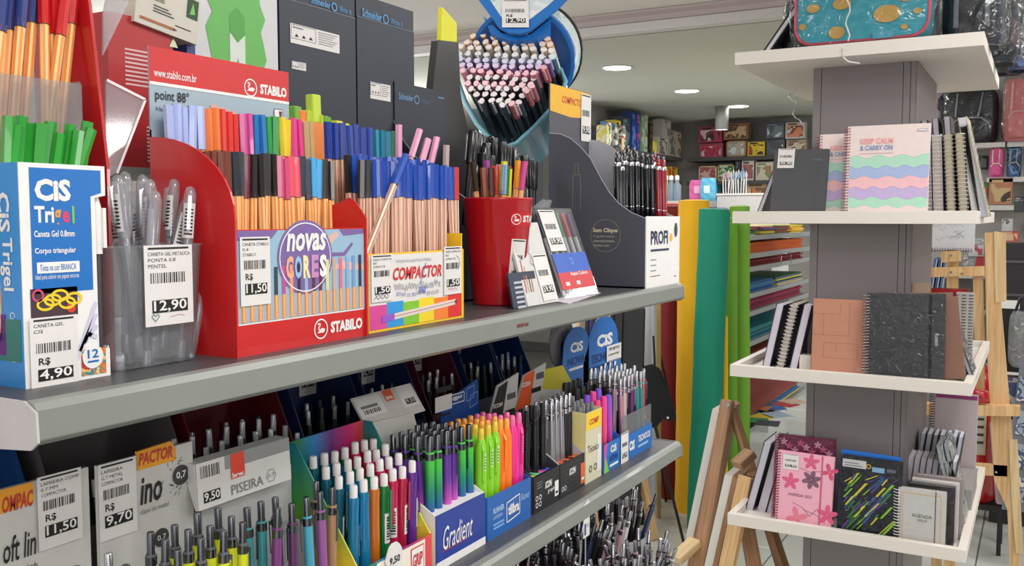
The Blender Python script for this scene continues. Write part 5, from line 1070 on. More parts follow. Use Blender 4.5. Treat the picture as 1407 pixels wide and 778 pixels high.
grid(SK, 1.292, 1.376, [(-.662, 'ssskk'), (-.680, 'sssks'), (-.698, 'sssss'), (-.716, 'skssk')], '%s mechanical pencil in the orange lined display', 'pencil', 'pencils in the orange lined display', .142, -.288, seed=28, dz=-.006, lean=.02)

# 9 narrow cream display with yellow top
t, Wd = disp('pencil_display', 'narrow cream display with yellow top band and grey capped pencils', 'display box', 1.382, 1.446, .095, .118, .125, mat((214, 208, 180), .45), CREAM, side_mat=mat((236, 220, 150), .4))
b = MB(); b.rect(.001, .088, Wd - .001, .117, mat((244, 206, 50)), -.0004); b.text('COMP', Wd * .2, .096, Wd * .8, .106, mat((206, 56, 44)), -.0007, bold=.03, shear=.2); b.text('Técnica', Wd * .12, .050, Wd * .8, .062, INK, -.0006)
for k in range(2): b.ring(Wd * (.3 + .3 * k), .022, .006, .0025, mat((90, 120, 70)), -.0006)
b.rect(Wd * .7, .012, Wd * .95, .075, PAPER, -.0005); b.build('lettering', t)
FH = Frame('X', -.78, (0, 1.382, LZ)); q = [FH.uv(*p) for p in [(742, 535), (745, 508), (772, 502), (790, 535)]]
b = MB(); b.prism(q, .138, .140, mat((206, 196, 50), .4)); b.prism([q[0], q[3], (q[3][0], .10), (q[0][0], .10)], .138, .140, CREAM); b.build('header_card', t)
TK = {'g': ('pale green', click_pencil((150, 190, 180), GREY, .118, .0054), 'tecg'), 'k': ('black', click_pencil((30, 30, 34), GREY, .118, .0054), 'teck'), 'b': ('pale blue', click_pencil((120, 190, 210), GREY, .118, .0054), 'tecb')}
grid(TK, 1.384, 1.446, [(-.656, 'kgbb'), (-.674, 'gkgb'), (-.692, 'kkgb'), (-.710, 'gkgk')], '%s pencil with grey button in the narrow cream display', 'pencil', 'pencils in the narrow cream display', .118, -.314, seed=29, dz=.004, lean=.03)

# 10 blue display with arched header, pink to violet fineliners
CB = mat((28, 110, 190), .35); CBd = mat((24, 84, 156), .35)
t, Wd = disp('pen_display', 'small blue display with green corner holding pink and violet fine pens', 'display box', 1.456, 1.533, .095, .050, .10, CB, KM, floor=.03)
b = MB(); b.poly([(0, 0), (Wd * .28, 0), (.0, .045)], mat((120, 200, 90)), -.0004); b.poly([(0, 0), (.0, .05), (Wd * .2, .05), (Wd * .10, .03)], mat((220, 70, 160)), -.0005); b.text('CiS', Wd * .36, .030, Wd * .7, .043, WHITE, -.0006, bold=.04); b.text('NOVA', Wd * .32, .015, Wd * .8, .026, mat((20, 60, 130)), -.0006, bold=.03); b.rect(Wd * .32, .006, Wd * .8, .010, WHITE, -.0006); b.build('lettering', t)
FH = Frame('X', -.785, (0, 1.456, LZ)); cx, cz = FH.uv(791, 478); rr = abs(FH.uv(808, 478)[0] - cx)
b = MB(); pts = [(cx + rr * math.cos(a), cz + rr * math.sin(a) * .72) for a in [PI * k / 14 for k in range(15)]] + [(cx - rr - .01, FH.uv(776, 515)[1] - .02), (cx - rr - .01, .10), (cx + rr, .10)]
b.prism(pts, .143, .145, CB); b.build('header_card', t); b = MB(); b.text('CiS', cx - rr * .5, cz - .008, cx + rr * .5, cz + .012, WHITE, .1424, bold=.04); b.text('NOVA', cx - rr * .7, cz - .032, cx + rr * .7, cz - .016, mat((20, 60, 130)), .1424, bold=.03); b.rect(cx - rr * .6, cz - .042, cx + rr * .5, cz - .037, WHITE, .1424); b.build('lettering', t)
def grad_pen(a, c, cap):
    def mk(t):
        MB().lathe([(.0014, 0), (.0048, .010), (.0050, .055), (.0048, .06)], 10, ramp_mat([(0, a), (1, c)], 'Z', 0, .15, .35)).build('barrel', t)
        MB().lathe([(.0056, .035), (.0060, .037), (.0060, .114), (.005, .118)], 10, ramp_mat([(0, a), (1, c)], 'Z', 0, .118, .35)).build('cap', t); MB().lathe([(.0062, .033), (.0062, .035)], 10, KM, closed=False).build('trim_ring', t)
    return ('fine_pen', mk)
NK = {'p': ('pink to violet', grad_pen((250, 70, 150), (120, 90, 220), 0), 'novap'), 'r': ('coral pink', grad_pen((250, 100, 130), (240, 70, 150), 0), 'novar'), 'k': ('black', grad_pen((30, 30, 34), (30, 30, 34), 0), 'novak')}
grid(NK, 1.462, 1.532, [(-.660, 'rrp'), (-.680, 'prp'), (-.700, 'kkk'), (-.72, 'kkkk')], '%s fine pen in the small blue display', 'pen', 'fine pens in the small blue display', .118, -.316, seed=30, dz=.008, lean=.03)

# 11 blue display with clear front, metallic pencils
t, Wd = disp('pen_display', 'blue display with clear plastic front and metallic pencils at the shelf end', 'display box', 1.540, 1.684, .095, .045, .09, CB, CBd, floor=.02)
MB().box(0, Wd, .0022, .0034, .045, .082, clear(gloss=.16, tintmix=.1)).build('clear_front', t)
b = MB(); b.text('CiS', Wd * .20, .014, Wd * .38, .032, WHITE, -.0006, bold=.05); b.text('TECNOCIS', Wd * .5, .022, Wd * .92, .034, WHITE, -.0006, bold=.03); b.rect(Wd * .5, .012, Wd * .85, .016, mat((160, 200, 235)), -.0006); b.build('lettering', t)
price_tag(t, -.012, .0, .022, .055, '15,90', y=-.0016, rs=False)
FH = Frame('X', -.785, (0, 1.540, LZ)); cx, cz = FH.uv(828, 472); rr = abs(FH.uv(848, 472)[0] - cx)
b = MB(); pts = [(cx + rr * math.cos(a), cz + rr * math.sin(a) * .75) for a in [PI * k / 16 for k in range(17)]] + [(cx - rr - .02, cz - .025), (cx - rr - .02, .09), (cx + rr + .03, .09), (cx + rr + .012, cz - .035)]
b.prism(pts, .143, .145, CB); b.build('header_card', t); b = MB(); b.text('CiS', cx - rr * .45, cz - .006, cx + rr * .6, cz + .020, WHITE, .1424, bold=.05); b.text('TECNOCIS', cx - rr * .8, cz - .036, cx + rr * .8, cz - .018, mat((20, 50, 110)), .1424, bold=.03); b.rect(cx - rr * .7, cz - .048, cx + rr * .4, cz - .042, mat((20, 50, 110)), .1424); b.build('lettering', t)
r = FH.rect(831, 498, 851, 470); price_tag(t, r[0], r[1], r[2], r[3], '15,90', y=.1405, rs=False)
TM = {n: (nm, click_pencil(mat(c, .3, .4), CHROME, .145, .0046), 'tcn' + n) for n, nm, c in [('w', 'rose white', (220, 190, 200)), ('p', 'purple', (130, 60, 140)), ('t', 'teal', (70, 150, 150)), ('r', 'coral red', (226, 80, 90)), ('k', 'black', (40, 40, 48)), ('g', 'gold pink', (200, 150, 160))]}
grid(TM, 1.545, 1.680, [(-.652, list('gwkpttr')), (-.672, list('kwpkptr')), (-.692, list('kkkpkkk')), (-.712, list('kkkkkk'))], '%s metallic pencil in the display at the shelf end', 'pencil', 'metallic pencils at the shelf end', .145, -.290, seed=31, dz=.004, lean=.03)

# ---- back half of the middle shelf: second row of displays, filled out with dark boxes to keep it dim
def back_disp(y0, y1, zt, m, label, xf=-.90, txt=None, tc=(90, 120, 170), hf=.10, tagp=None):
    t = thing('back_display', label, 'display box', (xf, y0, LZ), R90); Wd = y1 - y0
    MB().box(0, Wd, 0, .002, 0, hf, m).build('front_panel', t); MB().box(0, Wd, .10, .102, 0, zt - LZ, m).build('back_panel', t)
    for x in (0, Wd - .002): MB().prism([(.002, 0), (.10, 0), (.10, zt - LZ), (.07, zt - LZ), (.002, hf)], x, x + .002, m, 'x').build('side_panel', t)
    if txt: b = MB(); z = zt - LZ - .06; b.text(txt, Wd * .2, z, Wd * .75, z + .028, mat(tc), .0994, bold=.03); b.build('lettering', t)
    if tagp: price_tag(t, Wd * .62, zt - LZ - .10, Wd * .9, zt - LZ - .02, tagp, y=.098, rs=False)
    return t
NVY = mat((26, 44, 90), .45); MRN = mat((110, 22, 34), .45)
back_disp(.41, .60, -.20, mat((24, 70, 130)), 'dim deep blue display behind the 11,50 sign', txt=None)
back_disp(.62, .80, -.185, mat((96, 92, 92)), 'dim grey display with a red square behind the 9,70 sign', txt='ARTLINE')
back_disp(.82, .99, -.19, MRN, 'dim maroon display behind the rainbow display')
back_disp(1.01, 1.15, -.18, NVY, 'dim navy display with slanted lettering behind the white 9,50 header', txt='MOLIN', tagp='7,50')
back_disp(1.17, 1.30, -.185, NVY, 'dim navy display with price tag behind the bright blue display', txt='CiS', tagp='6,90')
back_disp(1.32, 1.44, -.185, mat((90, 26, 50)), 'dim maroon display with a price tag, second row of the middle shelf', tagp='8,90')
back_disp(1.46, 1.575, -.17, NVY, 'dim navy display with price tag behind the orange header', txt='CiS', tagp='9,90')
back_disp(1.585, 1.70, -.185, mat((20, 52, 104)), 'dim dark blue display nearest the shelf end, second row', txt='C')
o = PX(772, 470, -.80); t = thing('sign_disc', 'grey round sign disc behind the small blue arched header', 'sign', (-.80, o.y, o.z), R90)
MB().lathe([(.0001, -.001), (.052, -.001), (.052, .001), (.0001, .001)], 36, mat((126, 122, 128), .5)).build('disc', t, rot=(PI / 2, 0, 0)); MB().box(-.004, .004, -.001, .001, LZ - o.z, 0, mat((110, 110, 114))).build('stem', t)
random.seed(40)
DKB = mat((52, 54, 58), .4)  # button colour darkened to deepen the shade of the back row
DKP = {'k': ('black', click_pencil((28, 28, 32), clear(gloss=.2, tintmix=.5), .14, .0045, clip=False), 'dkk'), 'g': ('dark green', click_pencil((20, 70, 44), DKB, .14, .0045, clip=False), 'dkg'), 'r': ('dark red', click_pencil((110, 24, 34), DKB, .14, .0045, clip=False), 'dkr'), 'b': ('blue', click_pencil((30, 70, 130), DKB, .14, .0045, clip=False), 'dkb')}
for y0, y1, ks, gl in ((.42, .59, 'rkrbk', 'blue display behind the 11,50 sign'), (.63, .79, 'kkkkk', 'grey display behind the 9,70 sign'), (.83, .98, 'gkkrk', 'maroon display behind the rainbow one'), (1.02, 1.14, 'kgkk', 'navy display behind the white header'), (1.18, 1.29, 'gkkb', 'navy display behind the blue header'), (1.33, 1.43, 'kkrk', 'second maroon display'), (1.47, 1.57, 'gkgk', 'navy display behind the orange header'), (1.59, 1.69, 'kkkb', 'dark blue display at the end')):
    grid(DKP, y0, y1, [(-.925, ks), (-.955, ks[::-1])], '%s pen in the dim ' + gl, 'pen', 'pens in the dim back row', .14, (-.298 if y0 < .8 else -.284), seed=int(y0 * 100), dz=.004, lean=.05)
    
# dark pens with clear tips between the rows
grid(DKP, .66, .86, [(-.775, 'kkkkkkkk'), (-.795, 'kkkkkkkk'), (-.815, 'kkkkkkkk')], '%s pen with clear tip in the low dark tray', 'pen', 'dark pens with clear tips', .14, -.262, seed=77, dz=.010, lean=.04)
t = thing('dark_tray', 'low black tray of dark pens behind the grey and red header', 'display box', (-.765, .655, LZ), R90); tray_box(t, .21, .06, .06, .08, KM, KM, floor=.03)
# stack of green straws / plastic
o = PX(360, 555, -.90)

# ================================================================== PENS ON THE LOWEST SHELF
PENB = {'k': ('black', click_pencil((26, 26, 30), CHROME, .145, .0046), 'lowk'), 'r': ('wine red', click_pencil((110, 22, 44), DCHROME, .145, .0046), 'lowr'), 'w': ('white', click_pencil((214, 210, 210), CHROME, .145, .0046), 'loww'), 'n': ('navy', click_pencil((36, 50, 90), DCHROME, .145, .0046), 'lown'), 'p': ('pale pink', click_pencil((206, 160, 170), CHROME, .145, .0046), 'lowp')}
random.seed(55)
POTS = [(1.03, 'rkrkrkrknr', 'first pen pot under the middle shelf'), (1.13, 'rkknrkkwrk', 'second pen pot under the middle shelf'), (1.23, 'kwkpknwkpn', 'third pen pot under the middle shelf'), (1.33, 'kpkwknwkkp', 'fourth pen pot under the middle shelf'), (1.43, 'kkwkkpkkwk', 'last pen pot under the middle shelf')]
POTS = [(-.56,) + q for q in POTS[1:]] + [(-.67, 1.08 + .105 * i, k, '%s second-row pot, lowest shelf' % n) for i, (k, n) in enumerate(((0, 0), ('rkrkkrknrk', 'first'), ('krkknrkpkr', 'second'), ('knkwkpkknk', 'third'), ('kwkkpkkwkn', 'fourth'), ('kkpkwkknkk', 'fifth'))) if k] + [(-.78, 1.14 + .12 * i, k, '%s third-row pot, lowest shelf' % n) for i, (k, n) in enumerate(((0, 0), ('rkrkkrknrk', 'first'), ('krkknrkpkr', 'second'), ('knkwkpkknk', 'third'), ('kwkkpkkwkn', 'fourth'))) if k]
for pi, (xc, yc, ks, lbl) in enumerate(POTS):
    cn = ['dark', 'grey', 'black', 'steel', 'clear'][pi % 5]
    t = thing('pen_pot', '%s round pot crowded with pens, %s' % (cn, lbl), 'pen pot', (xc, yc, -.695))
    MB().lathe([(.001, 0), (.042, 0), (.048, .10), (.046, .10), (.040, .003), (.001, .003)], 24, mat(((50, 50, 54), (110, 110, 114), (40, 40, 44), (120, 124, 128), (190, 194, 198))[pi % 5], .4), closed=False).build('pot_wall', t)
    for k, c in enumerate(ks + ks[1:9]):
        a = random.uniform(0, 6.28); rr = .036 * math.sqrt(random.random()); ln = random.uniform(.05, .36)
        foot = Vector((xc + rr * .8 * math.cos(a), yc + rr * .8 * math.sin(a), -.672 + (.012 if pi > 3 else 0))); d = Vector((ln * math.cos(a), ln * math.sin(a), 1)).normalized()
        nm, pr, key = PENB[c]; put(key, pr, foot, d, '%s click pen in the %s' % (nm, lbl), 'pen', 'pens in pots on the lowest shelf', spin=random.uniform(0, 6), name='click_pen')
o = PX(806, 712, -.60); t = thing('product_tag', 'white hanging tag with blue print above the lowest pens', 'tag', (-.60, o.y, o.z), R90)
b = MB(); b.prism([(-.011, -.030), (.011, -.030), (.013, .020), (.006, .028), (-.009, .022)], 0, .0008, PAPER); b.build('card', t); b = MB(); b.rect(-.008, -.026, -.002, -.008, mat((40, 70, 150))); b.ring(.004, -.012, .003, .001, mat((40, 70, 150))); b.line([(-.004, .012), (0, .004), (.003, .012)], .0012, mat((70, 60, 60))); b.build('printed_mark', t)
MB().box(-.001, .001, .0012, .0022, -.22, .02, mat((190, 190, 194), .3)).build('holder_wire', t)
# ================================================================== BOOKS AND BAGS ON THE COLUMN SHELVES
def pages(b, W_, H, T, m=None): pass
def book(label, cat, px_bl, py_bl, px_br, Y, H, T, cover, lean=0.0, yaw=0.0, spiral=None, page=None, deco=None, group=None, zbase=None, name='notebook', roll=0.0, wrap=False, Wd=None, ring_n=None):
    """front cover faces the camera side (-y). lower left corner measured in the photo"""
    o = PY(px_bl, py_bl, Y); z = zbase if zbase is not None else o.z
    if Wd is None: Wd = (PY(px_br, py_bl, Y).x - o.x)
    t = thing(name, label, cat, (o.x, Y, z), rot=(-lean, roll, yaw), group=group)
    bevel(MB().box(0, Wd, 0, .0018, 0, H, cover).build('front_cover', t), .0006, 1); MB().box(0, Wd, T - .0018, T, 0, H, cover).build('back_cover', t)
    pm = page or mat((214, 210, 204), .8, scale=300, vary=.1)
    MB().box(.004, Wd - .003, .0018, T - .0018, .003, H - .003, pm).build('page_block', t)
    if not spiral: MB().box(0, .0018, .0018, T - .0018, 0, H, cover).build('spine', t)
    else:
        n = ring_n or int(H / .0085); b = MB()
        for k in range(n):
            z0 = .006 + (H - .012) * k / (n - 1); R0 = T * .55 + .0045
            b.tube([(R0 * .9 * math.cos(a) - .001, T / 2 + R0 * math.sin(a), z0 + .0012 * math.sin(a)) for a in [2 * PI * j / 9 for j in range(9)]], .0011, 4, spiral, closed=True)
            b.rect(.0045, z0 - .0015, .0075, z0 + .0015, mat((120, 110, 110)), -.0003)
        o_ = b.build('spiral_binding', t)
    if deco: deco(t, Wd, H, T)
    if wrap:
        MB().box(-.002, Wd + .002, -.0025, T + .0025, -.0005, H + .003, clear(gloss=.055, crinkle=.8, cs=22)).build('plastic_wrap', t)
    return t
def page_book(label, px, py, Y, H, T, D, lean, cover, group=None, sp=None, z=None, name='notebook'):
    """book standing with its page edge to the camera, leaning sideways (lean about y); depth D goes away"""
    o = PY(px, py, Y); t = thing(name, label, 'notebook', (o.x, Y, z if z is not None else o.z), rot=(0, lean, 0), group=group)
    MB().box(0, .0018, 0, D, 0, H, cover).build('front_cover', t); MB().box(T - .0018, T, 0, D, 0, H, cover).build('back_cover', t)
    MB().box(.0018, T - .0018, .002 if sp is None else .006, D - .002, .002, H - .002, mat((204, 200, 212) if sp is None else (198, 188, 170), .8, scale=200, vary=.08)).build('page_block', t)
    if sp:
        b = MB(); n = int(H / .011)
        for k in range(n):
            z0 = .006 + (H - .012) * k / (n - 1); b.tube([(T / 2 + T * .56 * math.cos(a), .002 + T * .5 * math.sin(a), z0) for a in [2 * PI * j / 9 for j in range(9)]], .0016, 4, sp, closed=True)
        b.build('spiral_binding', t)
    return t
# ---- eye-level tray
z2 = DZ[0]; ROSE = mat((196, 120, 130), .3, .6); DG = mat((74, 74, 78), .55, vary=.04)
page_book('white-paged notebook leaning at the far left of the eye-level tray', 1037, 300, 2.93, .155, .014, .12, .34, mat((24, 24, 36), .4), z=z2)
def d_dark(t, W_, H, T):
    price_tag(t, .012, H - .058, .062, H + .002, '49,90', y=-.0018, rs=False); b = MB(); b.text('Ótima', W_ * .72, H - .035, W_ * .88, H - .028, mat((130, 130, 136))); b.rect(W_ * .80, .002, W_ * .805, H - .05, mat((66, 66, 70)), -.0004); b.build('embossing', t)
book('plain dark grey hardcover notebook with white price tag, tray at eye level', 'notebook', 1057, 300, 1132, 2.885, .212, .014, DG, lean=.16, roll=.02, deco=d_dark, zbase=z2)
def waves(t, W_, H, T, full=True):
    cols = [(176, 220, 198), (168, 184, 222), (240, 190, 196), (196, 176, 218), (176, 220, 198)]; b = MB(); n = 40; top = H * .66
    for k, c in enumerate(cols):
        z1 = top - k * H * .112; pts = [(.009 + (W_ - .010) * i / n, z1 + .0042 * math.sin(2 * PI * (i / n * (4.2 if k % 2 else 3.4) + .3 * k))) for i in range(n + 1)]
        for i in range(n): b.add([(pts[i][0], -.0004 - .0002 * k, pts[i][1] - H * .16), (pts[i + 1][0], -.0004 - .0002 * k, pts[i + 1][1] - H * .16), (pts[i + 1][0], -.0004 - .0002 * k, pts[i + 1][1]), (pts[i][0], -.0004 - .0002 * k, pts[i][1])], [(0, 1, 2, 3)], mat(c, .45))
        b.line(pts, .0012, mat(tuple(int(v * .88) for v in c)), -.0005 - .0002 * k)
    z1 = H * .12; pts = [(.009 + (W_ - .010) * i / n, z1 + .0042 * math.sin(2 * PI * (i / n * 3.6 + .5))) for i in range(n + 1)]
    for i in range(n): b.add([(pts[i][0], -.0018, .001), (pts[i + 1][0], -.0018, .001), (pts[i + 1][0], -.0018, pts[i + 1][1]), (pts[i][0], -.0018, pts[i][1])], [(0, 1, 2, 3)], mat((236, 218, 214), .45))
    b.build('wave_print', t)
    b = MB(); PK = mat((240, 168, 170)); LB_ = mat((140, 160, 196))
    b.text('KEEP CALM', W_ * .16, H * .80, W_ * .56, H * .86, PK, -.0024, bold=.03); b.text('& CARRY ON', W_ * .16, H * .73, W_ * .56, H * .785, LB_, -.0024, bold=.03); b.rect(W_ * .16, H * .695, W_ * .56, H * .70, mat((200, 170, 176)), -.0024)
    b.rect(W_ * .85, H * .915, W_ * .96, H * .945, LB_, -.0024); b.rect(W_ * .857, H * .92, W_ * .953, H * .94, mat((236, 218, 214)), -.0026); b.text('stitch', W_ * .36, .010, W_ * .58, .020, mat((80, 90, 130)), -.0026, bold=.03)
    b.build('lettering', t)
PKC = mat((234, 216, 212), .45)
book('pale pink spiral notebook with pastel waves, behind its twin', 'notebook', 1122, 300, 1180, 2.915, .252, .012, PKC, lean=.10, spiral=ROSE, deco=waves, zbase=z2, Wd=.20)
book('pale pink spiral notebook with pastel wave stripes, in front of its twin', 'notebook', 1160, 300, 1262, 2.865, .268, .014, PKC, lean=.10, spiral=ROSE, deco=waves, zbase=z2, Wd=.222)
SPW = mat((214, 210, 218), .35, .3); SPC = mat((190, 180, 160), .35, .3); BKC = mat((38, 34, 36), .5)
for i, (px, H, sp, cv, lbl, ln) in enumerate([(1268, .225, SPW, mat((206, 200, 214), .5), 'white spiral notebook, spine outward, first right of the wave notebook', .0), (1283, .235, SPW, mat((206, 200, 214), .5), 'white spiral notebook, spine outward, second right of the wave notebook', .0), (1301, .235, SPC, BKC, 'cream spiral notebook with black cover, third from the wave notebook', .02), (1318, .238, SPC, BKC, 'cream spiral notebook with black cover, fourth from the wave notebook', .03)]):
    page_book(lbl, px, 300, 2.90, H, .024, .16, -.05 - ln, cv, sp=sp, z=z2)
for i, (px, H, lbl) in enumerate([(1276, .295, 'kraft notebook with black spine standing behind the spiral ones, left'), (1291, .30, 'kraft notebook with black spine standing behind the spiral ones, middle'), (1307, .305, 'kraft notebook with black spine standing behind the spiral ones, right')]):
    page_book(lbl, px, 300, 3.10, H, .018, .14, -.10, BKC, z=z2)
for i, (px, H, ln, lbl) in enumerate([(1336, .285, -.16, 'kraft paged notebook leaning at the right end of the tray'), (1345, .262, -.22, 'last kraft paged notebook wrapped in film, leaning at the tray end')]):
    t = page_book(lbl, px, 300, 2.93, H, .022, .17, ln, mat((190, 176, 150), .6), z=z2)
    if i: MB().box(-.002, .024, -.002, .172, 0, H + .004, clear(gloss=.06, crinkle=1.0)).build('plastic_wrap', t)
# ---- middle tray
z3 = DZ[1]; INKB = mat((30, 28, 44), .5)
for px, H, sp, lbl in ((1047, .205, None, 'white paged notebook leaning at the left of the middle tray, first'), (1066, .208, SPW, 'white spiral notebook leaning at the left of the middle tray, second'), (1084, .208, None, 'white paged notebook leaning at the left of the middle tray, third')):
    page_book(lbl, px, 512, 2.93, H, .024, .16, .20, INKB, sp=sp, z=z3)
o = PY(1098, 510, 2.93); t = thing('small_box', 'small white paper box between notebooks on the middle tray', 'box', (o.x, 2.93, z3)); MB().box(0, .034, 0, .034, 0, .042, mat((222, 216, 208))).build('box_body', t); MB().box(-.0005, .0345, -.0005, .0345, .042, .046, mat((228, 222, 214))).build('lid', t)
def d_rose(t, W_, H, T):
    b = MB(); m_ = mat((160, 104, 84), .5)
    for x0, z0, x1, z1 in ((.0, .80, .45, .80), (.45, .80, .45, .95), (.18, .52, .18, .80), (.0, .52, .6, .52), (.6, .52, .6, .95), (.2, .22, .2, .42), (.2, .42, .75, .42), (.75, .42, .75, .22), (.2, .22, .75, .22), (.4, .3, .4, .42)): b.line([(W_ * x0, H * z0), (W_ * x1, H * z1)], .0012, m_)
    b.line([(W_ * .75, H * .1), (W_ * .98, H * .1)], .0012, mat((230, 200, 190))); b.line([(W_ * .75, H * .08), (W_ * .98, H * .08)], .0012, mat((230, 200, 190))); b.build('embossed_lines', t)
book('matte copper pink notebook with embossed lines on the middle tray', 'notebook', 1114, 512, 1194, 2.885, .225, .016, mat((196, 138, 114), .4, .15), lean=.08, deco=d_rose, zbase=z3, Wd=.175)
def d_blk(t, W_, H, T):
    b = MB(); b.box(W_ * .80, W_ * .84, -.0012, 0, 0, H, mat((20, 20, 22), .7)); b.text('PLANNER', W_ * .88, H * .42, W_ * .92, H * .56, WHITE, -.0006, vert=True); b.build('elastic_band', t)
book('black spiral planner wrapped in shiny film on the middle tray', 'planner', 1190, 518, 1290, 2.845, .250, .020, mat((62, 62, 64), .5), lean=.07, spiral=CHROME, deco=d_blk, zbase=z3, Wd=.205, roll=-.02, wrap=True)
book('brown notebook with lime page edge behind the black planner', 'notebook', 1262, 505, 1316, 2.90, .232, .012, mat((142, 102, 86), .5), lean=.06, zbase=z3, Wd=.125, roll=-.13, page=mat((170, 210, 40), .5))
book('brown folder leaning right behind the black planner', 'folder', 1246, 505, 1316, 2.96, .245, .010, mat((150, 112, 98), .5), lean=.05, zbase=z3, Wd=.13, roll=-.06)
for i, (px, c, lbl) in enumerate([(1322, (150, 200, 40), 'lime green edged notebook in film leaning near the tray rim'), (1334, (60, 60, 64), 'dark notebook in film leaning near the tray rim')]):
    t = page_book(lbl, px, 505, 2.95, .20, .012, .14, -.34, mat(c, .5), z=z3); MB().box(-.002, .014, -.002, .142, 0, .202, clear(gloss=.07, crinkle=1.0)).build('plastic_wrap', t)
RD = mat((170, 24, 34), .4)
for i in range(3):
    book(('red spiral notebook, leftmost of three at the back of the middle tray', 'red spiral notebook with silver wire, centre of three at the back', 'red spiral notebook, rightmost of three at the back of the middle tray')[i], 'notebook', 1258 + 8 * i, 478, 1330, 3.30 + .03 * i, .235, .014, RD, lean=.03, zbase=z3, Wd=.115, spiral=None, wrap=(i == 2))
b = MB(); t = thing('spiral_notebook', 'spiral notebook with black wire spine at the right of the red notebooks', 'notebook', (PY(1312, 470, 3.22).x, 3.22, z3)); H = .235
MB().box(0, .05, 0, .012, 0, H, mat((190, 186, 182), .5)).build('cover', t)
for xx in (0, .022, .042):
    b = MB()
    for k in range(24): b.tube([(xx + .008 * math.cos(a), .005 + .009 * math.sin(a), .008 + k * .0095) for a in [2 * PI * j / 8 for j in range(8)]], .0012, 4, mat((90, 90, 94), .3, .7), closed=True)
    b.build('spiral_binding', t)
book('small kraft notebook peeking above the black planner', 'notebook', 1250, 500, 1275, 2.99, .275, .01, mat((176, 150, 130), .6), zbase=z3, Wd=.05, lean=.02)
# ---- lowest tray
z4 = DZ[2]
for px, H, c, lbl in ((1024, .235, (40, 36, 60), 'white paged notebook leaning at the far left of the lowest tray, first'), (1040, .24, (214, 206, 220), 'white paged notebook leaning at the left of the lowest tray, second'), (1052, .20, (30, 30, 44), 'white paged notebook leaning against the pink agenda')):
    page_book(lbl, px, 718, 2.93, H, .024, .15, .24, mat(c, .5), z=z4)
FL = mat((240, 176, 196), .4); 
def flower(b, x, z, r, m, y=-.0006, n=5):
    for k in range(n):
        a = 2 * PI * k / n + .3; cx, cz = x + r * .55 * math.cos(a), z + r * .55 * math.sin(a)
        b.poly([(cx + (r * .5 * math.cos(t) * math.cos(a) - r * .26 * math.sin(t) * math.sin(a)), cz + (r * .5 * math.cos(t) * math.sin(a) + r * .26 * math.sin(t) * math.cos(a))) for t in [2 * PI * j / 10 for j in range(10)]], m, y)
def d_pink(t, W_, H, T):
    b = MB(); CR = mat((222, 96, 134)); GP = mat((130, 90, 110)); flower(b, W_ * .25, H * .60, .026, CR); flower(b, W_ * .60, H * .90, .024, CR); flower(b, W_ * .62, H * .66, .028, GP, n=6); flower(b, W_ * .93, H * .22, .03, CR); flower(b, W_ * .93, H * .8, .025, mat((214, 80, 120)), n=4); flower(b, W_ * .4, H * .12, .032, mat((230, 130, 150)), n=4)
    for pts in ([(.3, .32), (.5, .26), (.62, .16), (.75, .28)], [(.4, .80), (.6, .76), (.82, .80)], [(.5, .24), (.72, .20), (.9, .10)]): b.line([(W_ * p[0], H * p[1]) for p in pts], .0016, GP)
    b.build('flower_print', t); b = MB(); b.text('AGENDA 2025', W_ * .22, H * .405, W_ * .64, H * .445, mat((90, 50, 70)), -.0009); b.build('lettering', t)
    b = MB(); b.box(W_ * .78, W_ * .81, -.0012, 0, 0, H, mat((200, 100, 130), .6)); b.build('elastic_band', t)
    price_tag(t, W_ * .10, H * .76, W_ * .38, H * .97, '42,90', y=-.0015, rs=False)
book('pink floral spiral agenda with price tag, front one on the lowest tray', 'agenda', 1064, 722, 1142, 2.845, .222, .016, FL, lean=.06, spiral=mat((150, 40, 70), .3, .5), deco=d_pink, zbase=z4, Wd=.165, roll=.02)
def d_mag(t, W_, H, T):
    b = MB(); 
    for k in range(9): flower(b, W_ * (.1 + .1 * k), H - .02 - .012 * (k % 3), .011, mat((206, 90, 130) if k % 2 else (220, 150, 180)))
    b.build('flower_print', t)
book('dark magenta patterned agenda behind the pink floral one', 'agenda', 1066, 716, 1140, 2.885, .262, .016, mat((120, 36, 70), .35), lean=.06, spiral=mat((150, 40, 70), .3, .5), deco=d_mag, zbase=z4, Wd=.168, wrap=True)
def d_neon(t, W_, H, T):
    b = MB(); random.seed(8)
    for k in range(60):
        x = W_ * random.uniform(.02, .75); z = H * random.uniform(.03, .74); l = random.uniform(.015, .045); m_ = mat(random.choice([(150, 214, 50), (96, 60, 150), (50, 90, 150), (60, 130, 60), (230, 220, 60)])); w_ = random.uniform(.003, .008)
        x2 = min(x + l, W_ - .004); z2_ = min(z + l * 1.1, H * .80); b.add([(x, -.0004 - .00003 * k, z), (min(x + w_, W_ - .003), -.0004 - .00002 * k, z), (x2, -.0004 - .00003 * k, z2_), (x2 - w_, -.0004 - .00003 * k, z2_)], [(0, 1, 2, 3)], m_)
    b.build('stripe_print', t)
    b = MB(); b.rect(W_ * .03, H * .86, W_ * .42, H * .96, PAPER, -.0012); b.rect(W_ * .52, H * .84, W_ * .72, H * .90, mat((150, 200, 230)), -.0012); b.ring(W_ * .46, H * .90, .007, .003, mat((226, 170, 70)), -.0014); b.rect(W_ * .76, H * .86, W_ * .9, H * .9, mat((110, 110, 130)), -.0012)
    b.rect(W_ * .06, H * .88, W_ * .36, H * .89, GREY, -.0014); b.rect(W_ * .06, H * .91, W_ * .3, H * .92, GREY, -.0014); b.build('label', t)
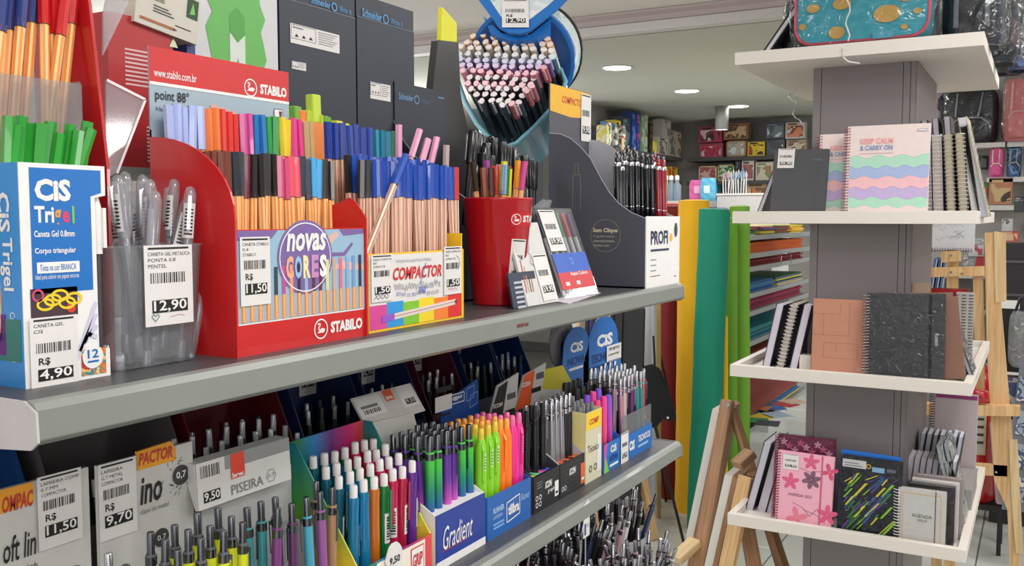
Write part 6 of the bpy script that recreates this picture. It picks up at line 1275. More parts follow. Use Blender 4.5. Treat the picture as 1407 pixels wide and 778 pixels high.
book('black notebook with neon green and purple slashes in film, lowest tray', 'notebook', 1150, 736, 1226, 2.84, .232, .018, mat((26, 26, 34), .3), lean=.06, deco=d_neon, zbase=z4, Wd=.168, wrap=True, roll=.02)
book('bright blue covered notebook behind the neon slashed one', 'notebook', 1149, 730, 1222, 2.865, .242, .010, mat((30, 110, 200), .4), lean=.06, zbase=z4, Wd=.165, roll=.03)
def d_ag(t, W_, H, T):
    b = MB(); GO = mat((250, 208, 150), .35); b.line([(W_ * .10, H * .08), (W_ * .90, H * .08), (W_ * .90, H * .92), (W_ * .10, H * .92), (W_ * .10, H * .075)], .0028, GO, -.0006); b.text('AGENDA', W_ * .30, H * .50, W_ * .72, H * .56, mat((50, 46, 46)), -.0006); b.text('2025', W_ * .42, H * .43, W_ * .62, H * .47, mat((50, 46, 46)), -.0006); b.build('lettering', t)
    MB().box(W_ * .78, W_ * .795, -.0014, 0, 0, H, mat((50, 44, 44), .6)).build('elastic_band', t)
for i, (px, Y, c, lbl) in enumerate([(1232, 2.842, (232, 224, 218), 'small beige 2025 agenda with gold frame on the lowest tray'), (1244, 2.885, (60, 50, 52), 'small dark agenda directly behind the beige 2025 agenda'), (1250, 2.915, (206, 200, 198), 'small pale agenda, third in the stack behind the beige one'), (1256, 2.945, (150, 140, 140), 'small grey agenda, fourth in the stack behind the beige one')]):
    book(lbl, 'agenda', px, 752, 1292, Y, .160 + .006 * i, .018, mat(c, .4), spiral=WHITE if i == 0 else None, deco=d_ag if i == 0 else None, zbase=z4, Wd=.125, wrap=(i < 2), lean=.02)
random.seed(14)
cc_ = [(214, 206, 208), (206, 200, 206), (198, 194, 200), (210, 204, 206), (190, 186, 190), (180, 178, 182), (60, 60, 66), (44, 44, 50)]
for i, c in enumerate(cc_):
    t = page_book('small pocket notebook on edge, %s of the row behind the beige agenda' % ['first', 'second', 'third', 'fourth', 'fifth', 'sixth', 'seventh', 'eighth'][i], 1240 + 8.5 * i, 690, 3.05, .150, .014, .10, .10, mat(c, .5), z=z4 + .055); 
for i, c in enumerate([(90, 100, 110), (160, 166, 170), (70, 80, 90), (150, 156, 160), (60, 90, 130), (110, 130, 150), (40, 44, 54)]):
    page_book('small pocket notebook on edge, %s of the farther row' % ['first', 'second', 'third', 'fourth', 'fifth', 'sixth', 'seventh'][i], 1255 + 8.5 * i, 660, 3.22, .16, .014, .10, .12, mat(c, .5), z=z4 + .085)
for i, c in enumerate([(200, 210, 196), (190, 200, 190), (206, 206, 196)]):
    t = thing('pocket_notebook', 'small printed pocket notebook at the top of the stack, %s from left' % ['first', 'second', 'third'][i], 'notebook', PY(1268 + 18 * i, 618, 3.38), rot=(.15, .2, .1)); MB().box(0, .035, 0, .012, 0, .07, mat(c, .5)).build('page_block', t); MB().box(0, .035, -.0012, 0, 0, .045, print_mat([(40, 44, 40), (200, 60, 60), (60, 100, 60), (230, 220, 200)], 60)).build('front_cover', t); MB().box(0, .035, .012, .0132, 0, .07, mat((50, 50, 54))).build('back_cover', t)
t = thing('display_block', 'grey display riser box under the rows of pocket notebooks', 'box', (PY(1240, 690, 3.03).x, 3.03, z4)); MB().box(0, .17, 0, .12, 0, .053, mat((150, 146, 144))).build('box_body', t); MB().box(.02, .18, .17, .45, 0, .083, mat((150, 146, 144))).build('box_body', t)
book('magenta and white spiral notebook standing behind the pocket notebooks', 'notebook', 1278, 660, 1340, 3.50, .33, .014, mat((190, 176, 178), .5), zbase=z4, Wd=.14, lean=.02, spiral=mat((60, 60, 64), .3, .6), deco=lambda t, W_, H, T: MB().rect(.01, H - .018, W_ - .002, H - .004, mat((140, 50, 110)), -.0005).build('top_band', t))
for i, (px, c, lbl) in enumerate([(1312, (150, 160, 140), 'glossy sheaf in film leaning at the right rim of the lowest tray'), (1322, (190, 190, 180), 'glossy pink edged sheaf in film at the right rim of the lowest tray'), (1297, (60, 56, 60), 'dark booklet in film leaning right of the agenda stack')]):
    t = page_book(lbl, px, 720, 3.0 + .05 * i, .26 if i < 2 else .14, .012, .16, -.22, print_mat([c, (200, 200, 196), (90, 100, 90)], 20, seed=i), z=z4); MB().box(0, .012, -.001, 0, 0, .06, mat((226, 120, 150))).build('pink_edge', t) if i == 1 else None
    MB().box(-.002, .014, -.003, .162, 0, .262 if i < 2 else .142, clear(gloss=.07, crinkle=1.0)).build('plastic_wrap', t)

# ---- bags on the top shelf
def blobby(name, parent, W_, H, D, m, seg=5, puff=.06, zpow=1.0):
    bm_ = MB(); N = 28; M_ = 12; v = []
    for j in range(M_ + 1):
        f = j / M_; z = H * f; s_ = (1 - abs(2 * f - 1) ** 4) ** .5 * .16 + .86
        for i in range(N):
            a = 2 * PI * i / N; c, q = math.cos(a), math.sin(a); p = 4
            r = (abs(c) ** p + abs(q) ** p) ** (-1 / p)
            v.append((W_ / 2 + W_ / 2 * r * c * s_ , D / 2 + D / 2 * r * q * s_ + .003 * math.sin(5 * a + 3 * z * 40), z))
    bm_.add(v, [(j * N + i, j * N + (i + 1) % N, (j + 1) * N + (i + 1) % N, (j + 1) * N + i) for j in range(M_) for i in range(N)], m, True)
    bm_.add(v[:N], [tuple(range(N - 1, -1, -1))], m, True); bm_.add(v[-N:], [tuple(range(N))], m, True)
    return bm_.build(name, parent)
o = PY(1092, 66, 2.84); TEAL = mat((50, 164, 180), .6); t = thing('lunch_bag', 'teal lunch bag with mustard dots in clear film on the top shelf', 'bag', (o.x, 2.84, TTOP)); Wd = PY(1276, 40, 2.84).x - o.x
def rrect(x0, z0, x1, z1, r, n=5):
    o_ = []
    for cx, cz, a0 in ((x1 - r, z1 - r, 0), (x0 + r, z1 - r, 90), (x0 + r, z0 + r, 180), (x1 - r, z0 + r, 270)):
        for k in range(n): a = math.radians(a0 + 90 * k / (n - 1)); o_.append((cx + r * math.cos(a), cz + r * math.sin(a)))
    return o_
RP = rrect(0, .012, Wd, .26, .05); bevel(MB().prism(RP, .004, .14, TEAL, 'y', smooth=True).build('bag_body', t), .012, 3)
b = MB(); b.tube([(p[0], .004, p[1]) for p in RP], .0045, 8, mat((196, 70, 90), .5), closed=True); b.build('piping', t)
b = MB(); MU = mat((214, 166, 80), .6)
for x, z, r, q in ((.30, .075, .042, .027), (.06, .11, .022, .014), (.14, .035, .026, .02), (.245, .14, .022, .014), (.155, .115, .030, .018), (.36, .12, .03, .018), (.10, .17, .03, .02), (.30, .18, .035, .02), (.395, .075, .012, .009), (.025, .06, .012, .01), (.355, .035, .011, .008), (.20, .20, .03, .02), (.05, .22, .025, .016)): b.disc(Wd * x / .43, z + .004, r * .85, MU, .0006 + .0001 * 0, 20, rz=q * .9)
for v in range(len(b.v)): b.v[v] = (b.v[v][0], -.0004, b.v[v][2])
b.build('printed_dots', t); MB().box(Wd * .60, Wd * .75, -.004, .004, .012, .030, mat((80, 170, 196), .5)).build('logo_tab', t)
MB().tube([(Wd * .3, .07, .262), (Wd * .32, .07, .30), (Wd * .5, .07, .315), (Wd * .68, .07, .30), (Wd * .7, .07, .262)], .008, 8, TEAL).build('handle', t)
FILM = clear(gloss=.09, crinkle=1.0, cs=14)
blobby('plastic_wrap', t, Wd + .05, .30, .19, FILM).location = (-.025, -.016, 0)
b = MB(); b.tube([(Wd * .42 + .006 * math.sin(i * 1.4), -.022, .19 - i * .0165) for i in range(12)], .0020, 6, mat((226, 224, 220), .4)); b.build('curled_ribbon', t)
# leaning frames on the left
o = PY(1043, 68, 2.90); t = thing('framed_board', 'white and black framed board leaning at the left of the top shelf', 'board', (o.x, 2.90, TTOP), rot=(0, .62, 0))
MB().box(0, .006, 0, .20, 0, .30, mat((30, 30, 34))).build('board', t); MB().box(.006, .016, 0, .22, 0, .31, mat((206, 200, 206))).build('frame', t); MB().box(.016, .020, 0, .21, 0, .305, mat((34, 34, 40))).build('backing', t)
o = PY(1072, 66, 2.92); t = thing('dark_pouch', 'black pouch in film between the framed board and the teal bag', 'bag', (o.x, 2.95, TTOP)); blobby('pouch_body', t, .09, .17, .1, mat((40, 40, 48), .6)); blobby('plastic_wrap', t, .10, .18, .11, FILM).location = (-.005, -.006, 0); MB().box(.03, .06, .004, .008, .05, .055, CHROME).build('zip_pull', t)
# dark wrapped backpacks on the right of and behind the top shelf
DKB = print_mat([(26, 26, 32), (40, 34, 40), (30, 40, 62), (24, 24, 28), (84, 60, 66)], 9)
for i, (px, Y, W_, H, z, m_, lbl) in enumerate([(1284, 3.0, .19, .32, TTOP, print_mat([(28, 28, 34), (50, 40, 50), (34, 44, 70), (24, 24, 28)], 10, seed=2), 'dark backpack in film standing right of the teal lunch bag'), (1300, 3.35, .22, .36, TTOP, DKB, 'black backpack in film at the back right of the top shelf')]):
    o = PY(px, 40, Y); t = thing('wrapped_backpack', lbl, 'backpack', (o.x, Y, z)); blobby('backpack_body', t, W_ - .03, H - .02, .15, m_).location = (.015, .012, 0); blobby('front_pocket', t, W_ - .07, H * .4, .05, mat((34, 34, 40), .6)).location = (.035, -.006, .02)
    for x in (.05, W_ - .06): MB().box(x, x + .012, -.010, .0, .05, H - .06, mat((120, 124, 130), .5)).build('strap', t)
    blobby('plastic_wrap', t, W_, H, .18, FILM).location = (0, -.014, 0)
# ================================================================== BACKGROUND: rolls of fabric, easels, paper rack, back wall
def roll(label, top, base, r, col, seed=0, cat='fabric roll', name='fabric_roll', group=None, rough=.75):
    """top, base: eye-relative centre points"""
    top = Vector(top); base = Vector(base); d = (top - base); L = d.length; t = thing(name, label, cat, base, group=group, rot=axis_rot(d))
    b = MB(); N = 28; random.seed(seed); ph = [random.uniform(0, 6) for _ in range(4)]; v = []; prof = []
    M_ = 40
    for j in range(M_ + 1):
        z = L * j / M_
        for i in range(N):
            a = 2 * PI * i / N; rr = r * (1 + .035 * math.sin(3 * a + ph[0] + z * 1.1) + .02 * math.sin(7 * a + ph[1]) + .018 * math.sin(z * 9 + a * 2 + ph[2]) + .012 * math.sin(z * 23 + a + ph[3])); v.append((rr * math.cos(a), rr * math.sin(a), z))
    m_ = mat(col, rough, vary=.05, scale=14, bump=.3)
    b.add(v, [(j * N + i, j * N + (i + 1) % N, (j + 1) * N + (i + 1) % N, (j + 1) * N + i) for j in range(M_) for i in range(N)], m_, True)
    b.build('rolled_sheet', t)
    b = MB(); 
    for rr, z in ((1.0, .0), (.72, .002), (.45, .001)): b.lathe([(r * rr * .97, L + z), (r * rr * .8, L + z + .004), (r * rr * .72, L - .002)], 24, m_, closed=False)
    b.lathe([(.0, L - .004), (r * .97, L - .004)], 24, m_); b.build('roll_end', t)
    b = MB(); b.box(-.002, .002, -r * 1.05, -r * .99, .02, L - .01, m_); b.build('loose_edge', t)
    return t
RB_ = lambda px, Y: Vector((PY(px, 700, Y).x, Y, -1.5))
roll('tall yellow fabric roll standing behind the shelf end', PY(953, 276, 4.56), RB_(948, 4.56), .076, (244, 184, 24), 1)
roll('dark red fabric roll standing left of the yellow one', PY(916, 284, 4.74), RB_(918, 4.74), .070, (128, 32, 30), 2)
roll('short bright red fabric roll top beside the charcoal display', PY(924, 281, 4.98), RB_(920, 4.98), .055, (190, 40, 44), 8)
roll('teal green fabric roll leaning in front of the yellow and purple ones', PY(982, 288, 4.34), RB_(964, 4.32), .070, (16, 138, 110), 3)
roll('purple fabric roll just behind the teal green one', PY(989, 287, 4.72), RB_(984, 4.72), .042, (70, 50, 130), 4)
roll('lime green fabric roll, the wider one on the right', PY(1017, 284, 4.70), RB_(1017, 4.70), .050, (124, 180, 58), 5)
roll('lime green fabric roll, the narrower one beside the teal roll', PY(1004, 300, 4.57), RB_(1004, 4.57), .034, (112, 170, 52), 6)
roll('slim yellow roll standing between the teal and lime rolls', PY(996, 436, 4.43), RB_(996, 4.43), .014, (240, 196, 40), 7)
roll('silver metallic roll standing at the back behind the shelf end', PY(894, 416, 4.2), PZ(893, 720, -1.5), .028, (190, 192, 198), 9, rough=.25)
roll('gold edged roll standing between the silver and dark red rolls', PY(905, 412, 4.3), PZ(905, 712, -1.5), .012, (190, 160, 100), 10, rough=.3)
roll('black roll standing left of the silver one', PY(880, 420, 4.25), PZ(879, 720, -1.5), .022, (30, 30, 32), 11, rough=.4)

WD = wood((226, 190, 140), (196, 152, 100)); WDK = wood((176, 136, 100), (146, 106, 74), 7); WDL = wood((222, 196, 150), (200, 168, 120), 5)
def bar(parent, name, p, q, w_, dpt, m):
    p = Vector(p); q = Vector(q); d = q - p; o = MB().box(-w_ / 2, w_ / 2, -dpt / 2, dpt / 2, 0, d.length, m).build(name, parent)
    o.rotation_euler = d.to_track_quat('Z', 'Y').to_euler(); o.location = p; bevel(o, .003, 1); return o
def bolt(parent, p, r=.006):
    b = MB(); b.cyl((0, -.006, 0), (0, .006, 0), r, n=10, m=CHROME); o = b.build('bolt', parent); o.location = p; return o
# small display easel holding two canvases in front of the rolls
ap = PY(1000, 552, 3.30); base = Vector((ap.x, 3.30, -1.5)); t = thing('display_easel', 'brown wooden folding easel with two canvases standing beside the column', 'easel', base)
R_ = lambda px, py, Y: PY(px, py, Y) - base
def to_floor(p, q): 
    d = q - p; k = (0 - p.z) / d.z; return p + d * k
a = R_(1000, 550, 3.28); e1 = to_floor(a, R_(960, 775, 3.10)); bar(t, 'front_leg', e1, a, .048, .022, WDK)
e2 = to_floor(R_(1003, 556, 3.34), R_(1052, 700, 3.55)); bar(t, 'rear_leg', e2, R_(1003, 556, 3.34), .036, .020, WDK); bolt(t, R_(1001, 556, 3.26), .008)
e3 = to_floor(R_(1006, 560, 3.30), R_(1040, 665, 3.22)); bar(t, 'front_leg', e3, R_(1006, 560, 3.30), .030, .02, WDK)
bar(t, 'ledge', R_(928, 770, 3.02), R_(956, 744, 3.12), .05, .03, WDL)
t2 = thing('display_easel', 'lighter wooden easel in front, its top just left of the lowest tray', 'easel', Vector((PY(1020, 650, 3.0).x, 3.0, -1.5))); b2 = Vector((PY(1020, 650, 3.0).x, 3.0, -1.5)); R2_ = lambda px, py, Y: PY(px, py, Y) - b2
bar(t2, 'front_leg', to_floor(R2_(1026, 655, 3.02), R2_(1000, 775, 2.95)), R2_(1026, 655, 3.02), .058, .022, WD); bar(t2, 'cross_block', R2_(1012, 640, 3.05), R2_(1032, 622, 3.1), .05, .03, WDK); bar(t2, 'rear_leg', to_floor(R2_(1034, 650, 3.06), R2_(1072, 775, 3.3)), R2_(1034, 650, 3.06), .036, .022, WDK); bolt(t2, R2_(1012, 752, 2.965), .006)
bar(t2, 'front_leg', to_floor(R2_(1022, 700, 3.05), R2_(1036, 778, 3.0)), R2_(1022, 700, 3.05), .05, .02, WDK)
def canvas(label, pt, pb, Y_, dep):
    o = PY(*pb, Y_); t = thing('canvas', label, 'canvas', o); tp = PY(*pt, Y_) - o; bz = -1.5 - o.z
    k = (-1.5 + .12 - o.z) / tp.z; lo = tp * k
    for n, x0, x1, m in (('canvas_sheet', 0, .026, mat((226, 224, 218), .7, scale=200)), ('stretcher_bar', .027, .044, WDK)):
        MB().prism([(lo.x + x0, lo.z), (lo.x + x1, lo.z), (tp.x + x1, tp.z - .01), (tp.x + x0, tp.z)], 0, dep, m).build(n, t)
canvas('white canvas on edge leaning on the brown folding easel', (979, 562), (938, 760), 3.26, .20)
canvas('second white canvas on edge leaning behind the lighter easel', (996, 652), (965, 790), 3.06, .15)
# studio easel behind the gondola with stacked canvases
o = PZ(868, 737, -1.5); base = Vector(o); t = thing('studio_easel', 'pale wooden studio easel seen below and behind the shelf end', 'easel', base)
R_ = lambda px, py, Y: PY(px, py, Y) - base
for i, (top, bot) in enumerate([((812, 480), (853, 737)), ((868, 440), (868, 737)), ((840, 430), (899, 742))]):
    b0 = PZ(*bot, -1.5); tp = PY(*top, b0.y + .12 * (i - 1)); bar(t, 'leg', b0 - base, tp - base, .042, .025, WD)
bar(t, 'cross_bar', R_(820, 560, o.y - .06), R_(905, 548, o.y - .06), .04, .02, WD)
for i, (x0, x1, y0, c, lbl, Y) in enumerate([(800, 826, 436, (226, 220, 214), 'white canvas leaning behind the arched blue headers', 4.0), (792, 806, 434, (60, 50, 120), 'purple edged board leaning behind the arched blue headers', 3.95), (770, 792, 438, (214, 206, 196), 'cream canvas leaning at the left behind the arched headers', 4.05), (826, 862, 426, (40, 40, 44), 'black framed board leaning behind the blue display', 3.9), (846, 880, 440, (34, 34, 36), 'black portfolio case standing behind the shelf end', 3.6)]):
    p = PY(x0, y0, Y); q = PY(x1, y0, Y); t = thing('canvas' if i != 4 else 'portfolio_case', lbl, 'canvas' if i != 4 else 'case', Vector((p.x, Y, -1.5 if i != 4 else -1.45)), rot=(-.04, .03 * (i % 2), 0)); H = p.z + 1.5
    MB().box(0, q.x - p.x, 0, .012, 0, H, mat(c, .6)).build('sheet', t); 
    for x in (0, q.x - p.x - .016): MB().box(x, x + .016, -.008, 0, 0, H, WDL if i in (0, 2) else mat((28, 28, 30))).build('frame_bar', t)
# black metal tripod and folded umbrella
tb = PZ(938, 748, -1.5); t = thing('metal_tripod', 'thin black metal tripod easel beside the dark red roll', 'easel', tb)
for top, bot in (((862, 430), (941, 752)), ((905, 480), (956, 700)), ((880, 430), (915, 690))):
    b0 = PZ(*bot, -1.5); b = MB(); b.tube([b0 - tb, PY(*top, b0.y - .05) - tb], .007, 8, mat((24, 24, 26), .35)); b.build('leg', t)
o = PY(905, 512, 3.9); t = thing('black_umbrella', 'folded black umbrella hanging beyond the end of the middle shelf', 'umbrella', o, rot=(0, 0, 0))
q = [PY(x, y, 3.9) - o for x, y in [(884, 503), (898, 500), (905, 512), (912, 530), (922, 546), (930, 572), (921, 579), (912, 575), (902, 588), (893, 586), (886, 560)]]
b = MB(); 
for k in range(4): sc_ = 1 - .18 * k; b.prism([(p.x * sc_, p.z * sc_) for p in q], -.012 + .012 * k, -.004 + .012 * k, mat((22, 22, 25), .8, bump=.5), 'y')
b.build('folded_canopy', t); MB().tube([(-.02, .01, .0), (-.03, .01, .16)], .005, 8, BLACK).build('shaft', t); MB().rect(.045, -.20, .055, -.19, WHITE, -.014).build('logo', t)
t = thing('hanging_cloth', 'pale grey cloth bag hanging between the easel legs', 'bag', PY(890, 640, 4.5)); MB().prism([(-.05, 0), (.05, 0), (.07, -.22), (.03, -.28), (-.05, -.26)], 0, .03, mat((196, 190, 190), .8)).build('cloth', t); MB().tube([(-.03, .01, 0), (0, .01, .1), (.03, .01, 0)], .004, 6, mat((150, 146, 146))).build('strap', t)

# ---- rack of coloured paper behind the lime rolls
RKM = mat((150, 154, 156), .4, .2)
XR = -1.32
t = thing('paper_rack', 'grey metal rack of coloured paper sheets left of the column', 'shelving', (XR - .25, 5.4, -1.5)); ro = Vector((XR - .25, 5.4, -1.5))
lev = [-.10, -.195, -.265, -.405, -.50, -.66, -.80, -1.13]
for z in lev:
    MB().box(XR - .5 - ro.x, XR - ro.x, 4.80 - ro.y, 6.35 - ro.y, z - .012 - ro.z, z - ro.z, RKM).build('shelf_board', t)
    MB().box(XR - ro.x, XR + .004 - ro.x, 4.80 - ro.y, 6.35 - ro.y, z - .022 - ro.z, z + .004 - ro.z, mat((176, 180, 182), .35, .3)).build('shelf_edge', t)
for y in (4.82, 6.3):
    for x in (XR - .49,): MB().box(x - ro.x, x + .025 - ro.x, y - ro.y, y + .03 - ro.y, 0, 1.5 + .05, RKM).build('upright', t)
random.seed(31)
STK = [(-.10, [((120, 170, 90), 'leaf green printed'), ((210, 190, 170), 'cream printed'), ((150, 60, 60), 'red printed'), ((232, 200, 60), 'yellow')]), (-.195, [((226, 96, 30), 'orange')]), (-.265, [((130, 24, 36), 'maroon')]), (-.405, [((50, 120, 170), 'blue'), ((200, 190, 170), 'floral printed')]), (-.50, [((150, 40, 70), 'wine pink')]), (-.66, [((40, 130, 150), 'turquoise')]), (-.80, [((150, 110, 90), 'brown patterned')]), (-1.13, [((200, 190, 180), 'mixed patterned')])]
names = set()
for z, L_ in STK:
    n = len(L_)
    for i, (c, nm) in enumerate(L_):
        y0 = 4.84 + 1.45 / n * i; y1 = y0 + 1.45 / n - .05; h = .05 if n > 1 else .058
        t = thing('paper_stack', 'stack of %s paper sheets lying on the grey metal rack' % nm, 'paper', (XR - .24, (y0 + y1) / 2, z)); ly = (y1 - y0) / 2
        for k in range(7):
            dx, dy = random.uniform(-.012, .012), random.uniform(-.02, .02); cm = tuple(max(0, min(255, v + random.randint(-22, 22))) for v in c)
            if 'printed' in nm or 'patterned' in nm: cm = random.choice([(206, 196, 186), (150, 60, 50), (226, 200, 60), (60, 100, 60), (60, 110, 170), c])
            o = MB().box(-.21 + dx, .205 + dx, -ly + dy, ly + dy, h * k / 7, h * (k + .9) / 7, mat(cm, .6)).build('sheet_bundle', t)
            
for i, (px, py, c) in enumerate([(1048, 572, (236, 200, 50)), (1062, 560, (60, 110, 190)), (1078, 556, (200, 60, 50)), (1038, 578, (40, 140, 70)), (1090, 552, (226, 190, 170)), (1056, 582, (60, 60, 70)), (1070, 570, (180, 200, 220)), (1042, 560, (206, 120, 60))]):
    p = PZ(px, py, -1.092 + .001 * i); t = MB().prism([(-.07, -.06), (.05, -.08), (.08, .05), (-.04, .08)], 0, .001, mat(c, .5), 'z').build('paper_sheet', None, W(p), (0, 0, i * .7)); tag(t, '%s loose paper sheet on the lowest rack level' % ['yellow', 'blue', 'red', 'green', 'peach', 'charcoal', 'pale blue', 'tan orange'][i], 'paper')
p = PX(1080, 355, XR + .006); 
t = thing('wire_label_holder', 'small wire label frame on the maroon paper level of the rack', 'label holder', p, R90); b = MB(); b.tube([(-.12, 0, -.03), (-.12, 0, .03), (.12, 0, .03), (.12, 0, -.03)], .003, 6, CHROME); b.build('wire', t)

# ---- wall shelves and games at the back
SHM = mat((70, 68, 66), .6)
def wall_shelf(lbl, x0, x1, y0, y1, z): 
    t = thing('wall_shelf', lbl, 'shelf', ((x0 + x1) / 2, (y0 + y1) / 2, z)); hx, hy = (x1 - x0) / 2, (y1 - y0) / 2; MB().box(-hx, hx, -hy, hy, -.035, 0, SHM).build('board', t)
    for k in (-.8, .8): MB().box((hx * k if hx > hy else -hx) - .01, (hx * k if hx > hy else -hx) + .01, (hy * k if hy > hx else hy) - .03, (hy * k if hy > hx else hy) - .01, -.12, -.035, SHM).build('bracket', t)
wall_shelf('upper dark shelf along the far back wall', -3.05, .8, 8.90, 9.22, .575); wall_shelf('second pale shelf along the far back wall', -3.05, .8, 8.90, 9.22, .345); wall_shelf('third shelf along the far back wall', -3.05, .8, 8.90, 9.22, .10)
wall_shelf('upper dark shelf along the left partition wall', -3.4, -3.08, 6.92, 8.85, .575); wall_shelf('second shelf along the left partition wall', -3.4, -3.08, 6.92, 8.85, .345); wall_shelf('third shelf along the left partition wall', -3.4, -3.08, 6.92, 8.85, .10)
def carton(label, rect, ax, v, cols, D=.12, cat='box', name='game_box', zb=None, seed=0, frame=None, group=None):
    x0, y0, x1, y1 = rect; f = PY if ax == 'Y' else PX; a = f(x0, y1, v); c_ = f(x1, y0, v); z0 = zb if zb is not None else min(a.z, f(x1, y1, v).z)
    Wd = (c_.x - a.x) if ax == 'Y' else (c_.y - a.y); H = c_.z - z0
    loc = (a.x, v, z0) if ax == 'Y' else (v, a.y, z0); t = thing(name, label, cat, loc, 0 if ax == 'Y' else R90, group=group)
    main = mat(cols[0], .5); MB().box(0, Wd, 0, D, 0, H, main).build('box_body', t)
    b = MB(); b.rect(Wd * .08, H * .1, Wd * .92, H * .78, print_mat(cols[1:] + [cols[0]], 9, seed=seed) if len(cols) > 1 else main, -.002); b.build('cover_picture', t)
    b = MB(); b.rect(Wd * .12, H * .82, Wd * .6, H * .92, mat(cols[-1], .5), -.002); b.rect(0, H * .955, Wd, H, mat(tuple(int(c * .7) for c in cols[0])), -.0015); b.build('title_band', t)
    if frame: 
        b = MB(); fm = mat(frame, .5); b.rect(0, 0, Wd * .07, H, fm, -.003); b.rect(Wd * .93, 0, Wd, H, fm, -.003); b.rect(0, H * .93, Wd, H, fm, -.003); b.rect(0, 0, Wd, H * .08, fm, -.003); b.build('frame', t)
WH_ = (206, 200, 196)
for i, (r, cols, lbl, fr) in enumerate([
    ((960, 173, 992, 195), [(170, 60, 84), (214, 190, 196), (60, 40, 50)], 'upper pink game box at the left of the top back shelf', None),
    ((961, 196, 993, 215), [(160, 76, 96), (210, 196, 200), (180, 40, 70)], 'lower pink game box at the left of the top back shelf', None),
    ((994, 168, 1028, 191), [(140, 100, 70), (200, 170, 130), (90, 60, 44)], 'brown game box on top of the framed sets, back wall', None),
    ((998, 193, 1025, 214), [(196, 180, 160), (220, 220, 216), (150, 160, 160)], 'white game set in a wooden frame on the top back shelf', (176, 130, 80)),
    ((1027, 194, 1051, 213), [(226, 196, 40), (200, 60, 40), (40, 36, 30)], 'bright yellow game box on the top back shelf', None),
    ((1052, 168, 1078, 190), [(70, 80, 96), (200, 206, 210), (110, 120, 130)], 'dark blue and white box stacked right of the grey gap', None),
    ((1079, 167, 1106, 190), [(200, 196, 186), (214, 130, 90), (120, 60, 40)], 'cream box with orange picture, top back shelf', None),
    ((1053, 191, 1078, 213), [(80, 90, 100), (210, 210, 206), (60, 66, 76)], 'blue grey box under the dark blue and white one', None),
    ((1080, 191, 1108, 213), [(170, 150, 130), (206, 190, 170), (120, 90, 70)], 'tan box under the cream box with orange picture', None),
    ((960, 228, 985, 247), [(176, 110, 100), (206, 170, 160), (150, 80, 80)], 'rose picture in a pale wooden frame on the second back shelf', (206, 180, 150)),
    ((986, 226, 1009, 246), [(50, 110, 60), (90, 150, 90), (200, 210, 190)], 'green framed picture on the second back shelf', (190, 170, 120)),
    ((1010, 221, 1018, 246), [(34, 36, 44), (90, 96, 110)], 'narrow dark box on the second back shelf', None),
    ((1019, 220, 1036, 246), [(206, 196, 190), (170, 90, 90), (90, 80, 80)], 'white card picture on the second back shelf', None),
    ((1038, 222, 1062, 246), [(206, 196, 176), (170, 110, 90), (120, 140, 90)], 'cream card picture on the second back shelf', None)]):
    carton(lbl, r, 'Y', 8.95, cols, D=.10, seed=i, frame=fr, zb=(.576 if i in (1, 3, 4, 7, 8) else .346 if i > 8 else None))
for i, (r, cols, lbl) in enumerate([
    ((1024, 250, 1062, 266), [(200, 170, 130), (206, 120, 80), (120, 90, 60)], 'orange and cream box on the third back shelf'),
    ((968, 252, 986, 268), [(60, 150, 190), (190, 220, 230)], 'light blue box on the third back shelf')]): carton(lbl, r, 'Y', 8.96, cols, D=.1, seed=20 + i, zb=.101)
for i, (r, cols, lbl) in enumerate([
    ((846, 166, 853, 200), [(200, 180, 60), (60, 50, 40)], 'narrow yellow box at the left of the partition shelf'), ((855, 162, 866, 200), [(44, 60, 66), (90, 110, 110)], 'dark teal box on the partition shelf'), ((868, 154, 874, 202), [(34, 60, 130), (90, 120, 190)], 'tall royal blue box on the partition shelf'), ((875, 155, 880, 202), [(50, 80, 150), (206, 80, 120)], 'tall blue and pink box on the partition shelf'),
    ((881, 157, 885, 203), [(120, 160, 120), (190, 206, 170)], 'tall green box on the partition shelf'), ((886, 158, 890, 204), [(196, 206, 180), (120, 150, 110)], 'tall pale green box on the partition shelf'), ((893, 170, 897, 206), [(60, 44, 40), (120, 90, 80)], 'narrow brown box on the partition shelf'), ((895, 194, 903, 207), [(226, 210, 40), (240, 230, 120)], 'small bright yellow box on the partition shelf'),
    ((905, 190, 918, 212), [(200, 196, 184), (150, 140, 130), (80, 76, 70)], 'cream game box with dark print on the partition shelf'), ((911, 166, 922, 189), [(186, 184, 172), (130, 126, 120)], 'cream game box stacked above on the partition shelf'), ((919, 180, 929, 212), [(176, 174, 160), (110, 110, 104)], 'grey cream box near the corner of the shelf'), ((930, 182, 936, 213), [(196, 184, 160), (120, 90, 70)], 'tan box in the corner of the partition shelf'),
    ((913, 232, 922, 247), [(190, 80, 50), (230, 190, 60)], 'red and yellow box on the second partition shelf'), ((923, 230, 931, 247), [(226, 170, 50), (120, 60, 40)], 'amber box on the second partition shelf'), ((840, 226, 858, 250), [(90, 120, 80), (200, 190, 90)], 'green box on the second partition shelf')]):
    carton(lbl, r, 'X', -3.14, cols, D=.10, seed=40 + i, zb=.576 if (i < 12 and i != 9) else (.346 if i >= 12 else None))
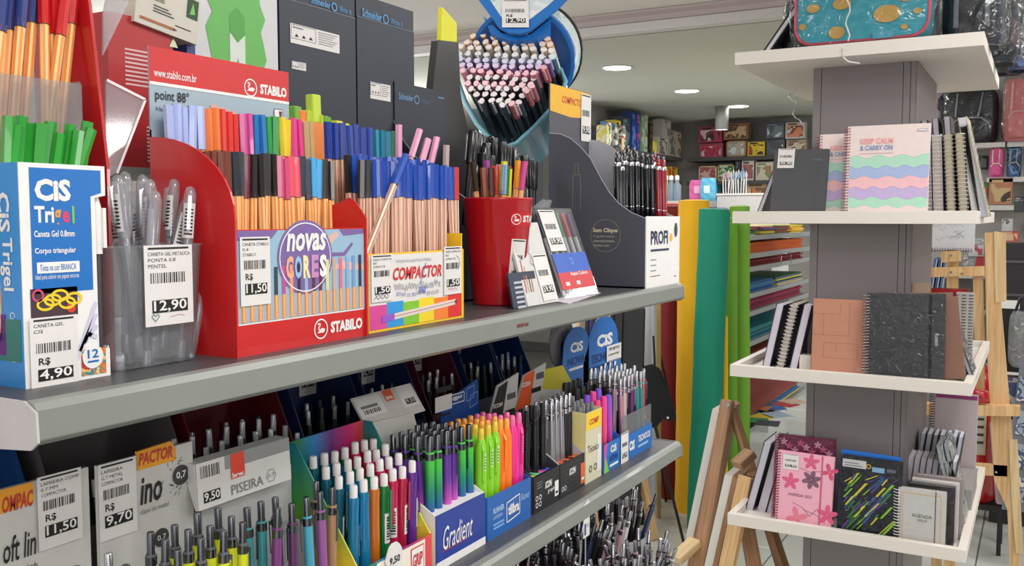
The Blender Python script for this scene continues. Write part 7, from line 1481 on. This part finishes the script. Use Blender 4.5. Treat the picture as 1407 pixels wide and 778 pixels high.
for i, (px, py, c, nm) in enumerate([(812, 178, (190, 180, 90), 'straw yellow'), (822, 186, (90, 130, 120), 'sea green'), (832, 180, (60, 80, 110), 'slate blue'), (842, 188, (150, 90, 60), 'rust brown')]):
    p = PX(px, py + 14, -3.15); t = thing('toy_bag', '%s packet of toys on the partition shelf above the pencils' % nm, 'packet', (p.x, max(p.y, 6.96), .576)); blobby('packet_body', t, .10, .16 + .02 * (i % 2), .05, print_mat([c, (200, 196, 180), (90, 90, 80)], 12, seed=i)); MB().box(.03, .07, .02, .024, .15, .19, mat((60, 110, 170))).build('header_card', t)
# counter with pen holders in the middle distance
t = thing('white_counter', 'white counter top just behind the teal and lime rolls', 'counter', (PY(985, 290, 6.5).x, 6.5, -1.5)); cw = PY(1062, 268, 6.5).x - PY(985, 290, 6.5).x
MB().box(0, cw, 0, .5, 0, PY(1020, 268, 6.5).z + 1.5, mat((206, 206, 206), .5)).build('cabinet_body', t); MB().box(-.01, cw + .01, -.01, .51, PY(1020, 268, 6.5).z + 1.5, PY(1020, 268, 6.5).z + 1.512, WHITE).build('counter_top', t)
zc = PY(1020, 268, 6.5).z + .012
random.seed(60)
for i in range(14):
    px = 994 + 2.3 * i; p = PY(px, 262, 6.56); c = random.choice([(200, 204, 210), (120, 150, 190), (214, 150, 160), (220, 190, 120), (150, 170, 180)]); nm = 'pale pen with curled top on the white counter'
    t = thing('novelty_pen', nm, 'pen', (p.x, 6.56 + .02 * (i % 3), zc), group='novelty pens on the counter'); MB().cyl((0, 0, 0), (random.uniform(-.01, .01), 0, .10 + .02 * (i % 3)), .004, n=6, m=mat((214, 214, 216))).build('barrel', t); MB().lathe([(.001, .10), (.011, .115 + .012 * (i % 3)), (.001, .15 + .01 * (i % 3))], 8, mat(c)).build('topper', t)
t = thing('pink_pouch', 'pink plastic pouch above the yellow roll', 'pouch', (PY(946, 275, 6.2).x, 6.2, .11)); blobby('pouch_body', t, .13, .14, .06, mat((200, 90, 150), .5)); MB().box(.04, .09, -.003, 0, .05, .10, mat((226, 170, 200))).build('label', t)
t = thing('blue_pouch', 'light blue plastic pouch above the teal roll', 'pouch', (PY(969, 282, 6.15).x - .04, 6.15, .11)); blobby('pouch_body', t, .10, .15, .06, mat((90, 170, 206), .5)); MB().box(.03, .07, -.003, 0, .05, .10, mat((206, 226, 236))).build('label', t)
t = thing('display_table', 'low white display table behind the coloured rolls', 'table', (-3.08, 6.1, -1.5)); MB().box(0, 1.02, 0, .6, 1.57, 1.61, mat((200, 200, 200))).build('table_top', t)
for x, y in ((.02, .02), (.95, .02), (.02, .53), (.95, .53)): MB().box(x, x + .05, y, y + .05, 0, 1.57, mat((180, 180, 182))).build('leg', t)
for i, (px, c, nm) in enumerate([(915, (170, 190, 120), 'green'), (922, (120, 136, 150), 'steel grey'), (930, (120, 136, 150), 'dark grey'), (908, (206, 196, 120), 'yellow')]):
    p = PY(px, 268, 6.3); t = thing('glue_bottle', '%s bottle on the display table behind the red roll' % nm, 'bottle', (p.x, 6.3, .11)); MB().lathe([(.001, 0), (.028, 0), (.03, .01), (.03, .11), (.014, .13), (.014, .15)], 14, mat(c)).build('bottle_body', t); MB().lathe([(.015, .148), (.015, .175), (.006, .18)], 12, WHITE).build('cap', t)

# ================================================================== RIGHT BACKGROUND
PW = mat((176, 172, 168), .6); SW = mat((206, 203, 198), .5)
YR = 5.5
t = thing('wall_display', 'light grey shop shelving wall with bags and toys to the right of the column', 'shelving', (.6, YR + .3, -1.5)); wo = Vector((.6, YR + .3, -1.5))
def wpart(n, x0, x1, y0, y1, z0, z1, m): return MB().box(x0 - wo.x, x1 - wo.x, y0 - wo.y, y1 - wo.y, z0 - wo.z, z1 - wo.z, m).build(n, t_w)
t_w = t; wpart('back_panel', -.62, 2.2, YR + .28, YR + .30, -1.5, .95, PW)
for z, x0, x1 in ((.385, -.5, -.18), (.385, -.17, .5), (.205, -.26, .5), (.06, -.30, -.09), (.11, -.08, .5), (-.03, -.08, .5), (-.3, -.46, .5), (-.49, -.60, .5)): wpart('shelf_board', x0, x1, YR, YR + .28, z - .025, z, SW)
def pack(lbl, x0, y0, x1, y1, Y, col, z=None, D=.16, film=True, name='backpack', cat='backpack', dark=True):
    a = PY(x0, y1, Y); c_ = PY(x1, y0, Y); W_ = c_.x - a.x; H = c_.z - (z if z is not None else a.z); t = thing(name, lbl, cat, (a.x, Y, z if z is not None else a.z))
    m_ = col if not isinstance(col, tuple) else mat(col, .6); blobby('main_body', t, W_, H, D, m_); blobby('front_pocket', t, W_ * .7, H * .42, .06, m_).location = (W_ * .15, -.03, H * .06)
    pm = mat((150, 152, 156), .4) if dark else mat((236, 190, 190), .5)
    for x in (.25, .72): MB().tube([(W_ * x, -.004, H * .95), (W_ * x * .95, -.02, H * .7), (W_ * x * .9, -.02, H * .5)], .004, 6, pm).build('strap', t)
    b = MB(); b.tube([(W_ * .15, -.032, H * .36), (W_ * .3, -.034, H * .47), (W_ * .7, -.034, H * .47), (W_ * .85, -.032, H * .36)], .004, 6, pm); b.build('zipper', t)
    MB().tube([(W_ * .4, D / 2, H), (W_ * .42, D / 2, H + .03), (W_ * .58, D / 2, H + .03), (W_ * .6, D / 2, H)], .005, 6, pm).build('handle', t)
    if film: blobby('plastic_wrap', t, W_ + .02, H + .02, D + .08, FILM).location = (-.01, -.045, 0)
pack('black backpack in film on the grey shelf right of the column', 1296, 122, 1372, 189, YR + .02, (26, 26, 30), z=.386)
pack('pink backpack in film on the grey shelf at the right edge', 1377, 106, 1430, 189, YR - .03, (226, 130, 130), z=.386, dark=False)
pack('lilac and white bag behind the column beside the black backpack', 1270, 122, 1296, 160, YR + .08, print_mat([(190, 180, 206), (230, 226, 232), (120, 100, 140)], 12), z=.386, dark=False)
pack('pink and white purse on the small upper right shelf', 1359, 204, 1380, 228, YR + .02, (214, 90, 150), z=.206, D=.08, name='purse', cat='bag', film=False, dark=False)
pack('dark blue patterned purse on the small upper right shelf', 1383, 202, 1404, 228, YR + .02, print_mat([(40, 56, 90), (90, 130, 180), (24, 30, 44)], 14), z=.206, D=.08, name='purse', cat='bag', film=False)
for i, (r, Y, cols, lbl, fr) in enumerate([
    ((1358, 244, 1392, 281), YR, [(176, 120, 90), (60, 50, 40), (200, 170, 120)], 'tan box with an oval picture on the right wall', None),
    ((1341, 214, 1357, 232), YR + .2, [(30, 30, 34), (120, 124, 130)], 'small black sign card on the right wall', None),
    ((1393, 270, 1407, 292), YR, [(60, 66, 70), (150, 160, 160)], 'grey carton at the right edge of the wall display', None),
    ((1344, 250, 1358, 284), YR + .1, [(120, 150, 100), (210, 100, 60), (60, 130, 170)], 'narrow colourful box left of the tan one', None),
    ((1376, 300, 1392, 318), YR, [(200, 200, 196), (90, 94, 100)], 'white carton with dark square, right wall', None),
    ((1377, 318, 1400, 332), YR, [(206, 90, 60), (226, 190, 160)], 'orange red carton on the right wall', None),
    ((1378, 352, 1407, 372), YR - .3, [(190, 190, 186), (120, 140, 90)], 'white price card on the black panel at the right', None),
    ((1378, 516, 1400, 560), 4.5, [(196, 190, 186), (226, 120, 80), (70, 90, 130)], 'framed print with orange picture at the right edge', (60, 56, 60)),
    ((1330, 336, 1352, 352), YR, [(206, 206, 204), (180, 80, 90)], 'white and red paper box behind the wooden easel', None)]):
    carton(lbl, r, 'Y', Y, cols, D=.08, seed=70 + i, frame=fr)
t = thing('black_cabinet', 'black cabinet panel behind the right side of the wooden easel', 'cabinet', (PY(1366, 500, 5.1).x, 5.1, -1.5)); MB().box(0, .6, 0, .3, 0, 1.5 + PY(1380, 335, 5.1).z, mat((30, 28, 32), .5)).build('cabinet_body', t)
for z in (1.12, 1.28): MB().box(.0, .6, -.01, 0, z, z + .012, mat((90, 90, 94), .4, .5)).build('trim_strip', t)
b = MB(); b.box(.02, .10, -.012, -.002, 1.06, 1.10, WHITE); b.build('label', t)
t = thing('clear_bag', 'crumpled clear plastic bag standing against the black cabinet', 'bag', PY(1384, 505, 4.9)); blobby('bag_body', t, .22, .26, .12, clear(gloss=.2, crinkle=1.0, cs=18, tintmix=.35, body=(170, 172, 172)))
MB().tube([(.02, .05, .24), (.04, .05, .32), (.10, .05, .33), (.12, .05, .25)], .007, 8, BLACK).build('handle', t)
t = thing('leaflet_rack', 'grey rack of printed packets at the lower right edge behind the easel', 'rack', PY(1376, 700, 4.4)); MB().prism([(0, 0), (.16, 0), (.16, .62), (.05, .66)], 0, .04, mat((110, 116, 124), .5)).build('rack_panel', t)
for k in range(4): b = MB(); b.prism([(.04, .05 + .14 * k), (.14, .03 + .14 * k), (.15, .13 + .14 * k), (.05, .15 + .14 * k)], -.006, -.001, print_mat([(150, 160, 176), (60, 80, 120), (210, 206, 200)], 20, seed=k)); b.build('packet', t)
t = thing('rose_case', 'dusty rose case leaning behind the easel leg at lower right', 'case', PY(1368, 694, 4.5), rot=(0, -.1, 0)); bevel(MB().box(0, .10, 0, .08, 0, .36, mat((190, 160, 166), .5)).build('case_body', t), .012, 2); MB().box(.03, .05, -.004, 0, .06, .10, WHITE).build('label', t)

# extinguisher
o = PY(1336, 700, 4.6); t = thing('fire_extinguisher', 'red fire extinguisher with yellow framed labels behind the wooden easel', 'extinguisher', (o.x, 4.68, o.z + .03)); zx = PY(1336, 540, 4.6).z - o.z
RX = mat((176, 20, 28), .25, coat=.4); MB().lathe([(.001, 0), (.078, 0), (.084, .01), (.084, zx), (.075, zx + .05), (.03, zx + .09), (.025, zx + .11)], 32, RX).build('cylinder_body', t)
b = MB(); b.box(-.02, .05, -.012, .012, zx + .11, zx + .14, BLACK); b.tube([(0, 0, zx + .12), (-.07, 0, zx + .15)], .006, 6, BLACK); b.build('valve_handle', t); MB().tube([(.03, -.03, zx + .12), (.09, -.05, zx + .05), (.10, -.03, zx - .2)], .009, 8, BLACK).build('hose', t)
b = MB(); b.warp = lambda p: (.0845 * math.sin(p[0] / .0845) - p[1] * math.sin(p[0] / .0845) * -1 * 0, -.0848 * math.cos(p[0] / .0845) + p[1], p[2])
for x0, x1, z0, z1 in ((-.085, -.022, .24, .46), (-.014, .046, .22, .44)):
    b.rect(x0, z0, x1, z1, mat((216, 190, 90), .4), -.0006, seg=8); b.rect(x0 + .004, z0 + .004, x1 - .004, z1 - .004, mat((190, 186, 170), .4), -.0012, seg=8)
    for k in range(5): b.rect(x0 + .010, z1 - .03 - .035 * k, x1 - .010, z1 - .018 - .035 * k, mat((60, 56, 54)), -.0018, seg=6)
b.build('label', t)
t = thing('floor_stand', 'low black stand with legs under the fire extinguisher', 'stand', (o.x, 4.68, -1.5)); hh = o.z + .03 + 1.5
MB().box(-.10, .12, -.09, .12, hh - .025, hh, BLACK).build('stand_plate', t)
for x, y in ((-.09, -.08), (.10, -.08), (-.09, .10), (.10, .10)): MB().box(x, x + .018, y, y + .018, 0, hh - .025, BLACK).build('leg', t)

# big wooden easel right of the column
YE = 4.0; base = Vector((PY(1340, 700, YE).x, YE, -1.5)); t = thing('wooden_easel', 'large pale pine H-frame easel standing to the right of the column', 'easel', base)
R_ = lambda px, py, Y=YE: PY(px, py, Y) - base
def plank(n, pts, d0, d1, m=WD):
    b = MB(); b.prism([(R_(*p).x, R_(*p).z) for p in pts], d0, d1, m); o = b.build(n, t); bevel(o, .002, 1); return o
plank('side_post', [(1353, 320), (1367, 320), (1380, 470), (1391, 602), (1392, 620), (1402, 778), (1408, 860), (1392, 860), (1384, 700), (1366, 660), (1356, 480)], 0, .025)
plank('outer_plate', [(1366, 318), (1382, 320), (1383, 414), (1368, 416)], -.006, -.001, WDL); plank('outer_plate', [(1386, 604), (1398, 604), (1406, 760), (1396, 760), (1390, 690)], -.006, -.001, WDL)
plank('top_rail', [(1275, 368), (1353, 366), (1353, 379), (1275, 381)], -.004, .02); plank('centre_mast', [(1300, 342), (1316, 342), (1316, 470), (1300, 470)], .022, .045); plank('mast_clamp', [(1293, 346), (1320, 344), (1320, 359), (1293, 361)], -.004, .018)
plank('side_post', [(1336, 378), (1350, 378), (1352, 470), (1352, 540), (1340, 540)], .028, .05)
plank('centre_mast', [(1298, 540), (1310, 540), (1312, 860), (1296, 860)], .022, .045); plank('canvas_ledge', [(1268, 552), (1402, 556), (1402, 569), (1268, 567)], -.05, .0, WD)
plank('lower_rail', [(1320, 636), (1384, 640), (1384, 655), (1320, 652)], .0, .022); plank('back_leg', [(1281, 578), (1296, 578), (1290, 860), (1276, 860)], .05, .075)
for px, py in ((1307, 351), (1307, 374), (1322, 376), (1303, 563), (1369, 648), (1390, 680)): bolt(t, R_(px, py) + Vector((0, -.008, 0)), .004)
# sketch pad hanging under the eye-level tray
t = thing('sketch_pad', 'white spiral sketch pad with faint drawings below the eye-level tray', 'sketch pad', PY(1277, 343, 4.004)); W_ = PY(1340, 300, 4.004).x - PY(1277, 337, 4.004).x
MB().box(0, W_, 0, .01, 0, .15, mat((206, 206, 210), .6)).build('pad_sheet', t); b = MB(); random.seed(6)
for k in range(16): x = random.uniform(.01, W_ - .05); z = random.uniform(.02, .13); b.line([(x + .008 * j, z + .008 * math.sin(j * 2 + k)) for j in range(5)], .0012, mat((150, 150, 160)), -.0006)
b.build('drawing', t); b = MB()
for k in range(16): xx = .01 + (W_ - .02) * k / 15; b.tube([(xx, .005 + .009 * math.cos(a), .0 + .009 * math.sin(a)) for a in [2 * PI * j / 8 for j in range(8)]], .0012, 4, BLACK, closed=True)
b.build('spiral_binding', t)
for i, (px, c) in enumerate([(1279, (70, 110, 160)), (1286, (60, 90, 140)), (1293, (90, 130, 170))]):
    t = thing('folder', 'blue folder standing behind the easel, %s of three' % ['left', 'middle', 'right'][i], 'folder', Vector((PY(px - 6, 412, YR).x, YR, -.49)), rot=(0, .12, 0)); MB().box(0, .012, 0, .20, 0, .27, mat(c, .5)).build('cover', t); MB().box(.012, .016, 0, .19, .004, .266, PAPER).build('page_block', t)
t = thing('clear_packet', 'crinkled clear packet with red and white label behind the easel top', 'packet', Vector((PY(1322, 366, YR).x, YR + .02, -.30))); blobby('packet_body', t, .11, .19, .05, clear(gloss=.2, crinkle=1.0, cs=18, tintmix=.3, body=(190, 190, 192))); MB().prism([(.06, .04), (.10, .04), (.10, .12), (.07, .10)], -.004, -.001, mat((200, 50, 60))).build('label', t)
t = thing('red_foil_bag', 'glossy red foil bag under the middle tray on the easel ledge', 'bag', PY(1306, 551, 3.955)); blobby('bag_body', t, .13, .05, .04, mat((170, 20, 30), .15, coat=.6, bump=1.0, scale=20)); MB().box(.05, .08, -.004, 0, .02, .04, mat((220, 60, 60))).build('label', t)
for i in range(2): 
    t = thing('magazine_stack', ['grey magazines standing behind the easel mast', 'dark magazines standing behind the easel mast'][i], 'magazines', PY(1274 + 40 * i, 700, 5.0)); 
    for k in range(6): MB().box(.02 * k, .02 * k + .016, 0, .2, 0, .75 + .02 * (k % 3), mat(random.choice([(150, 154, 160), (60, 64, 70), (200, 200, 204), (90, 110, 140)]), .5)).build('magazine', t)
# hanging dark bags in film upper right
for i, (x0, y0, x1, y1, Y, m_, lbl) in enumerate([(1318, -30, 1366, 62, 4.2, print_mat([(26, 26, 30), (56, 60, 80), (150, 40, 50), (24, 24, 28)], 10, seed=5), 'dark printed bag in film hanging above the top shelf end'), (1366, -30, 1410, 100, 4.3, print_mat([(90, 100, 92), (60, 66, 70), (30, 34, 50), (140, 146, 130)], 10, seed=9), 'grey green bag in film hanging at the upper right corner'), (1384, 60, 1412, 96, 4.15, print_mat([(40, 56, 110), (90, 120, 180), (24, 30, 44)], 16, seed=3), 'small dark blue bag in film at the upper right edge')]):
    pack(lbl, x0, y0, x1, y1, Y, m_, name='hanging_bag', cat='bag', D=.14)
t = thing('bag_rail', 'thin steel rail the filmed bags hang from at the upper right', 'rail', (.0, 4.3, .98)); MB().tube([(-.35, 0, 0), (1.0, 0, 0)], .010, 10, CHROME).build('rail', t)
for x in (-.3, .3, .9): MB().tube([(x, 0, 0), (x, 0, .06)], .006, 8, CHROME).build('hanger_rod', t)
# ================================================================== labels: things that look alike are told apart by their order from the left in view
_fwv, _rtv, _upv = Vector(_fw), Vector(_rt), Vector(_up)
ORD = ['', 'first', 'second', 'third', 'fourth', 'fifth', 'sixth', 'seventh', 'eighth', 'ninth', 'tenth', 'eleventh', 'twelfth', 'thirteenth', 'fourteenth', 'fifteenth', 'sixteenth', 'seventeenth', 'eighteenth', 'nineteenth', 'twentieth', 'twenty-first', 'twenty-second', 'twenty-third', 'twenty-fourth', 'twenty-fifth', 'twenty-sixth']
_by = {}
for o in COL.objects:
    if o.parent is None and 'label' in o.keys() and 'category' in o.keys(): _by.setdefault(o['label'], []).append(o)
bpy.context.view_layer.update()
def _px(o):
    top = o.matrix_world @ Vector((0, 0, .14)) - Vector((0, 0, EYE)) if not o.data else o.matrix_world.translation - Vector((0, 0, EYE))
    return top.dot(_rtv) / max(.05, top.dot(_fwv))
for l, os_ in _by.items():
    if 1 < len(os_) <= 26:
        for i, o in enumerate(sorted(os_, key=_px)):
            o['label'] = '%s from left: %s' % (ORD[i + 1], l) if len(l.split()) <= 13 else l

# printing, tags and clips belong to the panel, cover or barrel that carries them
_SUB = ('lettering', 'printed_', 'price_tag', 'info_sticker', 'scribbles', 'cover_picture', 'title_band', 'wave_print', 'flower_print', 'stripe_print', 'barcode_label', 'label', 'embossing', 'embossed_lines', 'elastic_band', 'header_print', 'fold_line', 'edge_line', 'fascia_print', 'wrap_label', 'front_label', 'trim_ring', 'colour_ring', 'label_band')
_CAR = ('header_card', 'front_panel', 'back_panel', 'carton_body', 'front_cover', 'box_body', 'card', 'cup_body', 'pot_wall', 'side_panel', 'cap', 'barrel', 'upper_fascia', 'cylinder_body', 'clear_case', 'packet_body', 'bag_body')
def _ctr(o): v = o.data.vertices; ys = [p.co.y for p in v]; zs = [p.co.z for p in v]; return (min(ys) + max(ys)) / 2, (min(zs) + max(zs)) / 2, min(ys), max(ys)
for t in [o for o in COL.objects if o.parent is None and o.data is None]:
    ch = [c for c in t.children if c.type == 'MESH' and c.data.vertices]
    cars = [c for c in ch if c.name.split('.')[0] in _CAR and c.location.length < 1e-6 and abs(c.rotation_euler.x) + abs(c.rotation_euler.y) + abs(c.rotation_euler.z) < 1e-6]
    for c in ch:
        if c.name.split('.')[0].startswith(_SUB) and not len(c.children) and c.location.length < 1e-6 and cars:
            yc, zc, y0, y1 = _ctr(c)
            best = min((k for k in cars if k is not c), key=lambda k: abs((lambda q: max(q[2] - yc, yc - q[3], 0))(_ctr(k))) + .1 * abs(_ctr(k)[1] - zc), default=None)
            if best is not None: c.parent = best
